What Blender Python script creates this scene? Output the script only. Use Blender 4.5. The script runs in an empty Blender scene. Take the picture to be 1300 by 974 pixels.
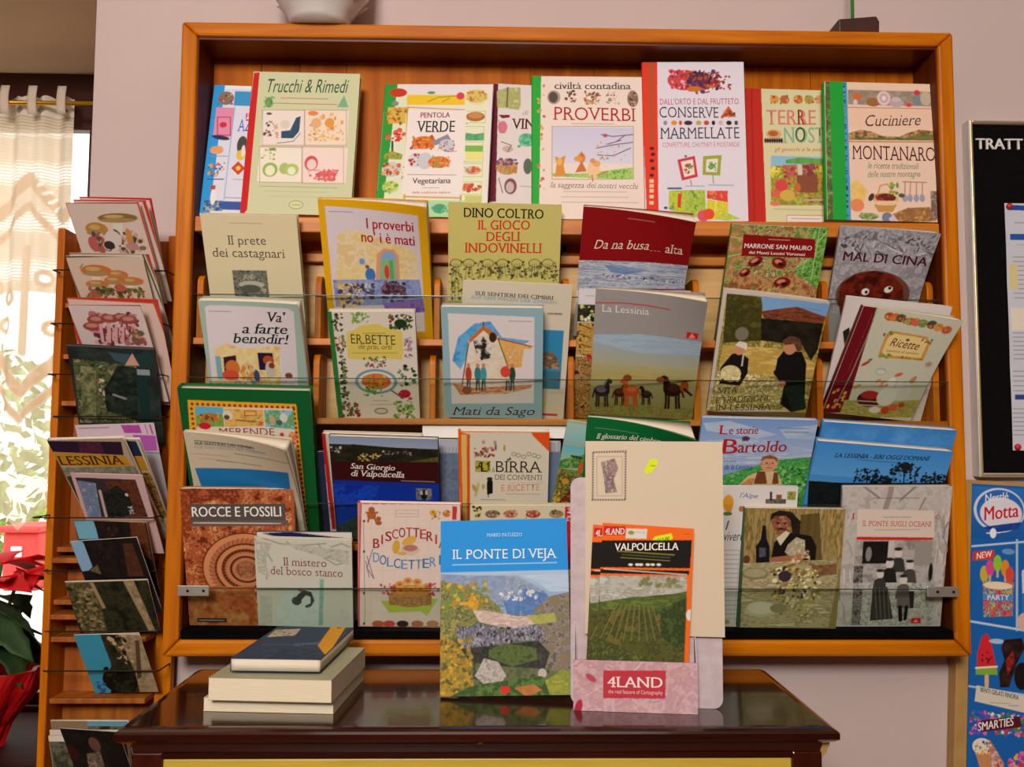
import bpy, math, random
import numpy as np
from mathutils import Vector, Matrix, Euler

sc = bpy.context.scene
# ------------------------------------------------------------------ camera
cam_data = bpy.data.cameras.new('camera')
cam_data.sensor_width = 36.0
cam_data.lens = 1138.0 / 1300.0 * 36.0
cam_data.clip_start = 0.05
camera = bpy.data.objects.new('camera', cam_data)
sc.collection.objects.link(camera)
camera.location = (0.0, -1.515, 1.28)
camera.rotation_mode = 'QUATERNION'
camera.rotation_quaternion = (Matrix.Rotation(-0.02057, 3, 'Z') @ Matrix.Rotation(0.07073, 3, 'X')
                              @ Matrix.Rotation(-0.00474, 3, 'Y') @ Matrix.Rotation(math.pi / 2, 3, 'X')).to_quaternion()
sc.camera = camera
# ------------------------------------------------------------------ exposure
sc.view_settings.view_transform = 'Standard'
sc.view_settings.look = 'None'
sc.view_settings.exposure = 0.0
sc.view_settings.gamma = 1.0
sc.view_settings.use_curve_mapping = False
# ------------------------------------------------------------------ sky, sun, lamps
world = bpy.data.worlds.new('overcast_sky')
sc.world = world
world.use_nodes = True
world.node_tree.nodes['Background'].inputs[0].default_value = (1.0, 0.98, 0.93, 1)
world.node_tree.nodes['Background'].inputs[1].default_value = 2.4

def lamp(name, kind, loc, target, energy, color, size=(1, 1), spread=180):
    ld = bpy.data.lights.new(name, kind)
    ld.energy = energy
    ld.color = color
    if kind == 'AREA':
        ld.shape = 'RECTANGLE'
        ld.size, ld.size_y = size
        ld.spread = math.radians(spread)
    o = bpy.data.objects.new(name, ld)
    sc.collection.objects.link(o)
    o.location = loc
    d = Vector(target) - Vector(loc)
    o.rotation_euler = d.to_track_quat('-Z', 'Y').to_euler()
    return o

SUN = lamp('sun', 'SUN', (-3, -6, 11), (0, 0, 0), 3.0, (1.0, 0.95, 0.85))
SUN.data.angle = 0.02
lamp('window_behind_viewer', 'AREA', (-0.45, -3.35, 2.44), (0.0, 0.0, 1.35), 86.0, (1.0, 0.93, 0.87), (0.8, 0.6))
lamp('ceiling_light', 'AREA', (0.0, -1.9, 2.7), (0.0, -1.4, 0.0), 6.0, (1.0, 0.9, 0.8), (1.2, 1.2))

# ------------------------------------------------------------------ helpers
COL = sc.collection

def lin(hx):
    v = np.array([int(hx[i:i + 2], 16) for i in (0, 2, 4)]) / 255.0
    return np.where(v <= 0.04045, v / 12.92, ((v + 0.055) / 1.055) ** 2.4)

def nodes(name):
    m = bpy.data.materials.new(name)
    m.use_nodes = True
    nt = m.node_tree
    return m, nt, nt.nodes['Principled BSDF']

def mat(name, hx, rough=0.5, vary=0.12, scale=18.0, spec=0.4, metal=0.0, bump=0.0, stretch=(1, 1, 1)):
    m, nt, b = nodes(name)
    tc = nt.nodes.new('ShaderNodeTexCoord')
    mp = nt.nodes.new('ShaderNodeMapping')
    mp.inputs['Scale'].default_value = stretch
    nz = nt.nodes.new('ShaderNodeTexNoise')
    nz.inputs['Scale'].default_value = scale
    nz.inputs['Detail'].default_value = 5
    cr = nt.nodes.new('ShaderNodeValToRGB')
    c = lin(hx)
    cr.color_ramp.elements[0].position = 0.3
    cr.color_ramp.elements[1].position = 0.7
    cr.color_ramp.elements[0].color = (*(c * (1 - vary)), 1)
    cr.color_ramp.elements[1].color = (*np.minimum(c * (1 + vary), 1), 1)
    nt.links.new(tc.outputs['Object'], mp.inputs[0])
    nt.links.new(mp.outputs[0], nz.inputs[0])
    nt.links.new(nz.outputs[0], cr.inputs[0])
    nt.links.new(cr.outputs[0], b.inputs['Base Color'])
    b.inputs['Roughness'].default_value = rough
    b.inputs['Specular IOR Level'].default_value = spec
    b.inputs['Metallic'].default_value = metal
    if bump:
        bp = nt.nodes.new('ShaderNodeBump')
        bp.inputs['Strength'].default_value = bump
        bp.inputs['Distance'].default_value = 0.002
        nt.links.new(nz.outputs[0], bp.inputs['Height'])
        nt.links.new(bp.outputs[0], b.inputs['Normal'])
    return m

def wood(name, hx0, hx1, axis='x', rough=0.4, grain=9.0, spec=0.4, coat=0.0):
    """long streaks along one axis: distorted noise stretched along the grain"""
    m, nt, b = nodes(name)
    tc = nt.nodes.new('ShaderNodeTexCoord')
    mp = nt.nodes.new('ShaderNodeMapping')
    st = {'x': (0.35, 6, 6), 'y': (6, 0.35, 6), 'z': (6, 6, 0.35)}[axis]
    mp.inputs['Scale'].default_value = st
    nz = nt.nodes.new('ShaderNodeTexNoise')
    nz.inputs['Scale'].default_value = grain
    nz.inputs['Detail'].default_value = 6
    nz.inputs['Distortion'].default_value = 0.6
    cr = nt.nodes.new('ShaderNodeValToRGB')
    cr.color_ramp.elements[0].position = 0.32
    cr.color_ramp.elements[1].position = 0.66
    cr.color_ramp.elements[0].color = (*lin(hx0), 1)
    cr.color_ramp.elements[1].color = (*lin(hx1), 1)
    nt.links.new(tc.outputs['Object'], mp.inputs[0])
    nt.links.new(mp.outputs[0], nz.inputs[0])
    nt.links.new(nz.outputs[0], cr.inputs[0])
    nt.links.new(cr.outputs[0], b.inputs['Base Color'])
    b.inputs['Roughness'].default_value = rough
    b.inputs['Specular IOR Level'].default_value = spec
    b.inputs['Coat Weight'].default_value = coat
    b.inputs['Coat Roughness'].default_value = 0.06
    return m

def printed(name, rough, spec=0.35, alpha=False):
    m, nt, b = nodes(name)
    at = nt.nodes.new('ShaderNodeAttribute')
    at.attribute_name = 'Col'
    nt.links.new(at.outputs['Color'], b.inputs['Base Color'])
    b.inputs['Roughness'].default_value = rough
    b.inputs['Specular IOR Level'].default_value = spec
    if alpha:
        out = nt.nodes['Material Output']
        tr = nt.nodes.new('ShaderNodeBsdfTransparent')
        tl = nt.nodes.new('ShaderNodeBsdfTranslucent')
        m1 = nt.nodes.new('ShaderNodeMixShader')
        m2 = nt.nodes.new('ShaderNodeMixShader')
        nt.links.new(at.outputs['Color'], tl.inputs['Color'])
        m1.inputs[0].default_value = 0.34
        nt.links.new(b.outputs[0], m1.inputs[1])
        nt.links.new(tl.outputs[0], m1.inputs[2])
        nt.links.new(at.outputs['Alpha'], m2.inputs[0])
        nt.links.new(tr.outputs[0], m2.inputs[1])
        nt.links.new(m1.outputs[0], m2.inputs[2])
        nt.links.new(m2.outputs[0], out.inputs[0])
    return m

def clear(name, tint, gloss=0.06, opacity=0.04):
    m, nt, b = nodes(name)
    out = nt.nodes['Material Output']
    tr = nt.nodes.new('ShaderNodeBsdfTransparent')
    tr.inputs[0].default_value = (*lin(tint), 1)
    gl = nt.nodes.new('ShaderNodeBsdfGlossy')
    gl.inputs['Roughness'].default_value = 0.05
    nz = nt.nodes.new('ShaderNodeTexNoise')
    nz.inputs['Scale'].default_value = 6
    mr = nt.nodes.new('ShaderNodeMapRange')
    mr.inputs['To Min'].default_value = gloss * 0.6
    mr.inputs['To Max'].default_value = gloss * 1.3
    mx = nt.nodes.new('ShaderNodeMixShader')
    nt.links.new(nz.outputs[0], mr.inputs[0])
    nt.links.new(mr.outputs[0], mx.inputs[0])
    nt.links.new(tr.outputs[0], mx.inputs[1])
    nt.links.new(gl.outputs[0], mx.inputs[2])
    nt.links.new(mx.outputs[0], out.inputs[0])
    return m

class MB:
    """collects quads / polygons for one mesh object"""
    def __init__(self):
        self.v, self.f, self.m = [], [], []
    def box(self, x0, x1, y0, y1, z0, z1, mi=0):
        b = len(self.v)
        self.v += [(x0, y0, z0), (x1, y0, z0), (x1, y1, z0), (x0, y1, z0), (x0, y0, z1), (x1, y0, z1), (x1, y1, z1), (x0, y1, z1)]
        self.f += [tuple(b + i for i in q) for q in ((0, 3, 2, 1), (4, 5, 6, 7), (0, 1, 5, 4), (1, 2, 6, 5), (2, 3, 7, 6), (3, 0, 4, 7))]
        self.m += [mi] * 6
        return self
    def loops(self, rings, cap0=True, cap1=True, mi=0):
        b = len(self.v)
        n = len(rings[0])
        for r_ in rings:
            self.v += [tuple(p_) for p_ in r_]
        for i in range(len(rings) - 1):
            for j in range(n):
                k = (j + 1) % n
                self.f.append((b + i * n + j, b + i * n + k, b + (i + 1) * n + k, b + (i + 1) * n + j))
                self.m.append(mi)
        if cap0:
            self.f.append(tuple(b + j for j in range(n))[::-1]); self.m.append(mi)
        if cap1:
            self.f.append(tuple(b + (len(rings) - 1) * n + j for j in range(n))); self.m.append(mi)
        return self
    def prism(self, pts, axis, a, b_, mi=0):
        """extrude a 2-D outline along one axis"""
        mk = {'x': lambda p_, t_: (t_, p_[0], p_[1]), 'y': lambda p_, t_: (p_[0], t_, p_[1]), 'z': lambda p_, t_: (p_[0], p_[1], t_)}[axis]
        return self.loops([[mk(p_, a) for p_ in pts], [mk(p_, b_) for p_ in pts]], mi=mi)
    def tube(self, pts, rad, n=8, mi=0):
        rings = []
        pts = [Vector(p_) for p_ in pts]
        rads = rad if isinstance(rad, (list, tuple)) else [rad] * len(pts)
        for i, p_ in enumerate(pts):
            d = (pts[min(i + 1, len(pts) - 1)] - pts[max(i - 1, 0)]).normalized()
            a = d.cross(Vector((0, 0, 1)) if abs(d.z) < 0.9 else Vector((0, 1, 0))).normalized()
            c = d.cross(a)
            rings.append([p_ + rads[i] * (math.cos(t_) * a + math.sin(t_) * c) for t_ in (2 * math.pi * k / n for k in range(n))])
        return self.loops(rings, mi=mi)
    def lathe(self, prof, cx, cy, n=40, wob=None, mi=0):
        rings = []
        for r_, z in prof:
            rings.append([(cx + r_ * (1 + (wob(t_, z) if wob else 0)) * math.cos(t_), cy + r_ * (1 + (wob(t_, z) if wob else 0)) * math.sin(t_), z)
                          for t_ in (2 * math.pi * k / n for k in range(n))])
        return self.loops(rings, mi=mi)
    def build(self, name, mats, parent=None, bevel=0.0, smooth=False, origin=None):
        me = bpy.data.meshes.new(name)
        me.from_pydata(self.v, [], self.f)
        for m_ in (mats if isinstance(mats, list) else [mats]):
            me.materials.append(m_)
        me.polygons.foreach_set('material_index', self.m)
        if smooth:
            me.polygons.foreach_set('use_smooth', [True] * len(me.polygons))
        me.update()
        import bmesh
        bm = bmesh.new(); bm.from_mesh(me)
        bmesh.ops.recalc_face_normals(bm, faces=bm.faces)
        bm.to_mesh(me); bm.free()
        o = bpy.data.objects.new(name, me)
        COL.objects.link(o)
        if parent:
            o.parent = parent
        if origin:
            me.transform(Matrix.Translation(-Vector(origin)))
            o.location = origin
        if bevel:
            md = o.modifiers.new('soft_edges', 'BEVEL')
            md.width = bevel; md.segments = 2; md.limit_method = 'ANGLE'
        return o

def tag(o, label, cat, group=None, kind=None):
    o['label'] = label
    o['category'] = cat
    if group: o['group'] = group
    if kind: o['kind'] = kind
    return o

def structure(o, label=None):
    o['kind'] = 'structure'
    if label: o['label'] = label
    return o

def thing(name, label, cat, loc=(0, 0, 0), group=None):
    o = bpy.data.objects.new(name, None)
    COL.objects.link(o)
    o.location = loc
    o.empty_display_size = 0.05
    return tag(o, label, cat, group)

# ------------------------------------------------------------------ printing: a raster of vertex colours plus lettering
def vnoise(X, Y, seed):
    rs = np.random.RandomState(seed % 99991)
    tab = rs.rand(64, 64)
    xi, yi = np.floor(X).astype(int), np.floor(Y).astype(int)
    fx, fy = X - xi, Y - yi
    fx, fy = fx * fx * (3 - 2 * fx), fy * fy * (3 - 2 * fy)
    a, b = tab[yi % 64, xi % 64], tab[yi % 64, (xi + 1) % 64]
    c, d = tab[(yi + 1) % 64, xi % 64], tab[(yi + 1) % 64, (xi + 1) % 64]
    return (a * (1 - fx) + b * fx) * (1 - fy) + (c * (1 - fx) + d * fx) * fy

def fbm(X, Y, seed):
    return (vnoise(X, Y, seed) * 0.42 + vnoise(X * 2.1 + 7, Y * 2.1 + 3, seed + 1) * 0.28 + vnoise(X * 4.3 + 1, Y * 4.3 + 9, seed + 2) * 0.18 + vnoise(X * 9.1 + 4, Y * 9.1 + 2, seed + 3) * 0.12 - 0.5) * 2.6 + 0.5

def palette(cols, t_):
    C_ = np.array([lin(c) for c in cols.split()])
    k = np.clip(t_, 0, 0.9999) * (len(C_) - 1) if len(C_) > 1 else t_ * 0
    i = np.clip(np.floor(k).astype(int), 0, max(len(C_) - 2, 0))
    fr_ = np.clip((k - i - 0.5) * 1.15 + 0.5, 0, 1)[..., None]
    return C_[i] * (1 - fr_) + C_[np.minimum(i + 1, len(C_) - 1)] * fr_

class Sheet:
    """a printed sheet; all lengths in tenths of a millimetre from its top left corner"""
    def __init__(self, w, h, bg, cell=9.0, alpha=None):
        self.W, self.H = w * 10000.0, h * 10000.0
        self.nx, self.ny = max(2, int(round(self.W / cell))) + 1, max(2, int(round(self.H / cell))) + 1
        self.cell = cell
        self.x, self.y = np.linspace(0, self.W, self.nx), np.linspace(0, self.H, self.ny)
        self.img = np.tile(lin(bg), (self.ny, self.nx, 1))
        self.alpha = None if alpha is None else np.full((self.ny, self.nx), float(alpha))
        self.text = []
        self.k = 0
    def win(self, x0, y0, x1, y1):
        p_ = self.cell
        i0, i1 = np.searchsorted(self.x, [x0 - p_, x1 + p_])
        j0, j1 = np.searchsorted(self.y, [y0 - p_, y1 + p_])
        if i1 <= i0 or j1 <= j0: return None
        return slice(j0, j1), slice(i0, i1), self.x[None, i0:i1], self.y[j0:j1, None]
    def put(self, w_, cov, col, a=1.0):
        js, is_ = w_[0], w_[1]
        cov = np.clip(cov, 0, 1)[..., None]
        self.img[js, is_] = self.img[js, is_] * (1 - cov) + col * cov
        if self.alpha is not None:
            self.alpha[js, is_] = self.alpha[js, is_] * (1 - cov[..., 0]) + a * cov[..., 0]
    def boxcov(self, X, Y, x0, y0, x1, y1):
        c = self.cell
        return np.clip(np.minimum(X - x0, x1 - X) / c + 0.5, 0, 1) * np.clip(np.minimum(Y - y0, y1 - Y) / c + 0.5, 0, 1)
    def polycov(self, X, Y, f):
        px, py = np.array(f[0::2], float), np.array(f[1::2], float)
        cov = 0
        for dx, dy in ((-.25, -.25), (.25, -.25), (-.25, .25), (.25, .25)):
            XX, YY = X + dx * self.cell, Y + dy * self.cell
            ins = np.zeros(np.broadcast(XX, YY).shape, bool)
            for i in range(len(px)):
                j = i - 1
                if py[i] == py[j]: continue
                ins ^= ((py[i] > YY) != (py[j] > YY)) & (XX < (px[j] - px[i]) * (YY - py[i]) / (py[j] - py[i]) + px[i])
            cov = cov + ins * 0.25
        return cov
    def ell(self, cx, cy, rx, ry, col, rot=0.0, a=1.0):
        m_ = max(rx, ry)
        w_ = self.win(cx - m_, cy - m_, cx + m_, cy + m_)
        if w_ is None: return
        dx, dy = w_[2] - cx, w_[3] - cy
        c_, s_ = math.cos(rot), math.sin(rot)
        u, v = (dx * c_ + dy * s_) / rx, (-dx * s_ + dy * c_) / ry
        r_ = np.sqrt(u * u + v * v) + 1e-9
        self.put(w_, (1 - r_) * min(rx, ry) / self.cell + 0.5, col, a)
    def line(self, f, wd, col, a=1.0):
        for i in range(0, len(f) - 2, 2):
            x0, y0, x1, y1 = f[i:i + 4]
            h_ = wd / 2
            w_ = self.win(min(x0, x1) - h_, min(y0, y1) - h_, max(x0, x1) + h_, max(y0, y1) + h_)
            if w_ is None: continue
            dx, dy = x1 - x0, y1 - y0
            L2 = dx * dx + dy * dy + 1e-9
            t_ = np.clip(((w_[2] - x0) * dx + (w_[3] - y0) * dy) / L2, 0, 1)
            ds = np.hypot(w_[2] - x0 - t_ * dx, w_[3] - y0 - t_ * dy)
            self.put(w_, np.minimum((h_ - ds) / self.cell + 0.5, wd / self.cell), col, a)
    def run(self, ops):
        for o in ops:
            k, self.k = o[0], self.k + 1
            if k == 'r':
                w_ = self.win(*o[1:5])
                if w_: self.put(w_, self.boxcov(w_[2], w_[3], *o[1:5]), lin(o[5]), o[6] if len(o) > 6 else 1.0)
            elif k == 'g':
                w_ = self.win(*o[1:5])
                if w_:
                    t_ = np.clip((w_[3] - o[2]) / (o[4] - o[2]), 0, 1)[..., None]
                    self.put(w_, self.boxcov(w_[2], w_[3], *o[1:5]), lin(o[5]) * (1 - t_) + lin(o[6]) * t_ + 0 * w_[2][..., None])
            elif k == 'n':
                w_ = self.win(*o[1:5])
                if w_: self.put(w_, self.boxcov(w_[2], w_[3], *o[1:5]), palette(o[5], fbm(w_[2] / o[6] / o[7], w_[3] / o[6] * o[7], o[8] * 17 + self.k)))
            elif k == 'e':
                self.ell(o[1], o[2], o[3], o[4], lin(o[5]), o[6] if len(o) > 6 else 0.0)
            elif k in 'pP':
                f = o[1]
                w_ = self.win(min(f[0::2]), min(f[1::2]), max(f[0::2]), max(f[1::2]))
                if w_:
                    c = lin(o[2]) if k == 'p' else palette(o[2], fbm(w_[2] / o[3] / o[4], w_[3] / o[3] * o[4], o[5] * 17 + self.k))
                    self.put(w_, self.polycov(w_[2], w_[3], f), c)
            elif k == 'l':
                self.line(o[1], o[2], lin(o[3]), o[4] if len(o) > 4 else 1.0)
            elif k == 'd':
                rr = random.Random(self.k * 7 + o[8])
                cs = [lin(c) for c in o[7].split()]
                for _ in range(o[5]):
                    s_ = o[6] * rr.uniform(0.45, 1.05)
                    self.ell(rr.uniform(o[1], o[3]), rr.uniform(o[2], o[4]), s_, s_ * rr.uniform(0.4, 0.9), rr.choice(cs), rr.uniform(0, 3.1))
            elif k == 's':   # lines of print too small to read
                rr = random.Random(self.k * 13)
                n_ = o[5]
                lh = (o[4] - o[2]) / n_
                for i in range(n_):
                    y = o[2] + lh * (i + 0.5)
                    x = o[1]
                    while x < o[3]:
                        wl = rr.uniform(0.6, 3.2) * 22
                        self.line([x, y, min(x + wl, o[3]), y], min(max(lh * 0.42, 5), 12), lin(o[6]) * 0.85 + self.img[min(int(y / self.H * self.ny), self.ny - 1), min(int(max(x, 0) / self.W * self.nx), self.nx - 1)] * 0.15)
                        x += wl + 10
            elif k == 't':
                self.text.append(o[1:])

_glyphs = {}
def glyphs(s, style):
    """triangles of a line of lettering, scaled so that a capital is one unit high"""
    key = (s, style)
    if key in _glyphs: return _glyphs[key]
    cu = bpy.data.curves.new('lettering', 'FONT')
    cu.body = s
    cu.resolution_u = 3
    if 's' in style: cu.offset = -0.006
    if 'i' in style: cu.shear = 0.28
    ob = bpy.data.objects.new('lettering', cu)
    me = bpy.data.meshes.new_from_object(ob)
    me.calc_loop_triangles()
    V = np.zeros(len(me.vertices) * 3); me.vertices.foreach_get('co', V); V = V.reshape(-1, 3)[:, :2]
    T = np.zeros(len(me.loop_triangles) * 3, dtype=np.int32); me.loop_triangles.foreach_get('vertices', T); T = T.reshape(-1, 3)
    bpy.data.meshes.remove(me); bpy.data.objects.remove(ob); bpy.data.curves.remove(cu)
    V = np.hstack([V / CAP, np.zeros((len(V), 1))])
    if 's' in style and len(T):   # add serifs where stems end on the baseline, the x-height and the cap height
        sh = 0.28 if 'i' in style else 0.0
        def cuts(y):
            iv = []
            P_ = V[T][:, :, :2]
            for tri in P_[(P_[:, :, 1].min(1) < y) & (P_[:, :, 1].max(1) > y)]:
                xs = []
                for a, b in ((0, 1), (1, 2), (2, 0)):
                    y0, y1 = tri[a, 1], tri[b, 1]
                    if (y0 > y) != (y1 > y): xs.append(tri[a, 0] + (y - y0) / (y1 - y0) * (tri[b, 0] - tri[a, 0]))
                if len(xs) == 2: iv.append((min(xs), max(xs)))
            iv.sort()
            out = []
            for a, b in iv:
                if out and a <= out[-1][1] + 1e-3: out[-1][1] = max(out[-1][1], b)
                else: out.append([a, b])
            return out
        nv, nt_ = [], []
        for y, dy, th in ((0.0, 1, 0.075), (1.0, -1, 0.075), (0.735, -1, 0.065)):
            c1, c2 = cuts(y + dy * 0.02), cuts(y + dy * 0.13)
            up = cuts(y - dy * 0.06)
            for a, b in c1:
                if b - a > 0.32 or b - a < 0.05: continue
                if any(u0 < b and u1 > a for u0, u1 in up): continue
                if not any(abs((q1 - q0) - (b - a)) < 0.05 and q0 < b and q1 > a for q0, q1 in c2): continue
                k = len(V) + len(nv)
                y1 = y + dy * th
                nv += [(a - 0.13, y), (b + 0.13, y), (b + 0.08 + sh * (y1 - y), y1), (a - 0.08 + sh * (y1 - y), y1)]
                nt_ += [(k, k + 1, k + 2), (k, k + 2, k + 3)]
        if nv:
            V = np.vstack([V, [(q[0], q[1], 1.0) for q in nv]]); T = np.vstack([T, nt_])
    if 'b' in style and len(T):   # bold: the strokes set twice, side by side
        n_ = len(V)
        V = np.vstack([V, V + (0.05, 0.0, 2.0), V + (0.025, 0.0, 4.0)]); T = np.vstack([T, T + n_, T + 2 * n_])
    _glyphs[key] = (V, T)
    return V, T

def measure_cap():
    cu = bpy.data.curves.new('lettering', 'FONT'); cu.body = 'H'
    ob = bpy.data.objects.new('lettering', cu)
    me = bpy.data.meshes.new_from_object(ob)
    h_ = max(v.co.y for v in me.vertices)
    bpy.data.meshes.remove(me); bpy.data.objects.remove(ob); bpy.data.curves.remove(cu)
    return h_
CAP = measure_cap()

def raw_mesh(name, V, quads, tris, cols, alpha, material, parent=None):
    me = bpy.data.meshes.new(name)
    nq, nt_ = len(quads), len(tris)
    me.vertices.add(len(V)); me.vertices.foreach_set('co', np.asarray(V, np.float32).ravel())
    me.loops.add(nq * 4 + nt_ * 3)
    idx = np.concatenate([np.asarray(quads, np.int32).ravel(), np.asarray(tris, np.int32).ravel()]).astype(np.int32)
    me.loops.foreach_set('vertex_index', idx)
    me.polygons.add(nq + nt_)
    st = np.concatenate([np.arange(nq) * 4, nq * 4 + np.arange(nt_) * 3]).astype(np.int32)
    me.polygons.foreach_set('loop_start', st)
    me.update(calc_edges=True)
    at = me.color_attributes.new('Col', 'FLOAT_COLOR', 'POINT')
    rgba = np.ones((len(V), 4), np.float32)
    rgba[:, :3] = cols
    if alpha is not None: rgba[:, 3] = alpha
    at.data.foreach_set('color', rgba.ravel())
    me.materials.append(material)
    me.validate()
    o = bpy.data.objects.new(name, me)
    COL.objects.link(o)
    if parent: o.parent = parent
    return o

def gridbox(x0, x1, y0, y1, z0, z1, nx=6, nz=6):
    """closed slab, subdivided so that it can bend: vertices and quads (outward)"""
    X, Z = np.linspace(x0, x1, nx + 1), np.linspace(z0, z1, nz + 1)
    V, Q = [], []
    for y in (y0, y1):
        for z in Z:
            for x in X: V.append((x, y, z))
    n_ = (nx + 1) * (nz + 1)
    at = lambda s, j, i: s * n_ + j * (nx + 1) + i
    for j in range(nz):
        for i in range(nx):
            Q.append((at(0, j, i), at(0, j, i + 1), at(0, j + 1, i + 1), at(0, j + 1, i)))
            Q.append((at(1, j, i), at(1, j + 1, i), at(1, j + 1, i + 1), at(1, j, i + 1)))
    for i in range(nx):
        Q.append((at(0, 0, i), at(1, 0, i), at(1, 0, i + 1), at(0, 0, i + 1)))
        Q.append((at(0, nz, i), at(0, nz, i + 1), at(1, nz, i + 1), at(1, nz, i)))
    for j in range(nz):
        Q.append((at(0, j, 0), at(0, j + 1, 0), at(1, j + 1, 0), at(1, j, 0)))
        Q.append((at(0, j, nx), at(1, j, nx), at(1, j + 1, nx), at(0, j + 1, nx)))
    return np.array(V, float), np.array(Q, np.int32)

def sheet_mesh(sh_, w, h, y_front):
    """the printed face of a sheet as a grid of coloured vertices in x (width), z (height), plus its lettering"""
    X, Z = sh_.x / 10000 - w / 2, h - sh_.y / 10000
    V = np.zeros((sh_.ny, sh_.nx, 3)); V[..., 0] = X[None]; V[..., 1] = y_front; V[..., 2] = Z[:, None]
    I = np.arange(sh_.ny * sh_.nx).reshape(sh_.ny, sh_.nx)
    Q = np.stack([I[1:, :-1], I[1:, 1:], I[:-1, 1:], I[:-1, :-1]], -1).reshape(-1, 4)
    Vs, Cs, Ts = [V.reshape(-1, 3)], [sh_.img.reshape(-1, 3)], []
    off = len(Vs[0])
    for (s, x0, y0, x1, y1, hh, col, style) in sh_.text:
        G, T = glyphs(s, style)
        if not len(T): continue
        a, b = G[:, 0].min(), G[:, 0].max()
        u = (G[:, 0] - a) / max(b - a, 1e-6)
        px = x0 + u * (x1 - x0)
        py = y0 + u * (y1 - y0) - G[:, 1] * hh
        keep = np.all((px[T] > 0) & (px[T] < sh_.W) & (py[T] > 0) & (py[T] < sh_.H), axis=1)
        T = T[keep]
        if not len(T): continue
        P_ = np.stack([px / 10000 - w / 2, y_front - 0.00018 - 0.00003 * G[:, 2], h - py / 10000], 1)
        Vs.append(P_); Cs.append(np.tile(lin(col), (len(P_), 1))); Ts.append(T + off); off += len(P_)
    return np.vstack(Vs), Q, (np.vstack(Ts) if Ts else np.zeros((0, 3), np.int32)), np.vstack(Cs)

def bend(w, h, t, tw, fan, shear):
    def D(V):
        V = np.array(V, float)
        u = np.clip((V[:, 0] + w / 2) / w, -0.1, 1.1); v = np.clip(V[:, 2] / h, 0, 1.1)
        k = 1 - (1 - fan) * np.clip(V[:, 1] / max(t, 1e-4), 0, 1)
        V[:, 1] -= tw * u * u * v * v * k
        V[:, 0] += shear * V[:, 2]
        return V
    return D

def place(o, pose):
    o.location = pose[:3]
    o.rotation_mode = 'YXZ'
    o.rotation_euler = (pose[4], pose[5], pose[3])

def make_book(key, name, label, cat, group, t=0.012, hard=False, spine='d8d0c8', back='d8d0c8', fan=0.6, cell=9.0, pages=None, gloss=None):
    pose = POSE[key]
    w, h, tw = pose[6], pose[7], pose[8]
    sh_ = Sheet(w, h, ART[key][0], cell); sh_.run(ART[key][1])
    root = thing(name, label, cat, group=group)
    place(root, pose)
    D = bend(w, h, t, tw, fan, pose[9] if len(pose) > 9 else 0.0)
    ct = 0.0022 if hard else 0.0009
    V, Q, T, Cc = sheet_mesh(sh_, w, h, 0.0)
    edge = lin(spine) if hard else sh_.img[-1, -1] * 0.9 + 0.05
    parts = [(gridbox(-w / 2, w / 2, 0.0003, ct, 0, h, 24, 24), edge), (gridbox(-w / 2, w / 2, t - ct, t, 0, h, 24, 24), lin(back))]
    if not hard:
        parts.append((gridbox(-w / 2, -w / 2 + ct, ct, t - ct, 0, h, 1, 24), lin(spine)))
    Vs, Qs, Cs = [V], [Q], [Cc]
    off = len(V)
    for (bv, bq), c in parts:
        Vs.append(bv); Qs.append(bq + off); Cs.append(np.tile(c, (len(bv), 1))); off += len(bv)
    raw_mesh('cover', D(np.vstack(Vs)), np.vstack(Qs), T, np.vstack(Cs), None, gloss or M['print'], root)
    ins = 0.0032 if hard else 0.0007
    pv, pq = gridbox(-w / 2 + (0.002 if hard else ct), w / 2 - ins, ct + 0.0001, t - ct - 0.0001, ins, h - ins, 24, 24)
    pg = raw_mesh('pages', D(pv), pq, np.zeros((0, 3), np.int32), np.tile(lin('e6dccb'), (len(pv), 1)), None, pages or M['pages'], root)
    if hard:
        n_ = 7
        r_ = t / 2
        sv, sq = [], []
        for j in range(11):
            z = h * j / 10
            for i in range(n_):
                a = math.pi * i / (n_ - 1)
                sv.append((-w / 2 - 0.0022 * math.sin(a), r_ - r_ * math.cos(a), z))
            for i in range(n_):
                a = math.pi * i / (n_ - 1)
                sv.append((-w / 2 + 0.0016, r_ - (r_ - 0.0023) * math.cos(a), z))
        m_ = 2 * n_
        for j in range(10):
            for i in range(n_ - 1):
                sq.append((j * m_ + i, j * m_ + m_ + i, j * m_ + m_ + i + 1, j * m_ + i + 1))
                sq.append((j * m_ + n_ + i, j * m_ + n_ + i + 1, j * m_ + m_ + n_ + i + 1, j * m_ + m_ + n_ + i))
            for a, b in ((0, n_), (n_ - 1, 2 * n_ - 1)):
                q_ = (j * m_ + a, j * m_ + b, j * m_ + m_ + b, j * m_ + m_ + a)
                sq.append(q_ if a == 0 else q_[::-1])
        for j, fl in ((0, 1), (10, -1)):
            for i in range(n_ - 1):
                q_ = (j * m_ + i, j * m_ + i + 1, j * m_ + n_ + i + 1, j * m_ + n_ + i)
                sq.append(q_[::fl])
        sp = raw_mesh('spine', D(np.array(sv)), np.array(sq, np.int32), np.zeros((0, 3), np.int32), np.tile(lin(spine), (len(sv), 1)), None, M['cloth'], root)
    return root

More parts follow.
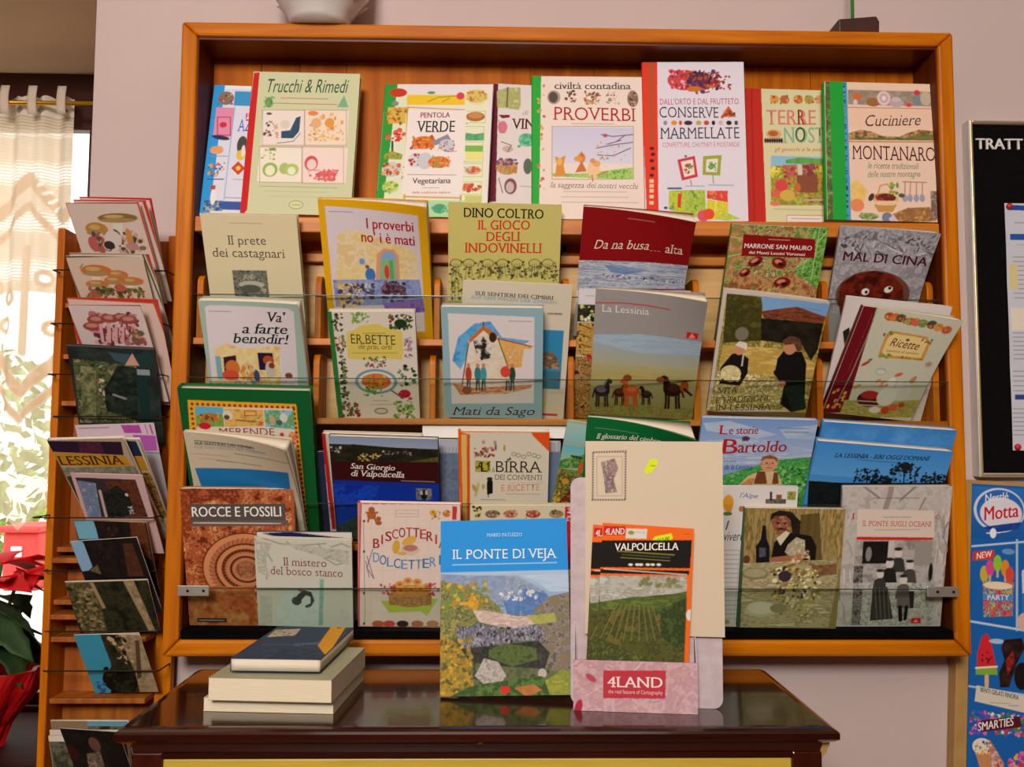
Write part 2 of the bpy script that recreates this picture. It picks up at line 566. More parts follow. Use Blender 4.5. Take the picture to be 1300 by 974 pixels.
def make_card(key, name, label, cat, group, t=0.0012, back='d8d0c4', cell=9.0, curl=0.0):
    pose = POSE[key]
    w, h = pose[6], pose[7]
    sh_ = Sheet(w, h, ART[key][0], cell); sh_.run(ART[key][1])
    V, Q, T, Cc = sheet_mesh(sh_, w, h, 0.0)
    bv, bq = gridbox(-w / 2, w / 2, 0.0002, t, 0, h, 8, 8)
    D = bend(w, h, t, curl, 1.0, 0.0)
    o = raw_mesh(name, D(np.vstack([V, bv])), np.vstack([Q, bq + len(V)]), T, np.vstack([Cc, np.tile(lin(back), (len(bv), 1))]), None, M['print'])
    place(o, pose)
    return tag(o, label, cat, group)

# ------------------------------------------------------------------ materials
M = dict(
    print=printed('printed_paper', 0.55, 0.14), matte=printed('matte_printed_paper', 0.7, 0.2), cloth=printed('book_cloth', 0.65, 0.25),
    lace=printed('lace', 0.8, 0.1, True),
    pages=mat('page_edges', 'e4d8c4', 0.8, 0.10, 220, 0.1, stretch=(0.15, 14, 0.15)),
    plaster=mat('pinkish_plaster', 'c6b4b0', 0.85, 0.03, 3, 0.2),
    panelling=wood('bounce_dimming_wall', '5a3a24', '7a5236', 'z', 0.6),  # invented dark finish for the unseen walls, to cut bounced light
    cream=mat('cream_plaster', 'f0dcc0', 0.85, 0.03, 3, 0.2),
    tiles=mat('terracotta_floor', '7c5a46', 0.4, 0.2, 4),
    orange_x=wood('orange_pine_rail', 'a45000', 'cf7800', 'x', 0.45, 9, 0.2), orange_z=wood('orange_pine_stile', 'a45000', 'cf7800', 'z', 0.45, 9, 0.2),
    back=wood('varnished_pine_boards', 'a24c02', 'c46a06', 'z', 0.5, 7, 0.12),
    inner_x=wood('shaded_inner_board', '4a1604', '6a260a', 'x', 0.3), inner_z=wood('shaded_inner_side', '4a1804', '702c06', 'z', 0.55, 9, 0.2),  # shade inside the case painted in, darker than the frame's pine
    rackback=wood('shaded_rack_board', '8a440a', 'b0661a', 'z', 0.5),  # darker than the posts: shading between the pockets is in this colour
    ply=wood('pale_plywood', 'c8985a', 'dab274', 'x', 0.5), rail=wood('orange_batten', 'b05e0c', 'd08020', 'x', 0.45),
    mahogany=wood('dark_mahogany', '1c0402', '340a05', 'x', 0.16, 8, 0.5, 0.5), mahogany_z=wood('dark_mahogany_post', '260603', '400d06', 'z', 0.25, 8, 0.5, 0.4),
    yellow=wood('olive_yellow_panel', 'b89c34', 'ccb044', 'x', 0.4), tan=mat('tan_wood', 'b08a50', 0.6, 0.1, 30),
    darkwood=wood('dark_window_wood', '2a0c08', '43150d', 'x', 0.35), acrylic=clear('clear_acrylic', 'f4f7f4', 0.012),
    acrylic_edge=mat('acrylic_edge', '2c3a30', 0.2, 0.1), glass=clear('window_glass', 'f8faf8', 0.05),
    metal=mat('brushed_metal', 'b8b4ae', 0.35, 0.08, 60, 0.5, 0.7), alu=mat('champagne_aluminium', 'c8b48c', 0.35, 0.06, 40, 0.5, 0.6),
    black=mat('black_strip', '060505', 0.9, 0.3, 18, 0.08), felt=mat('black_felt', '0b0a0b', 0.95, 0.3, 200, 0.1, bump=0.3),
    white=mat('white_plastic', 'e6e2dc', 0.4, 0.03), ceramic=mat('white_ceramic', 'd2cbc6', 0.25, 0.06, 9), brass=mat('brass', 'd0a02a', 0.3, 0.08, 30, 0.5, 0.8),
    wire=mat('dark_wire', '2a2622', 0.4, 0.1, 30, 0.5, 0.6), screw=mat('dark_screw', '17120e', 0.4, 0.2, 40, 0.5, 0.5),
    bract=mat('red_bract', 'd2101a', 0.6, 0.2, 40, 0.1), sill=wood('dark_sill', '2a0a06', '3c120a', 'x', 0.7, 9, 0.12), pale=mat('pale_frame', 'd2ccc6', 0.5, 0.05), leaf=mat('dark_green_leaf', '2a4620', 0.6, 0.3, 40), foil=mat('red_foil', 'b81418', 0.3, 0.2, 30),
    stem=mat('green_stem', '3f6a34', 0.5, 0.2, 30), redbox=mat('red_paint', 'c83a3a', 0.5, 0.05), hedge=mat('sunlit_leaves', '8a9a4a', 0.7, 0.4, 20),
    gravel=mat('pale_gravel', 'd8d2c4', 0.9, 0.1, 20), board=mat('grey_board', '8a8884', 0.7, 0.1), darkbrown=mat('dark_brown_wood', '3a1c14', 0.5, 0.2, 20),
    cardb=mat('marbled_card', 'c2b2b6', 0.6, 0.12, 60), pin=mat('red_pin', 'd0202c', 0.3, 0.05), greenstem=mat('green_rod', '2f8a3a', 0.4, 0.1),
)

# ------------------------------------------------------------------ measured books: base point, yaw, lean, roll, width, height, twist, shear; printed art in tenths of a millimetre
POSE = {
'azzurro': (-0.3995, -0.0712, 1.6519, -0.0, -0.1801, 0.021, 0.16, 0.2388, 0.0, 0.0),
'trucchi': (-0.3203, -0.0895, 1.6516, -0.0342, -0.115, 0.0256, 0.1778, 0.248, 0.0, 0.0),
'pentola': (-0.104, -0.0792, 1.6523, -0.0836, -0.1624, 0.0251, 0.1825, 0.2405, 0.0, 0.0),
'vin': (0.0723, -0.0495, 1.6526, -0.0, -0.1, 0.0413, 0.165, 0.2444, 0.0, 0.0),
'proverbi': (0.1529, -0.0858, 1.6493, -0.0098, -0.1027, 0.0005, 0.1818, 0.2501, -0.0, 0.0),
'conserve': (0.3297, -0.0819, 1.6488, -0.0367, -0.0629, -0.0006, 0.1678, 0.2754, 0.0, 0.0),
'terre': (0.5055, -0.0518, 1.6501, -0.0, -0.0688, 0.0162, 0.165, 0.2412, 0.0, 0.0),
'montanaro': (0.6328, -0.0877, 1.651, -0.0237, -0.0719, 0.0238, 0.1796, 0.2392, 0.0, 0.0),
'prete': (-0.384, -0.0347, 1.4539, -0.0475, 0.4642, 0.0143, 0.1516, 0.208, 0.0, 0.0),
'iproverbi': (-0.1858, -0.0309, 1.4536, -0.036, 0.5342, 0.0091, 0.171, 0.239, 0.0403, 0.0),
'dino': (0.0143, -0.034, 1.4543, -0.0202, 0.4011, 0.0173, 0.1798, 0.2263, -0.0, 0.0),
'busa': (0.2175, -0.0337, 1.4597, -0.1232, 0.5033, 0.0906, 0.1709, 0.2188, 0.0519, 0.0),
'marrone': (0.4467, -0.0344, 1.4549, 0.017, 0.4652, 0.029, 0.1555, 0.1977, 0.0, 0.0),
'mal': (0.6216, -0.0346, 1.4548, -0.0014, 0.4256, 0.0292, 0.1463, 0.1949, 0.0325, 0.0),
'farte': (-0.3725, -0.0584, 1.3251, -0.0135, 0.4786, -0.0025, 0.1564, 0.1983, 0.0183, 0.0),
'erbette': (-0.1858, -0.0549, 1.3253, -0.0109, 0.5297, -0.0077, 0.1335, 0.1864, 0.0, 0.0),
'sentieri': (0.0293, -0.0391, 1.3284, -0.031, 0.4148, 0.0446, 0.1716, 0.2272, 0.0, 0.0),
'mati': (0.0, -0.0625, 1.3263, -0.077, 0.4967, 0.0195, 0.1576, 0.1898, 0.0, 0.0),
'horsesback': (0.2196, -0.0406, 1.3266, -0.0316, 0.4089, 0.021, 0.1773, 0.2171, 0.0, 0.0),
'lessinia': (0.2392, -0.0599, 1.3299, -0.1458, 0.4815, 0.0679, 0.1665, 0.2138, 0.0422, 0.0),
'vita': (0.427, -0.0619, 1.3329, -0.1699, 0.4156, 0.1119, 0.1568, 0.2047, 0.024, 0.0),
'whiteback': (0.6237, -0.0439, 1.3325, -0.0273, 0.4196, 0.0988, 0.1687, 0.1976, 0.0, 0.0),
'recette': (0.6087, -0.0647, 1.3323, 0.0027, 0.4072, 0.108, 0.1489, 0.1808, 0.0264, 0.128),
'bigreen': (-0.3778, -0.0454, 1.1287, -0.0277, 0.4593, 0.0197, 0.199, 0.2625, 0.0, 0.0),
'sentieri2': (-0.3799, -0.059, 1.1309, -0.1611, 0.5277, 0.0538, 0.1713, 0.1922, 0.0364, 0.0),
'redspine': (-0.1849, -0.0426, 1.1288, -0.0634, 0.5127, 0.0276, 0.1546, 0.1935, 0.0, 0.0),
'giorgio': (-0.1674, -0.0544, 1.1292, -0.0639, 0.5127, 0.0314, 0.1671, 0.1882, 0.0, 0.0),
'greyblue': (0.0006, -0.0317, 1.1281, 0.002, 0.4257, 0.0128, 0.2064, 0.1765, -0.0, 0.0),
'birra': (0.0176, -0.0517, 1.1273, -0.021, 0.4504, 0.0061, 0.139, 0.1942, 0.0, 0.0),
'landscape': (0.1566, -0.0417, 1.1362, 0.0001, 0.4191, 0.1463, 0.14, 0.1946, 0.0, 0.0),
'glossario': (0.2167, -0.057, 1.1318, -0.0869, 0.4214, 0.0679, 0.1581, 0.2089, 0.0648, 0.0),
'bartoldo': (0.4027, -0.0549, 1.1285, 0.0317, 0.448, 0.0196, 0.1799, 0.2177, -0.0, 0.0),
'lieriback': (0.6094, -0.0361, 1.1333, -0.0195, 0.4533, 0.0677, 0.2114, 0.2029, 0.0, 0.0),
'lieri': (0.5992, -0.0575, 1.135, -0.031, 0.4463, 0.0845, 0.2132, 0.1653, 0.0, 0.0),
'rocce': (-0.3916, -0.0651, 0.9962, -0.0202, 0.2905, 0.0035, 0.1733, 0.2276, 0.0, 0.0),
'mistero': (-0.2915, -0.0813, 0.9977, -0.0159, 0.3496, 0.0255, 0.1479, 0.1505, 0.0, 0.0),
'biscotteria': (-0.1312, -0.0813, 0.9971, 0.0245, 0.2738, 0.0163, 0.1559, 0.203, 0.0, 0.0),
'polka': (0.0433, -0.0808, 0.9961, 0.0146, 0.2999, -0.0022, 0.1568, 0.2041, 0.0, 0.0),
'alpe': (0.3951, -0.0711, 0.996, -0.0214, 0.2594, 0.0009, 0.1551, 0.2329, 0.0, 0.0),
'manet': (0.4653, -0.0839, 0.9965, -0.0236, 0.2539, 0.0083, 0.1554, 0.197, 0.0, 0.0),
'oceani': (0.6317, -0.0715, 0.9967, -0.0224, 0.2537, -0.0095, 0.1684, 0.2322, 0.0, 0.0),
'navy': (-0.2002, -0.0238, 1.1278, 0.0003, 0.4721, -0.013, 0.15, 0.1616, 0.0, 0.0),
'misteroback': (-0.2888, -0.0736, 0.996, -0.0079, 0.3001, 0.0015, 0.1452, 0.1589, -0.0, 0.0),
'mushroom_a': (-0.5869, -0.06, 1.5098, -0.1868, 0.6009, 0.0253, 0.121, 0.1702, 0.0, 0.0),
'mushroom_a2': (-0.5825, -0.052, 1.5159, -0.1917, 0.6027, 0.0517, 0.1211, 0.1702, 0.0, 0.0),
'mushroom_a3': (-0.5871, -0.044, 1.5197, -0.0939, 0.5612, 0.037, 0.115, 0.17, -0.0, 0.0),
'mushroom_b': (-0.587, -0.056, 1.4266, -0.1707, 0.5931, 0.0381, 0.1249, 0.1703, -0.0, 0.0),
'mushroom_b2': (-0.5815, -0.046, 1.4341, -0.2009, 0.6075, 0.0523, 0.1337, 0.1703, -0.0, 0.0),
'mushroom_c': (-0.5795, -0.058, 1.351, -0.1962, 0.5852, 0.0266, 0.121, 0.1704, 0.0, 0.0),
'mushroom_c2': (-0.5829, -0.048, 1.3476, -0.1632, 0.4903, 0.0397, 0.1495, 0.1798, 0.0, 0.0),
'album': (-0.5979, -0.05, 1.2841, 0.0375, 0.5228, 0.04, 0.1309, 0.17, -0.0, 0.0),
'lessmag': (-0.5766, -0.056, 1.1319, -0.146, 0.6773, -0.0372, 0.1208, 0.2012, 0.0, 0.0),
'lessmag2': (-0.5704, -0.046, 1.128, -0.1336, 0.6464, -0.0029, 0.1252, 0.201, 0.0, 0.0),
'flyer': (-0.5746, -0.032, 1.1281, -0.0113, 0.4537, -0.0384, 0.1217, 0.2051, 0.0, 0.0),
'framed': (-0.5705, -0.076, 1.1117, -0.1228, 0.5902, 0.0228, 0.1118, 0.1505, 0.0, 0.0),
'dark_a': (-0.5807, -0.062, 1.041, -0.0505, 0.4733, 0.0034, 0.1118, 0.1401, 0.0, 0.0),
'dark_b': (-0.5673, -0.074, 1.0152, -0.1045, 0.4958, -0.0879, 0.1067, 0.1403, 0.0, 0.0),
'trees': (-0.5852, -0.0658, 0.9858, 0.0363, 0.5754, -0.0319, 0.1234, 0.1056, -0.0, 0.0),
'tree_sky': (-0.5785, -0.0498, 0.8886, -0.062, 0.5372, -0.0543, 0.1029, 0.1208, 0.0, 0.0),
'dark_c': (-0.5817, -0.075, 0.7301, -0.1771, 0.5185, 0.0122, 0.0946, 0.1503, -0.0, 0.0),
'veja': (0.0187, -0.3127, 0.9542, -0.085, -0.2095, -0.0354, 0.1743, 0.2306, -0.0, 0.0),
'beige': (0.2083, -0.3501, 1.0397, -0.1175, -0.0179, 0.001, 0.1771, 0.2485, 0.0, 0.0),
'map': (0.1873, -0.3618, 0.9567, -0.1193, -0.0214, 0.0517, 0.1162, 0.2235, 0.0, 0.0),
'pocket': (0.1803, -0.3674, 0.95, -0.1193, 0.0011, 0.0194, 0.155, 0.0629, 0.0, 0.0),
'paper': (0.9813, -0.0168, 1.2782, 0.0, 0.0, 0.0, 0.21, 0.4242, 0.0),
'icecream': (1.0591, -0.0285, 0.45, 0.0, 0.0, 0.053, 0.6, 0.7579, 0.0),
'notes_top': (-0.273, -0.358, 1.0125, -0.06, -1.5708, 0.0, 0.114, 0.2, 0.0),
}
ART = {}
ART['azzurro'] = ('dcdcec', [
('p',[-13,-11,172,-18,161,2348,-22,2354],'2f9adf'),
('r',179,-18,651,64,'ecebf2'),
('r',352,105,714,377,'3f97cf'),
('e',212,243,134,128,'8d7263'),
('d',88,153,337,352,12,27,'5a4033 c9b5a0 b04a40',2),
('r',69,418,377,967,'e08fb0'),
('l',[108,604,321,597,354,931,142,938,108,604],17,'c43a4a'),
('e',215,743,60,52,'d0303a'),
('e',200,981,152,40,'2d3550',0.15),
('e',159,1159,91,22,'8aa7c8'),
('e',158,1214,110,73,'e9a06a'),
('l',[77,1327,346,1318],13,'6aa0c8'),
('d',56,1437,317,1682,34,29,'6a8a3a e0a83a 3a6ab0 c8502a',4),
('l',[56,1745,323,1736],20,'4a4ab0'),
('n',47,2121,358,2306,'2b4f8a 4a78b0 c8b890',65,1,0),
('e',185,2045,46,156,'eee6e0'),
('r',125,1851,205,1927,'b8503a'),
('l',[375,407,366,2093],17,'8fb6e0'),
('t','P',576,611,652,608,96,'d0407a','b'),
('t','AZ',459,853,674,846,222,'2a5ac0','s'),
('e',567,1109,86,168,'4a4a44'),
('e',561,1292,73,95,'e0c040'),
('e',594,1218,33,110,'e8e0d8'),
('p',[427,1534,529,1403,656,1526,554,1656],'c84a2a'),
('e',542,1530,39,43,'f0c050'),
('s',484,1713,652,1754,1,'d04a5a'),
('s',381,2050,644,2077,1,'3a5ab0'),
('r',340,2129,663,2279,'3a5a9f')])
ART['trucchi'] = ('cccfa8', [
('p',[9,17,102,15,103,2421,18,2552,-47,2554],'c8201f'),
('t','Trucchi & Rimedi',258,367,1600,345,238,'2f5a3a','i'),
('s',496,444,1278,481,1,'b8402e'),
('s',365,540,1427,577,1,'b8402e'),
('e',299,545,66,92,'6a9a5a'),
('d',224,440,379,632,16,23,'3f7a45 7ab06a',1),
('p',[1435,605,1537,389,1620,601],'7ab08a'),
('r',225,686,951,1295,'e9dcd4'),
('r',918,668,1638,1277,'ead9c8'),
('r',220,1341,960,1933,'ece4d4'),
('r',927,1323,1662,1928,'eed8d0'),
('l',[205,686,898,669,944,1288,256,1306,205,686],10,'b9938a'),
('l',[905,669,1590,651,1631,1270,951,1288,905,669],10,'b9938a'),
('l',[213,1335,907,1317,953,1933,265,1951,213,1335],10,'b9938a'),
('l',[914,1317,1587,1299,1630,1935,962,1953,914,1317],10,'b9938a'),
('p',[555,1175,545,1052,691,1031,773,807,847,780,841,1045,752,1170],'2f4f6a'),
('e',601,928,79,77,'d8cfc0'),
('d',267,883,490,1194,26,30,'5a4a5a 3a3a4a caa090',3),
('l',[496,1264,756,1223,863,1079],13,'5a6a7a'),
('e',322,747,46,21,'4a3a3a'),
('d',981,723,1574,1202,36,39,'e0a050 e8b878 d98a50 f0d0a0',5),
('e',1109,897,86,91,'e0b078'),
('e',1329,884,79,85,'e09a4a'),
('e',1047,722,86,42,'e0884a'),
('d',1002,1006,1542,1202,30,33,'e8c080 d9a060',7),
('e',416,1726,124,124,'9ab85a'),
('e',417,1740,78,90,'e8e8c8'),
('e',649,1699,84,97,'a9c070'),
('e',768,1717,117,104,'b0c870'),
('e',769,1737,65,69,'e8e8c8'),
('d',248,1358,486,1544,18,26,'b0c070 90a850',9),
('e',433,1371,58,24,'7a9a4a'),
('e',1079,1598,110,131,'d8505a'),
('e',1087,1618,78,91,'ecd0c4'),
('e',1351,1521,110,119,'ecd8d0'),
('p',[1131,1873,1219,1733,1542,1696,1459,1906],'d86a6a'),
('d',988,1704,1523,1897,30,29,'d8505a e8a0a0',11),
('s',269,1999,1532,2027,1,'9aa070'),
('s',361,2086,1407,2099,1,'9aa070'),
('s',407,2174,1284,2184,1,'9aa070'),
('e',885,2318,117,75,'8aa07a'),
('e',885,2318,104,61,'d6d8a0'),
('s',826,2299,952,2337,1,'6a7a6a')])
ART['pentola'] = ('e9dedd', [
('p',[-4,-11,201,-11,190,2147,23,2501,-25,2501,2,1859],'2f9a3a'),
('p',[198,112,384,112,473,2558,100,2563],'dfe3c8'),
('p',[1340,109,1739,108,1769,2541,1409,2545],'e4e6c8'),
('r',383,200,1361,387,'ecc52c'),
('l',[737,328,917,243,1223,218],16,'a88a20'),
('l',[984,328,1103,260],12,'8a7a20'),
('e',789,159,67,27,'5a9a6a'),
('e',1285,218,67,68,'d8405a'),
('l',[399,431,1366,478],22,'c8a848'),
('l',[405,431,473,2558],31,'c8a030'),
('l',[1347,478,1397,2546],30,'c8a030'),
('d',387,431,527,1982,26,15,'5a3a1a 8a2a1a',2),
('d',1287,495,1426,1973,26,15,'5a3a1a 8a2a1a',3),
('e',226,160,149,82,'c83a22'),
('e',184,364,62,48,'8a8a80'),
('r',72,433,382,734,'d9b24a'),
('d',68,466,382,734,26,37,'d04a2a 8a6a2a c89a3a',4),
('d',84,853,373,1051,22,49,'c8302a e05a4a',5),
('l',[188,1069,201,1251],37,'2a4a3a'),
('P',[73,1302,185,1235,378,1299,363,1392,74,1387],'8a9a3a b8a848 6a8a3a',61,1,0),
('e',209,1570,162,136,'cfc8c8'),
('d',73,1466,362,1676,24,42,'c86a3a a84a2a d9a05a',6),
('e',216,1882,138,110,'c8d880'),
('d',97,1793,329,1985,16,37,'a8c050 7aa040',7),
('e',1561,231,201,150,'e8d8a0'),
('e',1561,224,171,116,'d9bf6a'),
('d',1402,123,1718,325,30,24,'a8a84a c85a3a',8),
('l',[1379,502,1714,500,1724,711,1390,712,1379,502],9,'a8b880'),
('l',[1375,783,1709,781,1721,1033,1389,1035,1375,783],9,'a8b880'),
('l',[1378,1068,1705,1066,1721,1420,1397,1422,1378,1068],9,'a8b880'),
('l',[1387,1455,1711,1452,1722,1686,1399,1689,1387,1455],9,'a8b880'),
('l',[1392,1780,1712,1777,1722,2001,1404,2005,1392,1780],9,'a8b880'),
('e',1555,601,159,87,'b06a3a'),
('e',1554,581,122,54,'c98a50'),
('P',[1407,1035,1400,896,1565,921,1709,894,1715,1033],'4a9a6a 6ab07a',48,1,0),
('r',1412,1127,1707,1240,'7ab850'),
('r',1430,1242,1696,1394,'e8e08a'),
('e',1561,1577,138,78,'c8b8b0'),
('d',1459,1520,1675,1631,20,36,'c8502a d98a3a',9),
('d',1424,1828,1704,1937,22,42,'c84a3a d8783a',10),
('r',1455,2020,1733,2465,'c8c878'),
('r',415,482,1404,2011,'ece2de'),
('t','PENTOLA',633,626,1129,617,94,'9a3048','b'),
('t','VERDE',574,894,1223,883,205,'2f3a3a','sb'),
('e',717,1082,201,119,'d9762a'),
('d',518,967,913,1197,40,36,'c8602a e8964a b8502a',12),
('p',[844,1065,1109,924,1176,1030,909,1131],'8a8a9a'),
('e',1106,1129,140,112,'c8c8d0'),
('d',962,998,1264,1243,26,24,'7a7a8a c85a4a a0a0b0',13),
('e',616,1396,144,132,'d4d4da'),
('d',500,1298,690,1510,16,37,'b8302a 3a3a4a d8d8d8',14),
('e',759,1411,122,152,'c9c9cf'),
('e',993,1432,183,106,'d97a3a'),
('d',830,1329,1173,1522,34,30,'c85a2a 8aa040 e0a060',15),
('s',486,1643,1287,1677,1,'8a8088'),
('t','Vegetariana',574,1820,1207,1807,98,'4a3a40','b'),
('s',743,1877,1021,1906,1,'9a9090'),
('t','della tradizione italiana',585,1995,1206,1988,38,'a05060',''),
('l',[484,2054,1383,2069],27,'c8a848'),
('r',848,2114,1461,2418,'a9d8a0'),
('e',1051,2258,118,83,'4aa070'),
('d',911,2171,1222,2390,14,27,'7ac090 5a9ab0',16)])
ART['vin'] = ('e2d6d4', [
('p',[-44,5,49,0,108,2120,-28,2127],'6a1028'),
('P',[30,134,213,64,430,52,450,377,417,462,51,432],'b8b878 a8a868 d0c890',93,1,0),
('l',[213,64,214,423],25,'6a5a3a'),
('p',[75,570,266,560,275,605,146,632],'7a1a2a'),
('e',160,789,79,112,'d8788a'),
('l',[86,662,121,890,204,886],15,'9a8088'),
('t','VINO',302,815,899,782,188,'5a0f1e','sb'),
('e',578,996,140,119,'5ab08a'),
('d',436,906,675,1122,18,37,'4a9a7a 7ac8a0',2),
('e',263,1177,92,58,'c8b0a8'),
('l',[150,1052,321,1108,265,1225],15,'6a4a4a'),
('e',262,1501,183,136,'c09a60'),
('d',87,1349,429,1460,26,34,'6a3a6a 8a5a8a',3),
('d',94,1494,435,1605,24,27,'c8703a a88a4a',4),
('e',338,1836,104,141,'8a4a50'),
('e',330,1852,67,96,'c8b8b4'),
('l',[134,1702,213,1955],15,'6a5050'),
('e',612,1467,73,141,'5a6a5a'),
('s',505,1811,689,1840,1,'9a8a8a'),
('t','di',482,548,590,542,79,'a8a0a0','i')])
ART['proverbi'] = ('ead9cf', [
('p',[-3,-9,139,-10,105,2154,79,2880,-22,2881,-9,1417],'28a83a'),
('d',91,144,193,2087,22,32,'e8b040 d84a6a c8a060 e07a4a',1),
('t','civiltà contadina',359,228,1644,222,119,'5a4a3a','sb'),
('e',349,378,109,124,'a89888'),
('e',339,378,77,97,'5a4a48'),
('d',533,261,725,485,20,29,'6a4a4a 8a4a3a 3a2a2a',2),
('d',866,275,1122,488,34,36,'c8924a a8683a 7a5038',3),
('d',1238,279,1436,478,20,32,'9a8878 b06a6a d8c0b0',4),
('e',1663,392,91,147,'8a6a58'),
('d',1601,275,1726,510,20,23,'4a3028 b89888',5),
('t','PROVERBI',331,775,1707,793,228,'a8201e','s'),
('s',636,824,1346,865,1,'a8908a'),
('g',324,909,1648,1537,'ccc8e0','d6d4e4'),
('l',[318,896,1664,882,1646,1806,314,1818,318,896],10,'8a9060'),
('P',[321,1717,741,1720,1123,1676,1640,1604,1636,1813,321,1768],'8ac05a b8d070 6aa84a',58,1,0),
('p',[359,1777,392,1548,360,1420,450,1453,539,1398,503,1581,537,1756],'d9903a'),
('e',440,1514,44,67,'e8b060'),
('e',800,1443,64,88,'d9823a'),
('p',[693,1697,800,1494,884,1678],'c8743a'),
('e',743,1460,70,48,'e0984a'),
('l',[801,1341,814,1409],19,'b0582a'),
('e',996,1644,102,147,'ecc49a'),
('e',1045,1542,64,54,'e0a860'),
('e',982,1492,45,41,'d99060'),
('l',[969,1745,981,1846],19,'b86a3a'),
('l',[1058,1744,1225,1675],22,'c87a3a'),
('l',[1651,1026,1323,1064,1131,1031],16,'6a4a6a'),
('l',[1649,1163,1289,1218,1048,1271],16,'6a4a6a'),
('l',[1608,1266,1318,1404,1063,1390],16,'6a4a6a'),
('l',[1450,1131,1225,1201],16,'6a4a6a'),
('l',[1516,1045,1386,1149],16,'6a4a6a'),
('d',1066,1135,1572,1470,24,22,'d8a0a8 e0b040 8aa050',6),
('e',1195,1048,38,31,'c04a5a'),
('t','la saggezza dei nostri vecchi',279,1959,1728,1973,94,'7a6a5a','si'),
('s',501,2010,1530,2048,1,'b0a49a'),
('s',468,2104,1560,2135,1,'b0a49a'),
('s',468,2197,1717,2227,1,'b0a49a')])
ART['conserve'] = ('dfd8e4', [
('p',[-39,-3,240,-3,220,2534,221,3090,38,3090],'e03a22'),
('p',[84,4,182,4,159,1438,88,1438],'b8502a'),
('e',126,1511,38,30,'5a1a1a'),
('e',143,1612,38,30,'5a1a1a'),
('e',122,1722,38,30,'5a1a1a'),
('e',139,1855,38,30,'5a1a1a'),
('e',118,1972,38,30,'5a1a1a'),
('r',79,2041,148,2101,'f0c8a0'),
('r',78,2124,147,2184,'f0c8a0'),
('r',77,2207,145,2267,'f0c8a0'),
('r',75,2306,144,2366,'f0c8a0'),
('r',73,2412,142,2471,'f0c8a0'),
('e',693,321,288,179,'c84a4a'),
('d',438,149,851,475,60,42,'d83a4a e8a0b0 a02a4a',2),
('e',950,339,228,163,'4a2a4a'),
('d',728,167,1267,544,90,42,'3a1a30 7a2a3a a8502a 5a3a7a c86a3a',3),
('d',1130,254,1446,494,24,35,'b01a2a 8a1a2a',4),
('e',851,475,128,48,'c8702a'),
('t',"DALL'ORTO E DAL FRUTTETO",273,749,1577,745,102,'b8506a',''),
('t','CONSERVE',262,973,1237,982,184,'33304a','s'),
('p',[1272,968,1406,772,1532,969],'c8602a'),
('d',1291,867,1519,975,16,29,'4a3a2a e09a4a a83a2a',5),
('e',357,1068,32,40,'8a8aa8'),
('e',501,1068,48,41,'d8902a'),
('e',607,1068,26,41,'d03a2a'),
('e',735,1069,70,40,'3a2a3a'),
('e',908,1069,45,40,'a8b050'),
('e',1036,1069,45,40,'d0402a'),
('e',1151,1069,29,41,'1a1a2a'),
('e',1270,1069,38,41,'c8b8a8'),
('e',1407,1070,45,40,'2a1a2a'),
('e',1526,1070,29,40,'4a3a4a'),
('t','MARMELLATE',263,1344,1572,1339,194,'33304a','s'),
('t','CONFETTURE, CHUTNEY E MOSTARDE',302,1488,1568,1483,80,'c87a8a',''),
('p',[543,1706,832,1639,874,1999,609,2065],'c83a4a'),
('p',[600,1739,798,1699,825,1956,652,2005],'ecdcd0'),
('d',647,1773,793,1939,20,29,'4a8a3a c83a2a',6),
('e',682,1646,19,20,'2a3a6a'),
('p',[968,1646,1271,1626,1237,1979,951,1966],'9aa83a'),
('p',[1021,1700,1213,1686,1187,1923,1003,1913],'ecdcd0'),
('d',1046,1733,1176,1890,20,28,'4a9a4a 7ab05a',7),
('l',[753,2055,766,2154],16,'8a8a6a'),
('l',[1120,1972,1126,2105],16,'8a9a3a'),
('l',[385,2197,591,2197],32,'3a5ab0'),
('l',[671,2158,972,2158],19,'a8b0c8'),
('l',[1052,2138,1448,2145],25,'a8b8c8'),
('P',[393,2237,654,2221,645,2665,388,2550],'a8c030 c8d048 7aa030',51,1,0),
('p',[542,2287,605,2277,584,2534,528,2517],'d8402a'),
('P',[654,2230,987,2221,991,2698,645,2665],'9ab83a b8cc58 6a9430',69,1,0),
('P',[1018,2237,1357,2237,1351,2435,1015,2369],'e0502a d83a3a e88a5a',57,1,0),
('P',[1014,2386,1351,2435,1362,2730,1006,2730],'e0d030 c8c030 e8e060',64,1,0),
('e',945,2665,94,98,'d8506a'),
('e',1040,2632,88,92,'e04a2a'),
('P',[1117,2698,1309,2599,1558,2714,1305,2747],'c8d060 a8c040',63,1,0),
('e',338,2527,32,23,'3a3a8a')])
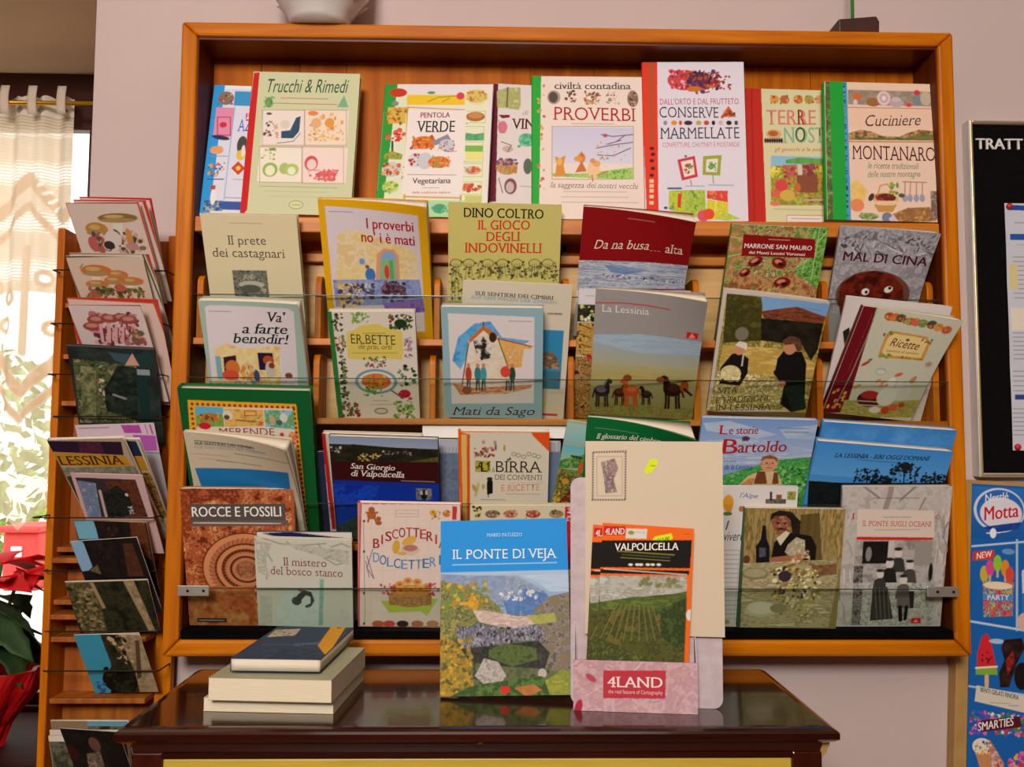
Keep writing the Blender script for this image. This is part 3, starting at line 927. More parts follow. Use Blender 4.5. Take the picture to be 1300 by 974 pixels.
ART['terre'] = ('d9d3a8', [
('p',[-10,-12,259,-20,301,2436,-4,2444],'c02a20'),
('p',[76,-14,112,-15,117,2380,87,2380],'a8241c'),
('e',483,189,79,77,'d99a4a'),
('d',405,117,561,260,9,24,'c83a3a e8c060 8a5a2a d97a5a',0),
('e',657,184,79,77,'b86a3a'),
('d',579,112,735,255,9,24,'c83a3a e8c060 8a5a2a d97a5a',1),
('e',889,177,79,77,'c8702a'),
('d',811,105,966,248,9,24,'c83a3a e8c060 8a5a2a d97a5a',2),
('e',1078,171,79,77,'a8a04a'),
('d',1001,100,1156,242,9,24,'c83a3a e8c060 8a5a2a d97a5a',3),
('e',1255,166,79,77,'d8a880'),
('d',1178,94,1333,237,9,24,'c83a3a e8c060 8a5a2a d97a5a',4),
('t','TERRE',337,643,1188,624,265,'d8827a','sb'),
('t','R',859,627,1005,623,269,'a8251c','sb'),
('t','NOSTRE',609,964,1604,929,277,'8ab89a','sb'),
('t','O',824,939,997,934,265,'2f5a3a','sb'),
('e',461,810,132,83,'d9a880'),
('e',449,798,85,50,'b8602a'),
('e',316,928,21,44,'3a2a2a'),
('e',355,927,21,44,'3a2a2a'),
('e',395,926,21,44,'3a2a2a'),
('e',434,925,21,44,'3a2a2a'),
('e',473,924,21,44,'3a2a2a'),
('e',513,923,21,44,'3a2a2a'),
('e',552,921,21,45,'3a2a2a'),
('e',592,920,21,45,'3a2a2a'),
('t','gli gnocchi e le paste',463,1113,1326,1089,69,'c8684a','i'),
('r',401,1191,1418,2036,'8fc0d8'),
('P',[656,1262,899,1208,1442,1240,1440,1318,655,1325],'5a9a4a 6aaa5a',61,1,0),
('P',[397,1379,1441,1287,1418,2036,383,2064],'b8b848 6a8a3a c8a040 8a4a30',104,1,3),
('r',832,1492,1184,1825,'8a5038'),
('d',624,1373,800,1555,18,48,'a83a4a c85a5a',4),
('r',851,1335,927,1521,'d8c8b8'),
('d',956,1363,1162,1545,16,48,'b04a5a 8a3a4a',5),
('d',397,1379,559,1562,20,37,'d8d040 e8e060',6),
('d',1227,1356,1387,1571,22,37,'d8d048 6a9a3a',7),
('e',571,1718,108,112,'d8484a'),
('e',492,1860,90,68,'d8684a'),
('e',672,1886,132,99,'d0b050'),
('e',459,2031,90,43,'e07a5a'),
('e',840,1741,55,82,'c86a3a'),
('n',793,1852,1362,1914,'c8c060 9aa040 b86a3a',54,1,0),
('l',[940,1956,1361,1945],30,'b8b0a0'),
('s',433,2118,1325,2138,1,'7a7a60'),
('r',649,2236,1409,2330,'e8dcd8'),
('l',[649,2230,1413,2210,1409,2333,646,2353,649,2230],9,'c8604a'),
('s',723,2265,1201,2296,1,'b05a6a')])
ART['montanaro'] = ('e6c8b4', [
('p',[12,0,324,-8,353,2414,366,2474,4,2484],'22a03a'),
('P',[12,0,87,-2,94,2481,4,2484],'2a6a3a 7a4a30 3a8a4a 8a9a5a',72,1,0),
('p',[315,-8,374,-10,389,2473,323,2475],'4a9ac8'),
('d',326,10,338,2429,40,20,'1a2a3a 202838',2),
('r',374,-4,1856,88,'e6cbb0'),
('n',389,135,1856,395,'8a8070 9a8a78 a8988a',88,1,0),
('e',540,250,77,63,'c86a40'),
('e',507,358,35,56,'d8c8c0'),
('e',803,343,118,76,'9a6a3a'),
('e',983,269,112,126,'e0c4c8'),
('e',983,269,71,82,'c8a8b0'),
('e',983,269,35,44,'e8d8d8'),
('e',1187,348,124,76,'b8a8a8'),
('e',1189,285,77,44,'c8b8b8'),
('e',1393,377,47,38,'d8404a'),
('e',1536,160,53,50,'d03a4a'),
('e',1543,298,83,93,'7a8a90'),
('e',1677,256,90,126,'c0b098'),
('e',1815,300,53,93,'8a8a9a'),
('l',[363,449,1863,433],15,'c87a6a'),
('r',380,486,1849,788,'e8c4ac'),
('t','Cuciniere',667,768,1581,727,192,'3a2a26','is'),
('P',[373,1009,391,900,583,833,759,859,933,932,1227,939,1346,874,1554,806,1847,829,1848,974],'b08050 c89a68 8a6a40 6a4a30',65,1,0),
('P',[373,1015,521,968,1402,956,1581,883,1851,891,1850,987],'4a6a3a 5a7a40 8a7040',59,1,0),
('l',[366,1046,1855,1011],21,'c87a3a'),
('t','MONTANARO',429,1347,1798,1346,238,'4a1a1a','s'),
('t','le ricette tradizionali',683,1499,1524,1494,105,'6a8a5a','i'),
('t','delle nostre montagne',678,1652,1543,1622,105,'6a8a5a','i'),
('P',[398,1776,503,1682,672,1891,609,2074,390,2111],'e8c878 e0b868',75,1,0),
('e',491,2138,116,110,'e08a5a'),
('l',[1254,1716,1638,1717],17,'9a7a70'),
('l',[1288,1727,1275,1950],18,'a88a80'),
('e',1274,1995,44,67,'9a9ab0'),
('l',[1376,1725,1362,1947],17,'a88a80'),
('e',1361,1993,44,67,'9a9ab0'),
('l',[1478,1722,1464,1944],17,'a88a80'),
('e',1463,1990,44,67,'9a9ab0'),
('l',[1574,1719,1560,1942],18,'a88a80'),
('e',1559,1987,44,67,'9a9ab0'),
('p',[767,2116,1145,2105,1068,2237,836,2244],'c0944a'),
('e',959,2019,209,110,'d8b060'),
('e',960,1998,168,73,'6a2a20'),
('d',801,1948,1118,2045,30,26,'8a2a20 3a2a1a b8402a',3),
('p',[784,2054,1147,2044,1101,2121,825,2129],'e8c0a0'),
('l',[830,1962,878,1793,996,1760,1093,1924],20,'c8903a'),
('d',1025,1759,1165,1938,14,41,'8aa83a 6a8a3a',4),
('e',727,1995,41,73,'3a3a2a',0.5),
('e',1223,1951,52,37,'4a5a3a'),
('e',674,2339,220,96,'d8d0cc'),
('e',674,2321,165,60,'9aa05a'),
('d',545,2273,803,2371,24,23,'5a8a3a b8b070',5),
('e',978,2336,87,92,'7a7a9a'),
('e',1079,2358,75,48,'c8c0d0'),
('P',[1067,2273,1303,2161,1681,2135,1788,2374,1179,2409],'a87a48 8a6038 c8985a',75,1,0),
('n',1697,1862,1818,2343,'8a7060 6a5a58 a89080',70,1,0)])
ART['prete'] = ('dfd3ad', [
('s',454,118,966,145,1,'a89c80'),
('t','Il prete',387,474,997,473,143,'4a4438','s'),
('t','dei castagnari',127,675,1286,681,145,'4a4438','s'),
('n',406,892,964,1785,'3a3a34 6a6a60 8a8a7a 4a4a40 a8a894',75,1,0),
('e',696,1129,207,63,'b8b8a4'),
('e',672,1200,170,70,'5a5a50')])
ART['iproverbi'] = ('e8b012', [
('p',[102,103,1576,164,1580,2207,112,2075],'e0d4dc'),
('s',162,175,534,203,1,'8a8088'),
('t','I proverbi',740,437,1492,443,166,'b01a26','b'),
('t','no’ i è mati',642,661,1496,680,168,'b01a26','b'),
('P',[260,570,428,481,662,488,1434,757,1509,897,1520,1303,192,1313],'ead9a0 e8cf8a ecdcb8 e6c890',201,1,2),
('p',[823,1292,870,862,978,768,1146,769,1223,879,1214,1297],'e6a070'),
('p',[890,1297,928,894,1009,802,1127,806,1178,900,1163,1299],'8ab0d8'),
('p',[908,1296,938,947,1162,936,1152,1299],'8ac080'),
('e',1012,1159,41,124,'d8403a'),
('r',1059,960,1120,1282,'6aa86a'),
('r',577,936,680,1053,'c8c8d8'),
('e',623,994,41,50,'7a9ac8'),
('e',743,1215,82,115,'3f7ac0'),
('e',702,1080,34,32,'8a5a4a'),
('P',[131,1314,1538,1272,1568,1695,136,1778],'8a9ad0 9aa8d8 7a86c8',88,1,0),
('d',187,1377,567,1771,90,48,'e8d070 d8c0a0 6a5a6a c8a860 4a4a6a',5),
('d',391,1374,783,1620,60,37,'3a3a4a 5a5a6a c8c8d0',6),
('e',1102,1447,207,81,'5a3a4a'),
('d',906,1326,1328,1682,60,41,'4a2a3a 3a3a4a 7a5060 8a6a7a',7),
('P',[915,1710,1572,1600,1595,1845,971,1913],'7a50b8 9a78c8 8a68c0',69,1,0),
('s',1410,2114,1513,2150,1,'b0a8b0')])
ART['dino'] = ('c9c070', [
('t','DINO COLTRO',249,214,1513,216,147,'14110c','sb'),
('t','IL GIOCO',466,407,1301,393,146,'cf3418','sb'),
('t','DEGLI',612,590,1153,578,146,'cf3418','sb'),
('t','INDOVINELLI',259,781,1508,763,155,'cf3418','sb'),
('d',30,914,1754,1186,260,31,'3a3a22 8a8450 b8b068 5a5630',3),
('d',18,1176,529,1552,90,29,'4a4628 a89f5c',4),
('e',124,959,94,72,'4a4628'),
('e',124,959,82,60,'c4bb6c'),
('l',[91,972,71,1175],9,'5a5632'),
('l',[124,971,124,1174],9,'5a5632'),
('l',[156,970,177,1173],9,'5a5632'),
('e',335,954,94,72,'4a4628'),
('e',335,954,82,60,'c4bb6c'),
('l',[302,967,283,1170],9,'5a5632'),
('l',[335,966,336,1169],9,'5a5632'),
('l',[368,965,389,1168],9,'5a5632'),
('e',640,948,94,70,'4a4628'),
('e',640,948,82,59,'c4bb6c'),
('l',[608,960,590,1163],9,'5a5632'),
('l',[640,959,643,1162],9,'5a5632'),
('l',[673,959,696,1161],9,'5a5632'),
('e',875,942,94,72,'4a4628'),
('e',875,942,82,60,'c4bb6c'),
('l',[842,955,826,1158],9,'5a5632'),
('l',[875,954,879,1157],9,'5a5632'),
('l',[908,953,932,1156],9,'5a5632'),
('e',1110,937,94,72,'4a4628'),
('e',1110,937,82,60,'c4bb6c'),
('l',[1077,950,1062,1153],9,'5a5632'),
('l',[1110,949,1115,1152],9,'5a5632'),
('l',[1143,948,1168,1151],9,'5a5632'),
('e',1392,931,94,70,'4a4628'),
('e',1392,931,82,59,'c4bb6c'),
('l',[1359,943,1345,1147],9,'5a5632'),
('l',[1392,943,1398,1145],9,'5a5632'),
('l',[1425,942,1451,1144],9,'5a5632'),
('e',1603,926,94,72,'4a4628'),
('e',1603,926,82,60,'c4bb6c'),
('l',[1571,939,1558,1142],9,'5a5632'),
('l',[1603,938,1610,1141],9,'5a5632'),
('l',[1636,937,1663,1140],9,'5a5632'),
('d',1511,1000,1803,1233,60,21,'4a4628 c9c070',5),
('l',[53,1223,63,1562],9,'4a4628'),
('l',[100,1222,110,1561],10,'4a4628'),
('l',[159,1221,170,1560],10,'4a4628'),
('l',[230,1219,241,1558],10,'4a4628')])
ART['busa'] = ('8a0d12', [
('P',[-53,882,505,846,1102,807,1719,775,1770,1198,-64,1378],'8aa0c0 b8c0cc d0d0d4 7a8cb0 a8acb8',78,4,3),
('d',338,1072,1736,1122,50,21,'5a5a68 e8e4e4 3a3a4a 8a98b8',2),
('P',[395,920,792,930,1118,944,759,1058,522,1031],'6a86b8 8aa0c8',69,3,0),
('r',-60,1379,1768,2248,'d9d4d8'),
('s',711,114,1128,129,1,'d8b0a8'),
('t','Da na busa',222,668,1082,593,146,'ecdccc','si'),
('t','...',1097,608,1259,598,29,'ecdccc','b'),
('t','alta',1332,607,1606,596,147,'ecdccc','s')])
ART['marrone'] = ('9a7a4a', [
('n',-60,-14,1615,2036,'5a8a3a 8ab060 c8a070 a86a3a 4a7a34 d8c0a0',98,1,4),
('P',[1260,-39,1623,-55,1597,993,1103,746,1285,513],'4a8a2e 6aaa44 8ac060 2f6a28',50,1,5),
('P',[-75,55,154,9,231,520,10,905],'c8a078 b87a4a 6a9a48',79,1,6),
('l',[1352,66,1251,740],15,'b8d090'),
('l',[1535,59,1188,592],15,'b8d090'),
('l',[1612,276,1127,670],15,'b8d090'),
('l',[1412,-9,1420,847],15,'b8d090'),
('l',[-18,198,187,226],14,'b8d090'),
('l',[-25,531,241,464],15,'b8d090'),
('P',[58,979,278,705,714,876,1103,746,1441,961,1557,1188,21,1250],'b88858 c89a68 a8683a 8a5a30',89,1,7),
('p',[201,152,1374,183,1412,493,218,506],'8a1210'),
('s',624,207,958,230,1,'e0b0a0'),
('t','MARRONE SAN MAURO',245,371,1341,369,73,'f0e4e0','b'),
('t','dei Monti Lessini Veronesi',333,463,1247,462,48,'f0e4e0','b'),
('e',464,592,126,75,'7a1a14',-0.5),
('e',446,571,62,30,'d88a70',-0.5),
('e',489,610,50,26,'3a0a08',-0.5),
('e',318,779,96,68,'7a1a14',-0.5),
('e',300,757,48,27,'d88a70',-0.5),
('e',343,797,38,24,'3a0a08',-0.5),
('e',854,598,126,90,'7a1a14',0.3),
('e',836,577,63,36,'d88a70',0.3),
('e',880,616,50,31,'3a0a08',0.3),
('e',954,924,141,91,'7a1a14',-0.2),
('e',935,901,70,36,'d88a70',-0.2),
('e',979,942,57,32,'3a0a08',-0.2),
('d',429,964,1332,1197,30,38,'c8b060 6a8a38 8a4a2a',9)])
ART['mal'] = ('a09ca0', [
('n',-60,-27,1522,1438,'9a98a0 b4b0b6 88868c a8a4a8',142,1,3),
('l',[1232,257,1221,336],18,'484650'),
('l',[276,365,403,433],20,'484650'),
('l',[1394,321,1238,388],22,'d0ccd0'),
('l',[402,235,369,363],21,'5a585e'),
('l',[367,59,334,120],12,'484650'),
('l',[943,277,1102,444],22,'5a585e'),
('l',[1174,290,1187,367],9,'484650'),
('l',[492,70,563,113],19,'d0ccd0'),
('l',[416,404,281,553],12,'6a686e'),
('l',[698,146,582,319],10,'484650'),
('l',[848,157,893,221],23,'d0ccd0'),
('l',[699,222,893,314],19,'6a686e'),
('l',[737,259,817,312],10,'d0ccd0'),
('l',[442,290,550,447],14,'6a686e'),
('l',[227,308,323,480],15,'d0ccd0'),
('l',[1298,-61,1398,-12],23,'5a585e'),
('l',[569,199,554,303],17,'d0ccd0'),
('l',[814,314,1017,379],23,'d0ccd0'),
('l',[330,286,271,356],19,'484650'),
('l',[1019,289,1053,401],16,'d0ccd0'),
('l',[1301,220,1450,382],13,'5a585e'),
('l',[309,299,386,403],14,'484650'),
('l',[1304,-8,1178,195],12,'5a585e'),
('l',[1355,325,1516,359],18,'484650'),
('l',[1070,307,986,503],13,'5a585e'),
('l',[625,377,781,436],25,'484650'),
('P',[16,420,52,198,382,35,875,109,1451,10,1438,280,900,219,485,212],'6a686e 8a888e b8b4b8 4a484e',80,1,2),
('t','MAL DI CINA',112,550,1421,562,148,'4a0c18','b'),
('e',692,1106,602,416,'6e4434'),
('P',[149,1206,141,939,369,759,649,695,946,746,1147,926,1219,1157,1227,1711,317,1745],'5a160c 742412 3a0c06',225,1,4),
('e',570,1050,62,57,'e8e0d8'),
('e',586,1057,26,27,'1a1010'),
('e',934,993,68,54,'e8e0d8',-0.4),
('e',951,969,28,27,'1a1010')])
ART['farte'] = ('a3bdb0', [
('p',[93,99,187,71,1405,83,1482,131,1376,1875,23,1879],'dfd6dc'),
('s',144,153,485,188,1,'8a8a8a'),
('t',"Va'",1049,321,1362,313,163,'16301f','sbi'),
('t','a farte',621,524,1344,514,161,'16301f','sbi'),
('t','benedir!',463,688,1351,686,161,'16301f','sbi'),
('P',[160,789,336,700,623,784,1194,717,1126,1503,86,1508],'e8cf8a ecd9a8 e0b870',132,1,2),
('r',145,913,228,1307,'7ab0c0'),
('p',[274,930,477,893,461,1306,261,1307],'3a1f28'),
('e',402,1108,112,130,'d8743a'),
('e',353,1234,134,88,'d8503a'),
('r',821,845,1060,1143,'2a1a3a'),
('e',982,974,87,80,'b8502a'),
('e',997,1137,80,146,'c8c0b0'),
('e',1022,1064,47,51,'8a3a2a'),
('d',522,1071,729,1304,26,40,'e0b060 d89040 c87a4a',4),
('e',1277,1235,60,52,'8a4a2a'),
('e',768,1249,47,110,'3a4a7a'),
('l',[1172,916,1160,1171],16,'e8e0e0'),
('l',[1237,1236,1304,1235],13,'5a2a1a'),
('d',128,1308,1326,1688,40,54,'c8b090 8a9aa0 d8c8b0',7)])
ART['erbette'] = ('dcd5c8', [
('p',[-21,-13,63,-12,94,1855,11,1863],'2a7a35'),
('p',[263,347,391,309,474,239,754,201,857,259,1032,298,1130,337,1125,708,1093,819,788,787,569,819,246,794],'dcc964'),
('s',513,336,856,387,1,'8a7a30'),
('t','ER.BETTE',324,534,1010,558,158,'3a3420','s'),
('t','de prai, orti',431,628,956,637,87,'7a6a30','i'),
('s',327,676,1037,724,1,'9a8a40'),
('d',60,29,212,316,26,32,'3a3a28 5a4a30 2a3a20',1),
('d',359,29,612,201,26,32,'6a9a40 8ab050',2),
('d',922,49,1281,298,40,36,'2f4a2a 1f2a1a 8a2a3a 4a6a3a',3),
('e',1108,202,99,77,'1f3a1c'),
('d',67,355,244,589,26,29,'d8a050 c85a4a 5a8a4a 8a3a4a',4),
('d',1152,395,1258,788,26,29,'b07a9a 8a5a7a a890a8',5),
('d',100,589,206,1519,70,32,'3a5a34 2a2a20 5a3a30 6a7a4a',6),
('d',500,767,851,947,34,29,'8a2a40 b04a6a 5a7a3a',7),
('e',667,1198,336,221,'7a9aa8'),
('e',667,1198,285,177,'d8e0dc'),
('e',667,1198,235,146,'cf7a2c'),
('d',473,1088,863,1309,22,34,'c8502a d98a2b b8342a e0b040 6a9a3a',334),
('d',464,1271,745,1478,30,33,'3a7a2a 5a9a3a',8),
('l',[900,1354,1076,1499],26,'5a5a6a'),
('d',1032,947,1290,1273,30,36,'2f6a34 4a8a44 1f4a24',9),
('e',1142,928,36,32,'2a1a3a'),
('e',1110,1417,95,75,'b8203a'),
('d',1017,1354,1204,1521,12,33,'d8405a a01a2a',10),
('d',933,1541,1244,1857,50,37,'6a9a44 8ab458 4a7a34',11),
('d',164,1581,369,1813,40,33,'b83a3a 3a6a34 8a2a2a 2f5a2a',12),
('s',594,1519,832,1562,1,'8a8078'),
('s',534,1594,902,1629,1,'a09488'),
('e',714,1729,111,60,'7a7a70'),
('e',714,1729,89,38,'d0c8bc'),
('d',55,1560,144,1834,20,30,'4a6a3a 7a3a3a',13)])
ART['sentieri'] = ('d2c9b4', [
('t','SUI SENTIERI DEI CIMBRI',200,230,1432,251,61,'4a4438','sb'),
('t','AUF DEN WEGEN DER ZIMBERN',129,290,1493,319,52,'6a9ab8','s'),
('s',1353,463,1584,490,1,'4a4438'),
('t','CIMBRI',1354,502,1579,491,38,'5a5448','s'),
('r',1192,745,1628,1737,'2f86b4'),
('P',[1226,1381,1323,1123,1470,1104,1571,1247,1600,1402],'8a6a48 5a4a3a a88a68',60,1,0),
('r',1230,1440,1621,1738,'3a7086'),
('r',1269,2170,1613,2210,'c83028'),
('e',1381,2010,30,57,'c8d030')])
ART['mati'] = ('93b6c2', [
('p',[105,104,1443,147,1439,1613,118,1650],'e0d8d8'),
('s',1046,198,1401,238,1,'8a8a8a'),
('P',[152,892,254,501,511,267,761,225,937,489,1367,539,1224,638,1008,604,429,730,276,1048],'4aa0dc 6ab4e4 3a90d0',124,1,2),
('P',[285,1369,416,537,653,295,873,452,1024,994,1077,1434,819,1459],'e6dccc ded0b8 ecdfd4',148,1,3),
('p',[416,537,653,295,873,452,847,548,652,379,432,594],'c8702a'),
('P',[873,510,1367,616,1404,674,1278,676,1242,990,1042,1014],'e6b868 e0a850 d8cfc0',106,1,4),
('l',[873,510,1403,635],21,'a84a3a'),
('e',794,492,58,85,'3a2a20'),
('P',[487,555,650,475,773,685,753,842,608,884,520,729],'2a2220 3a3230 c8c0b8 e0d8d0',72,1,5),
('l',[414,595,285,1369],18,'5a4030'),
('l',[873,510,1060,1073],18,'6a4a30'),
('l',[653,303,654,246],25,'8a3a2a'),
('P',[140,1291,489,1365,1415,1285,1389,1346,1004,1456,264,1492],'c87a4a d89a68 b85a3a e0b890',89,3,6),
('e',402,1126,51,136,'b8402a'),
('e',405,974,29,36,'c88a60'),
('l',[384,1246,373,1408],26,'3a3a3a'),
('l',[418,1245,421,1407],26,'4a6a78'),
('e',548,1123,52,136,'3a7a8a'),
('e',551,972,29,36,'c88a60'),
('l',[532,1243,521,1405],26,'3a3a3a'),
('l',[565,1242,569,1404],26,'4a6a78'),
('e',640,1121,51,136,'4a9aa0'),
('e',642,970,29,36,'c88a60'),
('l',[623,1241,613,1403],26,'3a3a3a'),
('l',[656,1241,661,1402],26,'4a6a78'),
('e',1024,1113,51,136,'d8cfc8'),
('e',1024,963,29,36,'c88a60'),
('l',[1008,1233,1000,1395],26,'3a3a3a'),
('l',[1041,1233,1048,1394],26,'4a6a78'),
('e',1097,1112,51,136,'2a4a3a'),
('e',1097,961,29,36,'c88a60'),
('l',[1082,1232,1074,1393],26,'3a3a3a'),
('l',[1115,1231,1122,1392],26,'4a6a78'),
('e',987,1074,80,96,'d84a3a'),
('e',369,1408,74,73,'8a5a3a'),
('t','Mati da Sago',112,1849,1455,1827,143,'3a1626','si')])
ART['horsesback'] = ('cfd0d6', [
('r',-60,-60,281,235,'dcd8dc'),
('s',119,88,248,118,1,'9a9aa0'),
('n',-60,245,296,526,'1a1a14 2a2a1c 3a3a28',54,1,0),
('d',-13,256,269,527,16,35,'9ab060 c8c878 e8e4d0',2),
('n',-60,537,312,1091,'c8a048 a87a3a d8b860 6a3a1a',59,1,3),
('n',-60,1103,356,2208,'8a5a2a b88a48 5a2a14 c8a060 3a1a10',60,1,4),
('e',217,1108,44,52,'c8302a'),
('l',[28,560,221,640],16,'5a2f18'),
('l',[52,728,229,795],16,'5a2f18'),
('l',[76,898,237,950],16,'5a2f18'),
('l',[101,1068,245,1107],16,'5a2f18'),
('l',[125,1240,253,1266],16,'5a2f18'),
('l',[150,1413,261,1425],16,'5a2f18'),
('l',[175,1588,269,1586],16,'5a2f18')])
ART['lessinia'] = ('9c9896', [
('l',[14,226,432,202,821,206,1141,229],19,'b83a3a'),
('s',94,150,468,154,1,'7a6a6a'),
('t','La Lessinia',106,365,845,356,112,'e8e4e0','s'),
('r',1427,568,1599,681,'d01f1f'),
('p',[1463,675,1504,577,1563,659],'e89a90'),
('g',-60,763,1725,1334,'94acc0','b0ac80'),
('P',[-91,763,700,692,1684,718,1712,963,723,1009,-87,863],'8fb0c8 a8bccb 9ab4c6',159,3,2),
('g',-60,1241,1725,2013,'b0aa78','86804a'),
('P',[-57,1476,693,1351,1761,1396,1765,1427,-54,1535],'b8a860 a89a58',81,3,0),
('n',-60,1928,1725,2198,'7a8440 8f9048 6a6a34 9a8448',55,1,4),
('l',[98,1760,109,1879,105,1992],31,'2a1f24'),
('l',[136,1758,145,1877,146,1990],31,'2a1f24'),
('l',[237,1751,241,1871,252,1982],31,'2a1f24'),
('l',[276,1748,278,1868,293,1980],31,'2a1f24'),
('e',187,1714,126,102,'2a1f24'),
('e',173,1684,82,58,'6a6070'),
('p',[207,1647,248,1521,300,1512,312,1706],'2a1f24'),
('e',302,1533,52,34,'2a1f24',0.8),
('l',[249,1526,211,1633],29,'6a6070'),
('l',[70,1696,43,1830],29,'2a1f24'),
('l',[404,1762,413,1857,411,1946],25,'3a1c14'),
('l',[435,1760,442,1855,444,1944],25,'3a1c14'),
('l',[514,1754,518,1850,528,1938],25,'3a1c14'),
('l',[545,1752,547,1848,560,1936],25,'3a1c14'),
('e',474,1725,100,81,'3a1c14'),
('e',463,1701,65,46,'5a2c1a'),
('p',[490,1672,522,1571,563,1564,573,1719],'3a1c14'),
('e',564,1580,42,27,'3a1c14',0.8),
('l',[522,1575,493,1661],23,'5a2c1a'),
('l',[382,1711,361,1818],23,'3a1c14'),
('l',[559,1730,571,1852,569,1967],32,'b4501f'),
('l',[598,1728,608,1850,610,1964],32,'b4501f'),
('l',[700,1721,706,1843,719,1957],32,'b4501f'),
('l',[739,1718,743,1840,760,1954],32,'b4501f'),
('e',649,1683,126,104,'b4501f'),
('e',659,1650,81,59,'c86a34'),
('p',[620,1618,563,1495,509,1493,522,1692],'b4501f'),
('e',511,1515,53,35,'b4501f',-0.8),
('l',[563,1500,614,1605],29,'c86a34'),
('l',[763,1648,807,1781],29,'b4501f'),
('l',[836,1758,845,1839,844,1916],21,'1f1614'),
('l',[862,1756,870,1838,872,1914],21,'1f1614'),
('l',[930,1752,935,1833,944,1909],21,'1f1614'),
('l',[956,1750,959,1832,971,1908],21,'1f1614'),
('e',896,1727,84,68,'1f1614'),
('e',902,1704,55,40,'3a2a20'),
('p',[876,1683,838,1600,802,1599,812,1733],'1f1614'),
('e',803,1614,36,23,'1f1614',-0.8),
('l',[838,1604,872,1674],19,'3a2a20'),
('l',[972,1703,1001,1792],19,'1f1614'),
('l',[1203,1676,1220,1819,1220,1954],36,'2a120c'),
('l',[1247,1673,1263,1816,1268,1951],37,'2a120c'),
('l',[1365,1664,1375,1808,1393,1942],36,'2a120c'),
('l',[1410,1661,1418,1805,1440,1939],36,'2a120c'),
('e',1305,1621,145,120,'2a120c'),
('e',1316,1581,95,70,'4a2014'),
('p',[1270,1543,1201,1399,1140,1398,1159,1632],'2a120c'),
('e',1142,1423,61,41,'2a120c',-0.8),
('l',[1202,1405,1263,1528],33,'4a2014'),
('l',[1436,1578,1490,1735],33,'2a120c'),
('e',1485,1545,69,104,'9a4a1f'),
('l',[1490,1591,1606,1690],42,'2a120c'),
('e',580,1463,70,60,'8a3a1a'),
('e',1098,1454,64,49,'8a3a1c')])
ART['vita'] = ('c8c0b4', [
('p',[60,61,1562,37,1628,1034,1589,1892,47,2052,28,2248,1741,2054],'6a5a30'),
('n',53,62,1628,1913,'8a7a30 b09a48 6a6428 c8b468',136,1,2),
('P',[60,61,596,70,684,767,100,868],'4a4418 3a3814 5a5420',104,1,3),
('e',375,688,104,111,'7a7460'),
('p',[576,54,1562,37,1561,266,1129,146,645,285],'7aa8d8'),
('s',1196,154,1475,158,1,'3a4a6a'),
('P',[612,289,1129,146,1557,247,1548,364,662,394],'6a3420 8a4a30 5a2c1c',54,3,0),
('P',[628,398,1548,364,1551,809,1487,1014,1305,766,684,767],'14120e 201c14 2a2418',102,1,0),
('P',[105,905,978,865,1561,1043,1570,1279,105,1444],'c8a850 b8984a d8bc68',126,2,5),
('P',[90,1329,770,1333,1142,1448,1128,1805,5,2069],'d8c890 b8a860 8a7a3c e8dcb0',57,1,6),
('p',[120,1287,265,1041,383,991,538,1088,557,1337,464,1562,139,1558],'16120f'),
('e',377,953,77,90,'c89070'),
('P',[297,885,357,811,484,835,482,942],'d8d0c0 e8e0d0',49,1,0),
('e',293,1366,161,139,'d8c890'),
('d',135,1266,453,1485,30,35,'e8dcb0 c8b478',7),
('l',[447,1022,450,1214],24,'c8c0b0'),
('p',[972,1311,978,1038,1052,895,1325,879,1426,1061,1471,1409,1530,1859,1326,1922,1146,1803,1148,1486],'12100f'),
('e',1137,826,95,122,'c88a68'),
('P',[1007,728,1111,631,1252,657,1335,839,1258,888,1185,762,1053,798],'4a3020 6a4830',34,1,0),
('l',[990,1269,1142,1448],76,'12100f'),
('e',1114,1451,56,54,'c08060'),
('P',[1155,1525,1419,1415,1562,1835,1361,1918],'14201a 1c2c22',48,1,0),
('t','VITA',137,1739,449,1690,109,'2a2210','s'),
('t','E TRADIZIONI',129,1899,943,1770,103,'3a3018','s'),
('t','IN LESSINIA',132,2027,1020,1920,103,'3a3018','s')])
ART['whiteback'] = ('d6cdca', [
('p',[58,577,148,492,218,713,162,872],'2a2220')])
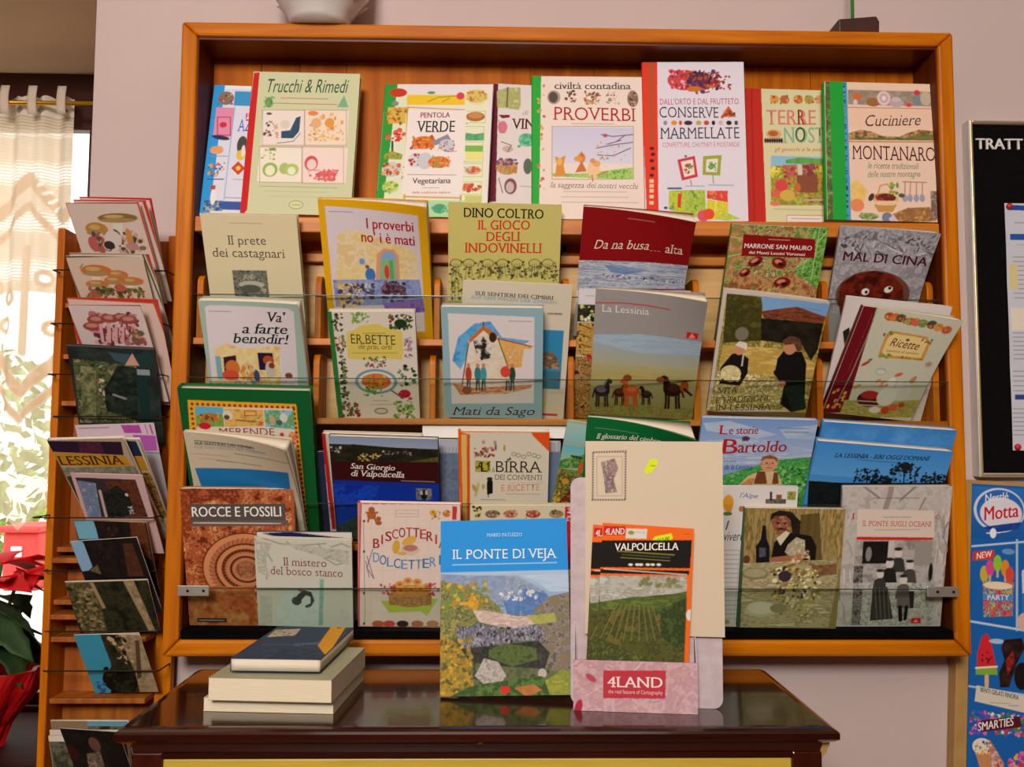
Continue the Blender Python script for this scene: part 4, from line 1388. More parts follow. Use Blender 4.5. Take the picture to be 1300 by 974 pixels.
ART['recette'] = ('c2c4ae', [
('p',[0,-83,207,-30,368,1784,4,1827],'6a0f1c'),
('t','i colori di un formaggio',155,1114,179,126,42,'e0d0c8','b'),
('d',33,1395,259,1711,14,36,'d8a040 c87a2a',2),
('l',[225,-21,243,482,223,1120,171,1692],12,'8a9a84'),
('e',455,115,82,66,'b8402a',0.3),
('d',362,69,548,161,7,22,'c8502a d98a2b b8342a e0b040 6a9a3a',338),
('e',548,115,80,66,'c86a3a',0.3),
('d',455,69,640,160,7,21,'c8502a d98a2b b8342a e0b040 6a9a3a',375),
('e',635,115,78,66,'5a4a3a',0.3),
('d',542,70,727,160,7,21,'c8502a d98a2b b8342a e0b040 6a9a3a',410),
('e',782,146,78,66,'8aa050',0.3),
('d',691,101,874,190,7,21,'c8502a d98a2b b8342a e0b040 6a9a3a',465),
('e',867,145,76,66,'c8604a',0.3),
('d',776,100,959,190,7,20,'c8502a d98a2b b8342a e0b040 6a9a3a',500),
('e',977,148,75,66,'6a8a4a',0.3),
('d',886,103,1068,192,7,20,'c8502a d98a2b b8342a e0b040 6a9a3a',545),
('e',1106,143,73,68,'4a4a3a',0.3),
('d',1016,99,1196,188,7,19,'c8502a d98a2b b8342a e0b040 6a9a3a',600),
('e',1212,170,73,68,'d08a4a',0.3),
('d',1122,126,1303,215,7,19,'c8502a d98a2b b8342a e0b040 6a9a3a',640),
('e',1338,190,71,69,'b85a3a',0.3),
('d',1248,146,1429,235,7,19,'c8502a d98a2b b8342a e0b040 6a9a3a',690),
('p',[559,336,1124,350,1216,447,1239,752,624,790,523,734,514,446],'c8923a'),
('p',[600,374,1102,382,1177,459,1185,715,645,745,562,701,560,467],'e0c888'),
('d',518,721,728,790,14,27,'5a8a34 7aa040',4),
('d',861,735,1225,748,24,24,'c8a030 5a7a30 b8502a',5),
('d',1079,386,1228,473,10,23,'4a6a34 8a4a2a',6),
('d',479,358,610,432,10,24,'5a7a34 a8402a',7),
('e',870,448,28,21,'3a4a34'),
('t','Ricette',631,581,1084,588,135,'6a2018','i'),
('t','intorno al camino',619,680,1126,667,42,'8a5a2a','i'),
('e',385,918,75,27,'b8402a',-0.7),
('e',432,849,35,21,'5a6a5a',-0.5),
('e',676,1021,90,65,'a8b0a8'),
('e',679,1029,71,38,'c8ccc0'),
('e',1351,803,62,60,'c8a888'),
('e',1349,798,38,32,'8a8a9a'),
('e',973,1039,65,32,'d0644a',-0.5),
('e',1225,1105,40,82,'b88050',0.4),
('e',423,1293,26,16,'8a6a3a'),
('e',382,1326,56,27,'c8a040',-0.6),
('P',[285,1565,915,1519,1571,1409,1598,1728,295,1879],'9a9a4a b0a858 8a8040 a8a868',66,2,3),
('e',680,1504,209,138,'4a1a1a'),
('e',653,1435,140,77,'a82a2a'),
('l',[497,1554,882,1537],15,'c8b0a0'),
('l',[523,1623,894,1602],16,'c8b0a0'),
('e',933,1430,156,165,'d4d4c8'),
('e',909,1204,65,110,'d4d4c8'),
('e',1181,1313,102,165,'c8c8c0'),
('e',1058,1242,50,110,'cfcfc4'),
('d',661,1150,867,1267,14,31,'c85a3a d89068',8),
('e',829,1679,94,55,'d8d0c8'),
('e',1001,1667,68,67,'b8402a'),
('e',1112,1605,73,60,'c85a3a'),
('e',1223,1545,52,45,'a8482a')])
ART['bigreen'] = ('0f5a2a', [
('p',[133,187,1771,217,1811,2278,1809,2743,-11,2791],'e0a828'),
('e',193,253,24,24,'9a2a1a'),
('e',273,254,24,24,'9a2a1a'),
('e',354,255,24,24,'9a2a1a'),
('e',435,257,24,24,'9a2a1a'),
('e',515,258,24,24,'9a2a1a'),
('e',596,259,24,24,'9a2a1a'),
('e',677,260,24,24,'9a2a1a'),
('e',757,262,24,24,'9a2a1a'),
('e',838,263,24,24,'9a2a1a'),
('e',919,264,24,24,'9a2a1a'),
('e',1000,266,24,24,'9a2a1a'),
('e',1080,267,24,24,'9a2a1a'),
('e',1161,268,24,24,'9a2a1a'),
('e',1242,269,24,24,'9a2a1a'),
('e',1322,271,24,24,'9a2a1a'),
('e',1403,272,24,24,'9a2a1a'),
('e',1484,273,24,24,'9a2a1a'),
('e',1565,274,24,24,'9a2a1a'),
('e',1645,276,24,24,'9a2a1a'),
('e',1726,277,24,24,'9a2a1a'),
('e',1730,304,22,24,'8a2418'),
('e',1732,380,22,24,'8a2418'),
('e',1734,457,22,24,'8a2418'),
('e',1737,535,22,24,'8a2418'),
('e',1739,613,22,24,'8a2418'),
('e',1742,691,22,24,'8a2418'),
('e',1744,769,22,24,'8a2418'),
('e',1746,848,22,24,'8a2418'),
('e',1749,927,22,25,'8a2418'),
('e',1751,1007,22,24,'8a2418'),
('e',1754,1087,22,25,'8a2418'),
('e',1756,1167,22,25,'8a2418'),
('e',1759,1247,22,25,'8a2418'),
('e',1761,1328,22,25,'8a2418'),
('e',1764,1410,22,25,'8a2418'),
('e',1766,1491,22,25,'8a2418'),
('e',1769,1573,22,26,'8a2418'),
('e',1771,1656,22,25,'8a2418'),
('e',1774,1738,22,26,'8a2418'),
('e',1776,1821,23,26,'8a2418'),
('e',1779,1905,22,26,'8a2418'),
('e',1782,1989,22,26,'8a2418'),
('e',1784,2073,23,26,'8a2418'),
('e',1787,2157,23,26,'8a2418'),
('e',1789,2242,23,26,'8a2418'),
('e',1792,2328,23,26,'8a2418'),
('e',173,333,22,24,'8a2418'),
('e',172,416,22,24,'8a2418'),
('e',172,499,22,24,'8a2418'),
('e',172,583,22,24,'8a2418'),
('e',172,667,22,24,'8a2418'),
('e',171,751,22,24,'8a2418'),
('e',171,836,22,24,'8a2418'),
('e',171,921,22,24,'8a2418'),
('p',[242,296,1711,295,1725,2280,1752,2745,76,2789],'dcd2c4'),
('p',[229,290,659,300,641,619,218,629],'5ab0d0'),
('P',[225,444,649,404,641,619,226,629],'5a9a3a 8aa848 4a8a3a',54,1,0),
('e',439,469,162,77,'b07a3a'),
('d',298,398,581,540,24,24,'8a4a2a d8a040 6a3a20',2),
('P',[671,315,1264,324,1257,598,654,619],'d8a850 e0b868 c89040',108,1,0),
('e',714,432,81,78,'d8d0c0'),
('e',697,462,43,42,'6a3a3a'),
('l',[842,503,1232,538],22,'8a5a2a'),
('l',[978,352,1154,347,1148,421,971,426,978,352],14,'a8482a'),
('e',1190,554,55,36,'d8602a'),
('d',903,427,1190,554,20,24,'7a9a3a c8a868',3),
('P',[1278,324,1723,324,1722,640,1273,603],'8ac0d8 5a9a4a 6aaa58 7ab0c8',70,1,5),
('e',1386,490,43,72,'c8a080'),
('e',1565,447,59,77,'d8cfc8'),
('e',1491,532,49,48,'4a6a4a'),
('e',347,614,94,60,'c8202a'),
('t','MERENDE',544,766,1406,751,122,'8a1f1f','s'),
('e',1516,736,33,36,'b8402a'),
('e',1675,798,60,116,'d87a5a'),
('d',1627,709,1749,918,16,28,'e0b040 d84a6a',6)])
ART['sentieri2'] = ('cfc3a8', [
('s',153,94,1111,189,1,'4a4034'),
('s',153,117,1352,267,1,'8aa0a8'),
('t','SUI SENTIERI DEI CIMBRI',149,211,1158,158,50,'4a4034','sb'),
('t','AUF DEN WEGEN DER ZIMBERN',123,276,1327,222,44,'7a98a8','s'),
('s',59,370,692,387,1,'a8683a'),
('s',785,259,1717,351,1,'5a5044'),
('s',176,449,736,461,1,'7a6a54'),
('s',462,447,1215,494,1,'7a6a54'),
('p',[71,639,1652,512,1571,1284,186,1406],'1f78b8')])
ART['navy'] = ('28304a', [
])
ART['redspine'] = ('d8cfc8', [
('p',[-18,-36,58,-38,112,1758,25,1761],'b01f26'),
('l',[68,-27,112,1758],25,'cfc8a0')])
ART['giorgio'] = ('16224a', [
('g',-16,-20,1668,174,'8a9ab8','9aa8c0'),
('P',[-7,137,403,132,974,164,1679,173,1674,408,-10,448],'1a1a16 242418 2e2c1c',82,2,2),
('d',9,188,188,275,16,20,'8a8a80 c8c0b8',3),
('d',435,290,799,418,28,23,'a8a048 c8a840 b87a5a d8d0c0',4),
('d',808,229,1256,294,34,16,'8a8a88 c8c8c8 5a4a40',5),
('P',[1128,429,1676,302,1674,408],'5a5a24 4a4a20',41,1,0),
('p',[11,447,1674,396,1676,791,33,782],'3a0d0f'),
('t','San Giorgio',304,560,998,572,96,'ece6e0','sbi'),
('t','di Valpolicella',306,695,1139,696,106,'ece6e0','sbi'),
('s',1085,742,1604,765,1,'c8a8a0'),
('g',18,783,1680,1636,'12309a','1440b0'),
('p',[33,782,1687,796,1686,839,30,819],'16308f'),
('P',[3,857,736,852,635,1176,31,1350],'0e2a9a 1a48c0 1638a8',126,1,0),
('n',1309,878,1555,1089,'6a6a78 8a8a90 4a4a58',42,1,0),
('e',1431,996,55,98,'1a1a24'),
('r',1377,925,1410,997,'c8c0b0'),
('r',1454,922,1488,994,'c8c0b0'),
('P',[10,1655,345,1438,413,2104,-23,2123],'2a3a34 3a4a40',43,1,0)])
ART['greyblue'] = ('6a7c9a', [
('r',52,3,492,208,'b4bcc8'),
('l',[135,215,471,209],8,'9ab8c8'),
('l',[156,203,169,122],10,'8a8a8a'),
('l',[208,202,221,121],10,'8a8a8a'),
('l',[250,201,263,120],10,'8a8a8a'),
('l',[303,200,315,119],10,'8a8a8a'),
('l',[366,199,378,118],10,'8a8a8a'),
('l',[418,198,430,117],10,'8a8a8a'),
('n',51,228,501,1580,'66788f 72839c 5f708a',129,1,0),
('r',1889,-21,2097,163,'b8bcc8'),
('l',[1897,172,2087,168],11,'c84a4a'),
('l',[1963,-14,1971,161],8,'6a7080'),
('l',[2030,-15,2038,160],8,'6a7080')])
ART['birra'] = ('dcd4c0', [
('p',[-15,-17,165,44,156,1869,10,1871],'e0621a'),
('p',[30,35,116,45,107,1870,48,1870],'e8b868'),
('l',[144,45,143,1869],10,'c8401a'),
('p',[1094,-34,1137,56,1394,322,1401,-37],'e8541a'),
('d',233,259,564,428,50,27,'b8403a 8a5a4a c87a5a 5a3a34',2),
('e',374,167,25,36,'d88a8a'),
('e',553,176,25,41,'c88a8a'),
('e',563,256,16,58,'5a6a6a'),
('e',697,266,16,58,'a89a3a'),
('e',843,367,37,37,'8a9080'),
('e',843,367,25,23,'dcd4c0'),
('e',915,389,38,37,'8a9080'),
('e',915,389,25,23,'dcd4c0'),
('e',998,411,38,37,'8a9080'),
('e',998,411,25,23,'dcd4c0'),
('e',1080,364,38,37,'8a9080'),
('e',1080,364,25,23,'dcd4c0'),
('e',1164,386,37,38,'8a9080'),
('e',1164,386,25,24,'dcd4c0'),
('e',1226,409,38,37,'8a9080'),
('e',1226,409,25,23,'dcd4c0'),
('p',[761,467,781,414,813,467],'3a3a30'),
('n',242,489,481,684,'9aa83a c8b848 3a3a20',45,1,0),
('t','L',314,674,419,673,164,'1a140e','sb'),
('t','A',502,684,554,683,85,'3a342a','s'),
('t','BIRRA',569,683,1290,680,193,'2a241c','s'),
('l',[740,490,750,453,776,490],13,'2a241c'),
('t','DEI CONVENTI',555,815,1293,816,89,'4a4438','s'),
('l',[775,869,1299,867],6,'a8a090'),
('t','E RICETTE',654,1017,1255,996,110,'d8846a','s'),
('s',724,1054,1262,1082,1,'a89a8a'),
('p',[429,1086,423,896,440,802,486,790,519,848,520,1061],'17120f'),
('e',471,801,46,29,'2a2420'),
('l',[450,1086,450,1124],17,'4a4038'),
('e',271,993,26,141,'c8b868',0.2),
('e',230,970,29,70,'b0a050',-0.4),
('e',372,944,25,48,'a8a858'),
('s',334,1159,714,1193,1,'8a7a6a')])
ART['landscape'] = ('9ab8a0', [
('g',-60,31,401,343,'a8c8b8','8ac0c8'),
('g',-60,409,453,614,'6ab8d0','8ac0b0'),
('P',[-123,748,15,680,132,616,373,533,448,591,479,751,-107,840],'5a9a4a 3a6a34 7aa850',46,1,0),
('d',146,579,344,607,26,19,'2a4a24 1f3a1c',2),
('n',-60,820,685,1831,'4a7a34 8a9a40 6a3a24 3a5a2a a88a3a',71,1,3),
('P',[106,1428,300,1062,492,819,639,1591,106,1672],'6a1a1a 8a2a24 3a1a14 a85a2a',50,1,4),
('e',144,1038,55,52,'c8903a'),
('e',343,771,38,115,'c85a2a'),
('d',-33,1256,106,1428,20,29,'d8b040 c8a030',5)])
ART['glossario'] = ('0d6a34', [
('s',137,164,783,175,1,'a8c0a0'),
('t','Il glossario del cimbro',159,350,1121,256,84,'e0e0d0','sbi')])
ART['bartoldo'] = ('8aa8d8', [
('g',-60,-6,1859,671,'7aa0dc','a8c0e0'),
('P',[-12,385,894,329,1942,536,1916,740,42,818],'b8c8e0 9ab4dc c8d4e4',150,3,2),
('P',[11,90,428,46,1188,256,894,329,88,218],'b0c4e0 c0d0e6',120,3,3),
('P',[1203,157,1800,75,1830,339,1351,318],'b4c8e2 90b0dc',120,3,4),
('P',[373,997,817,850,1256,688,1865,622,1925,2075,330,2105],'3a9a44 5ab458 2f7a38 7ac070',68,1,5),
('d',1303,788,1848,1432,110,31,'2a7a30 6ac060 1f5a28 9ad080',6),
('t','e storie',434,268,888,250,132,'9a2330','sb'),
('t','L',262,273,413,269,150,'c01f2a','sb'),
('e',711,334,61,40,'5a3a5a'),
('t','de',657,385,773,382,79,'4a2a5a','i'),
('t','artoldo',612,579,1381,543,188,'a32331','sb'),
('t','B',370,602,611,596,251,'c01f2a','sb'),
('t','da la Lessinia',444,876,888,873,88,'24387a','i'),
('s',421,708,619,764,1,'24387a'),
('s',1183,131,1684,151,1,'5a5a8a'),
('s',1300,193,1687,223,1,'5a5a8a'),
('p',[719,1144,837,986,1038,879,1288,891,1419,1128],'e0c090'),
('p',[950,1121,979,898,1102,895,1167,1116],'7a4428'),
('p',[1244,909,1306,907,1354,1112,1245,1115],'7a4428'),
('e',1148,751,136,150,'d8a078'),
('P',[1009,727,1018,643,1135,606,1260,654,1276,738,1207,672,1069,675],'7a5038 8a6044',37,1,0),
('e',1105,752,16,14,'3a2420'),
('e',1198,750,15,13,'3a2420'),
('l',[1118,833,1201,831],12,'9a4a3a'),
('l',[1151,751,1150,798],12,'b87a5a'),
('e',1021,768,25,34,'c88a68'),
('P',[735,1143,873,1020,966,1018,921,1139],'d89060 c88050',43,1,0)])
ART['lieriback'] = ('3f86cf', [
('g',-42,-39,2174,491,'3a86d2','6aa8de'),
('n',-42,-39,2174,491,'3c86d0 4a90d6 5a9cdc',330,1,0)])
ART['lieri'] = ('4a94d8', [
('g',-60,-13,2192,579,'3f8fdc','5aa4e4'),
('t','LA LESSINIA - IERI OGGI DOMANI',314,253,1800,181,73,'1a2030','sbi'),
('s',689,251,1366,275,1,'2a3a5a'),
('d',685,405,1088,643,70,30,'161c20 1f262a 0f1416',405),
('d',1219,301,1692,582,70,30,'161c20 1f262a 0f1416',615),
('d',980,505,1296,652,70,30,'161c20 1f262a 0f1416',490),
('d',1761,401,2156,577,70,30,'161c20 1f262a 0f1416',790),
('d',1311,253,1574,414,70,30,'161c20 1f262a 0f1416',620),
('l',[921,677,883,461],22,'14181a'),
('l',[1500,624,1458,409],22,'14181a'),
('l',[1982,581,1937,366],22,'14181a'),
('P',[-2,697,235,692,516,688,2278,529,2616,1787,197,2009],'14181a 1a2020 101414',82,1,0)])
ART['rocce'] = ('b0582f', [
('n',-46,-26,1693,2336,'6a2c12 b8623a a04a24 d08a58 8a3c1c dc9c6c',168,1,2),
('P',[6,16,875,9,922,137,806,253,593,169,97,259],'8a3c1c 6a2a14 b0583a',65,1,3),
('l',[582,1734,422,1824],20,'7a3418'),
('l',[527,1691,354,1763],19,'7a3418'),
('l',[478,1641,297,1694],20,'7a3418'),
('l',[438,1585,251,1619],19,'7a3418'),
('l',[406,1525,217,1538],20,'7a3418'),
('l',[384,1462,196,1454],19,'7a3418'),
('l',[371,1396,187,1368],20,'7a3418'),
('l',[368,1328,192,1281],20,'7a3418'),
('l',[375,1260,209,1194],19,'7a3418'),
('l',[392,1194,238,1110],19,'7a3418'),
('l',[418,1129,280,1029],19,'7a3418'),
('l',[453,1067,332,953],19,'7a3418'),
('l',[496,1010,395,883],19,'7a3418'),
('l',[547,957,467,821],19,'7a3418'),
('l',[604,911,547,766],19,'7a3418'),
('l',[668,871,634,721],19,'7a3418'),
('l',[735,839,726,686],20,'7a3418'),
('l',[807,814,821,661],19,'7a3418'),
('l',[881,798,919,647],19,'7a3418'),
('l',[956,790,1017,643],19,'7a3418'),
('l',[1031,791,1114,651],19,'7a3418'),
('l',[1104,801,1208,670],19,'7a3418'),
('l',[1176,819,1299,700],19,'7a3418'),
('l',[1243,845,1383,739],19,'7a3418'),
('l',[1305,879,1460,789],20,'7a3418'),
('l',[1362,920,1529,847],19,'7a3418'),
('l',[1412,968,1589,913],19,'7a3418'),
('l',[1454,1021,1637,985],19,'7a3418'),
('l',[1488,1079,1675,1063],19,'7a3418'),
('l',[1513,1142,1700,1146],19,'7a3418'),
('e',950,1322,689,610,'6a2c12'),
('e',950,1322,666,590,'d08a5c'),
('e',950,1322,574,508,'b8704a'),
('e',950,1322,493,436,'5a2410'),
('e',950,1322,459,406,'cc8658'),
('e',950,1322,386,342,'5a2612'),
('e',950,1322,330,292,'c47e54'),
('e',950,1322,258,228,'5a2814'),
('e',950,1322,218,193,'b87a54'),
('e',950,1322,162,144,'8a5436'),
('l',[1422,1318,1527,1369],14,'8a4a2a'),
('l',[1415,1376,1511,1440],14,'8a4a2a'),
('l',[1399,1433,1483,1509],14,'8a4a2a'),
('l',[1374,1489,1446,1575],14,'8a4a2a'),
('l',[1342,1541,1399,1636],14,'8a4a2a'),
('l',[1302,1589,1344,1691],14,'8a4a2a'),
('l',[1255,1633,1281,1739],14,'8a4a2a'),
('l',[1203,1670,1212,1780],14,'8a4a2a'),
('l',[1146,1701,1138,1812],14,'8a4a2a'),
('l',[1085,1725,1060,1834],14,'8a4a2a'),
('l',[1021,1741,980,1847],14,'8a4a2a'),
('l',[956,1750,899,1850],14,'8a4a2a'),
('l',[892,1750,820,1844],14,'8a4a2a'),
('l',[828,1742,743,1827],14,'8a4a2a'),
('l',[766,1726,670,1800],14,'8a4a2a'),
('l',[708,1703,602,1765],14,'8a4a2a'),
('l',[655,1673,541,1721],14,'8a4a2a'),
('l',[607,1635,488,1670],14,'8a4a2a'),
('l',[566,1592,443,1613],14,'8a4a2a'),
('l',[532,1544,409,1550],14,'8a4a2a'),
('l',[506,1492,384,1483],14,'8a4a2a'),
('l',[488,1437,370,1413],14,'8a4a2a'),
('l',[479,1380,367,1341],14,'8a4a2a'),
('l',[479,1322,375,1269],14,'8a4a2a'),
('l',[488,1263,394,1199],14,'8a4a2a'),
('l',[505,1206,423,1131],14,'8a4a2a'),
('l',[531,1152,462,1066],14,'8a4a2a'),
('l',[564,1100,510,1007],14,'8a4a2a'),
('l',[605,1053,566,953],14,'8a4a2a'),
('l',[652,1011,629,906],14,'8a4a2a'),
('l',[704,975,698,867],14,'8a4a2a'),
('l',[761,945,771,837],14,'8a4a2a'),
('l',[822,922,848,816],14,'8a4a2a'),
('l',[885,907,927,804],14,'8a4a2a'),
('l',[949,899,1006,802],14,'8a4a2a'),
('l',[1013,899,1084,809],14,'8a4a2a'),
('l',[1076,907,1160,826],14,'8a4a2a'),
('l',[1136,923,1232,852],14,'8a4a2a'),
('l',[1194,947,1298,887],14,'8a4a2a'),
('l',[1246,977,1359,930],14,'8a4a2a'),
('l',[1293,1014,1411,980],14,'8a4a2a'),
('l',[1334,1056,1456,1037],14,'8a4a2a'),
('l',[1368,1104,1490,1100],14,'8a4a2a'),
('l',[1394,1155,1515,1166],14,'8a4a2a'),
('l',[1412,1210,1530,1236],14,'8a4a2a'),
('l',[1421,1267,1533,1307],14,'8a4a2a'),
('l',[1250,1319,1329,1353],11,'8a5034'),
('l',[1244,1361,1316,1406],11,'8a5034'),
('l',[1231,1402,1294,1457],11,'8a5034'),
('l',[1211,1441,1263,1505],11,'8a5034'),
('l',[1184,1478,1224,1548],11,'8a5034'),
('l',[1152,1510,1179,1586],11,'8a5034'),
('l',[1115,1538,1128,1617],11,'8a5034'),
('l',[1074,1560,1072,1641],11,'8a5034'),
('l',[1029,1577,1013,1658],11,'8a5034'),
('l',[983,1587,953,1666],11,'8a5034'),
('l',[935,1591,893,1665],11,'8a5034'),
('l',[889,1588,834,1656],11,'8a5034'),
('l',[843,1579,778,1638],11,'8a5034'),
('l',[801,1563,726,1613],11,'8a5034'),
('l',[762,1541,680,1581],11,'8a5034'),
('l',[727,1514,641,1542],11,'8a5034'),
('l',[699,1482,609,1498],11,'8a5034'),
('l',[676,1446,586,1450],11,'8a5034'),
('l',[661,1407,572,1398],11,'8a5034'),
('l',[652,1367,567,1345],11,'8a5034'),
('l',[651,1325,572,1291],11,'8a5034'),
('l',[657,1283,585,1238],11,'8a5034'),
('l',[670,1242,608,1187],11,'8a5034'),
('l',[691,1203,639,1140],11,'8a5034'),
('l',[717,1167,678,1097],11,'8a5034'),
('l',[749,1135,723,1060],11,'8a5034'),
('l',[787,1107,774,1029],11,'8a5034'),
('l',[828,1085,829,1005],11,'8a5034'),
('l',[872,1068,887,989],11,'8a5034'),
('l',[918,1058,947,981],11,'8a5034'),
('l',[965,1054,1007,982],11,'8a5034'),
('l',[1011,1057,1065,991],11,'8a5034'),
('l',[1056,1066,1120,1008],11,'8a5034'),
('l',[1099,1082,1172,1032],11,'8a5034'),
('l',[1137,1103,1218,1064],11,'8a5034'),
('l',[1172,1130,1257,1102],11,'8a5034'),
('l',[1201,1162,1289,1146],11,'8a5034'),
('l',[1223,1197,1313,1194],11,'8a5034'),
('l',[1239,1236,1328,1245],11,'8a5034'),
('l',[1248,1276,1333,1298],11,'8a5034'),
('n',847,1189,1068,1455,'8a5034 b07850 7a4028',39,1,6),
('P',[-55,1615,1060,1605,1087,2396,-13,2405],'c0844a a8703a b8603a 8a4824',112,1,7),
('P',[347,1852,816,1970,1081,2242,1050,1786,718,1728],'9a4a24 b8683a',67,1,8),
('p',[119,253,1603,235,1601,501,1620,565,127,607],'55504c'),
('t','ROCCE E FOSSILI',165,455,1539,438,157,'efeae4','b'),
('p',[119,525,1640,501,1641,594,126,618],'6a5a50'),
('s',181,537,1527,577,1,'e8e0d8'),
('s',296,541,1390,573,1,'e8e0d8'),
('P',[3,59,138,58,149,694,38,900,-16,696],'a04a24 7a3418 c07044',65,1,9),
('r',126,2153,590,2222,'1a1614'),
('s',158,2171,555,2204,1,'c8c0b8')])
ART['misteroback'] = ('1a2050', [
('p',[-91,-15,1467,-52,1459,182,-48,189],'ddd8cc'),
('p',[70,19,507,-12,940,44,1429,100,1427,167,500,128],'1c2450')])
ART['mistero'] = ('d0d0c0', [
('l',[6,11,153,334,164,696],24,'a4a494'),
('l',[61,-20,380,89,704,108,1083,67],24,'a4a494'),
('l',[134,155,259,391],24,'a4a494'),
('l',[975,71,1077,306,1431,266],24,'a4a494'),
('l',[1050,307,1238,422,1430,356],24,'a4a494'),
('l',[489,56,647,170,972,190],24,'a4a494'),
('l',[1163,124,1327,60,1448,116],24,'a4a494'),
('P',[4,40,272,92,150,394,220,664,33,579],'c4c4b4 b0b0a0 d0d0c0',65,1,0),
('P',[488,85,1433,176,1428,416,1077,306,701,198],'b8b8a8 c8c8ba a8a89a',59,1,3),
('t','Il mistero',425,452,1087,463,134,'8a1f30','s'),
('t','del bosco stanco',228,609,1332,625,134,'8a1f30','s'),
('P',[516,808,1010,793,1020,1475,324,1495,281,1184],'c4d4cc ccd8d0 bcd0c8',110,1,4),
('P',[980,672,1041,670,1006,1475,936,1477],'7ab09a 98c0b0',38,1,0),
('P',[42,975,234,1000,213,1499,18,1504],'c8c8b8 b8bcb0',55,1,6),
('e',611,1057,78,74,'4a5450',-0.4),
('p',[560,1114,620,958,720,863,842,896,888,1043,841,1137,751,1177,738,1140,823,1091,826,983,758,954,687,1033,628,1137],'3f4a46'),
('l',[656,871,760,899],25,'8a2a34'),
('e',780,1145,44,19,'3f4a46'),
('P',[1277,1155,1359,1183,1439,1337,1299,1404],'c0c4b8 d0d0c4',44,1,0)])
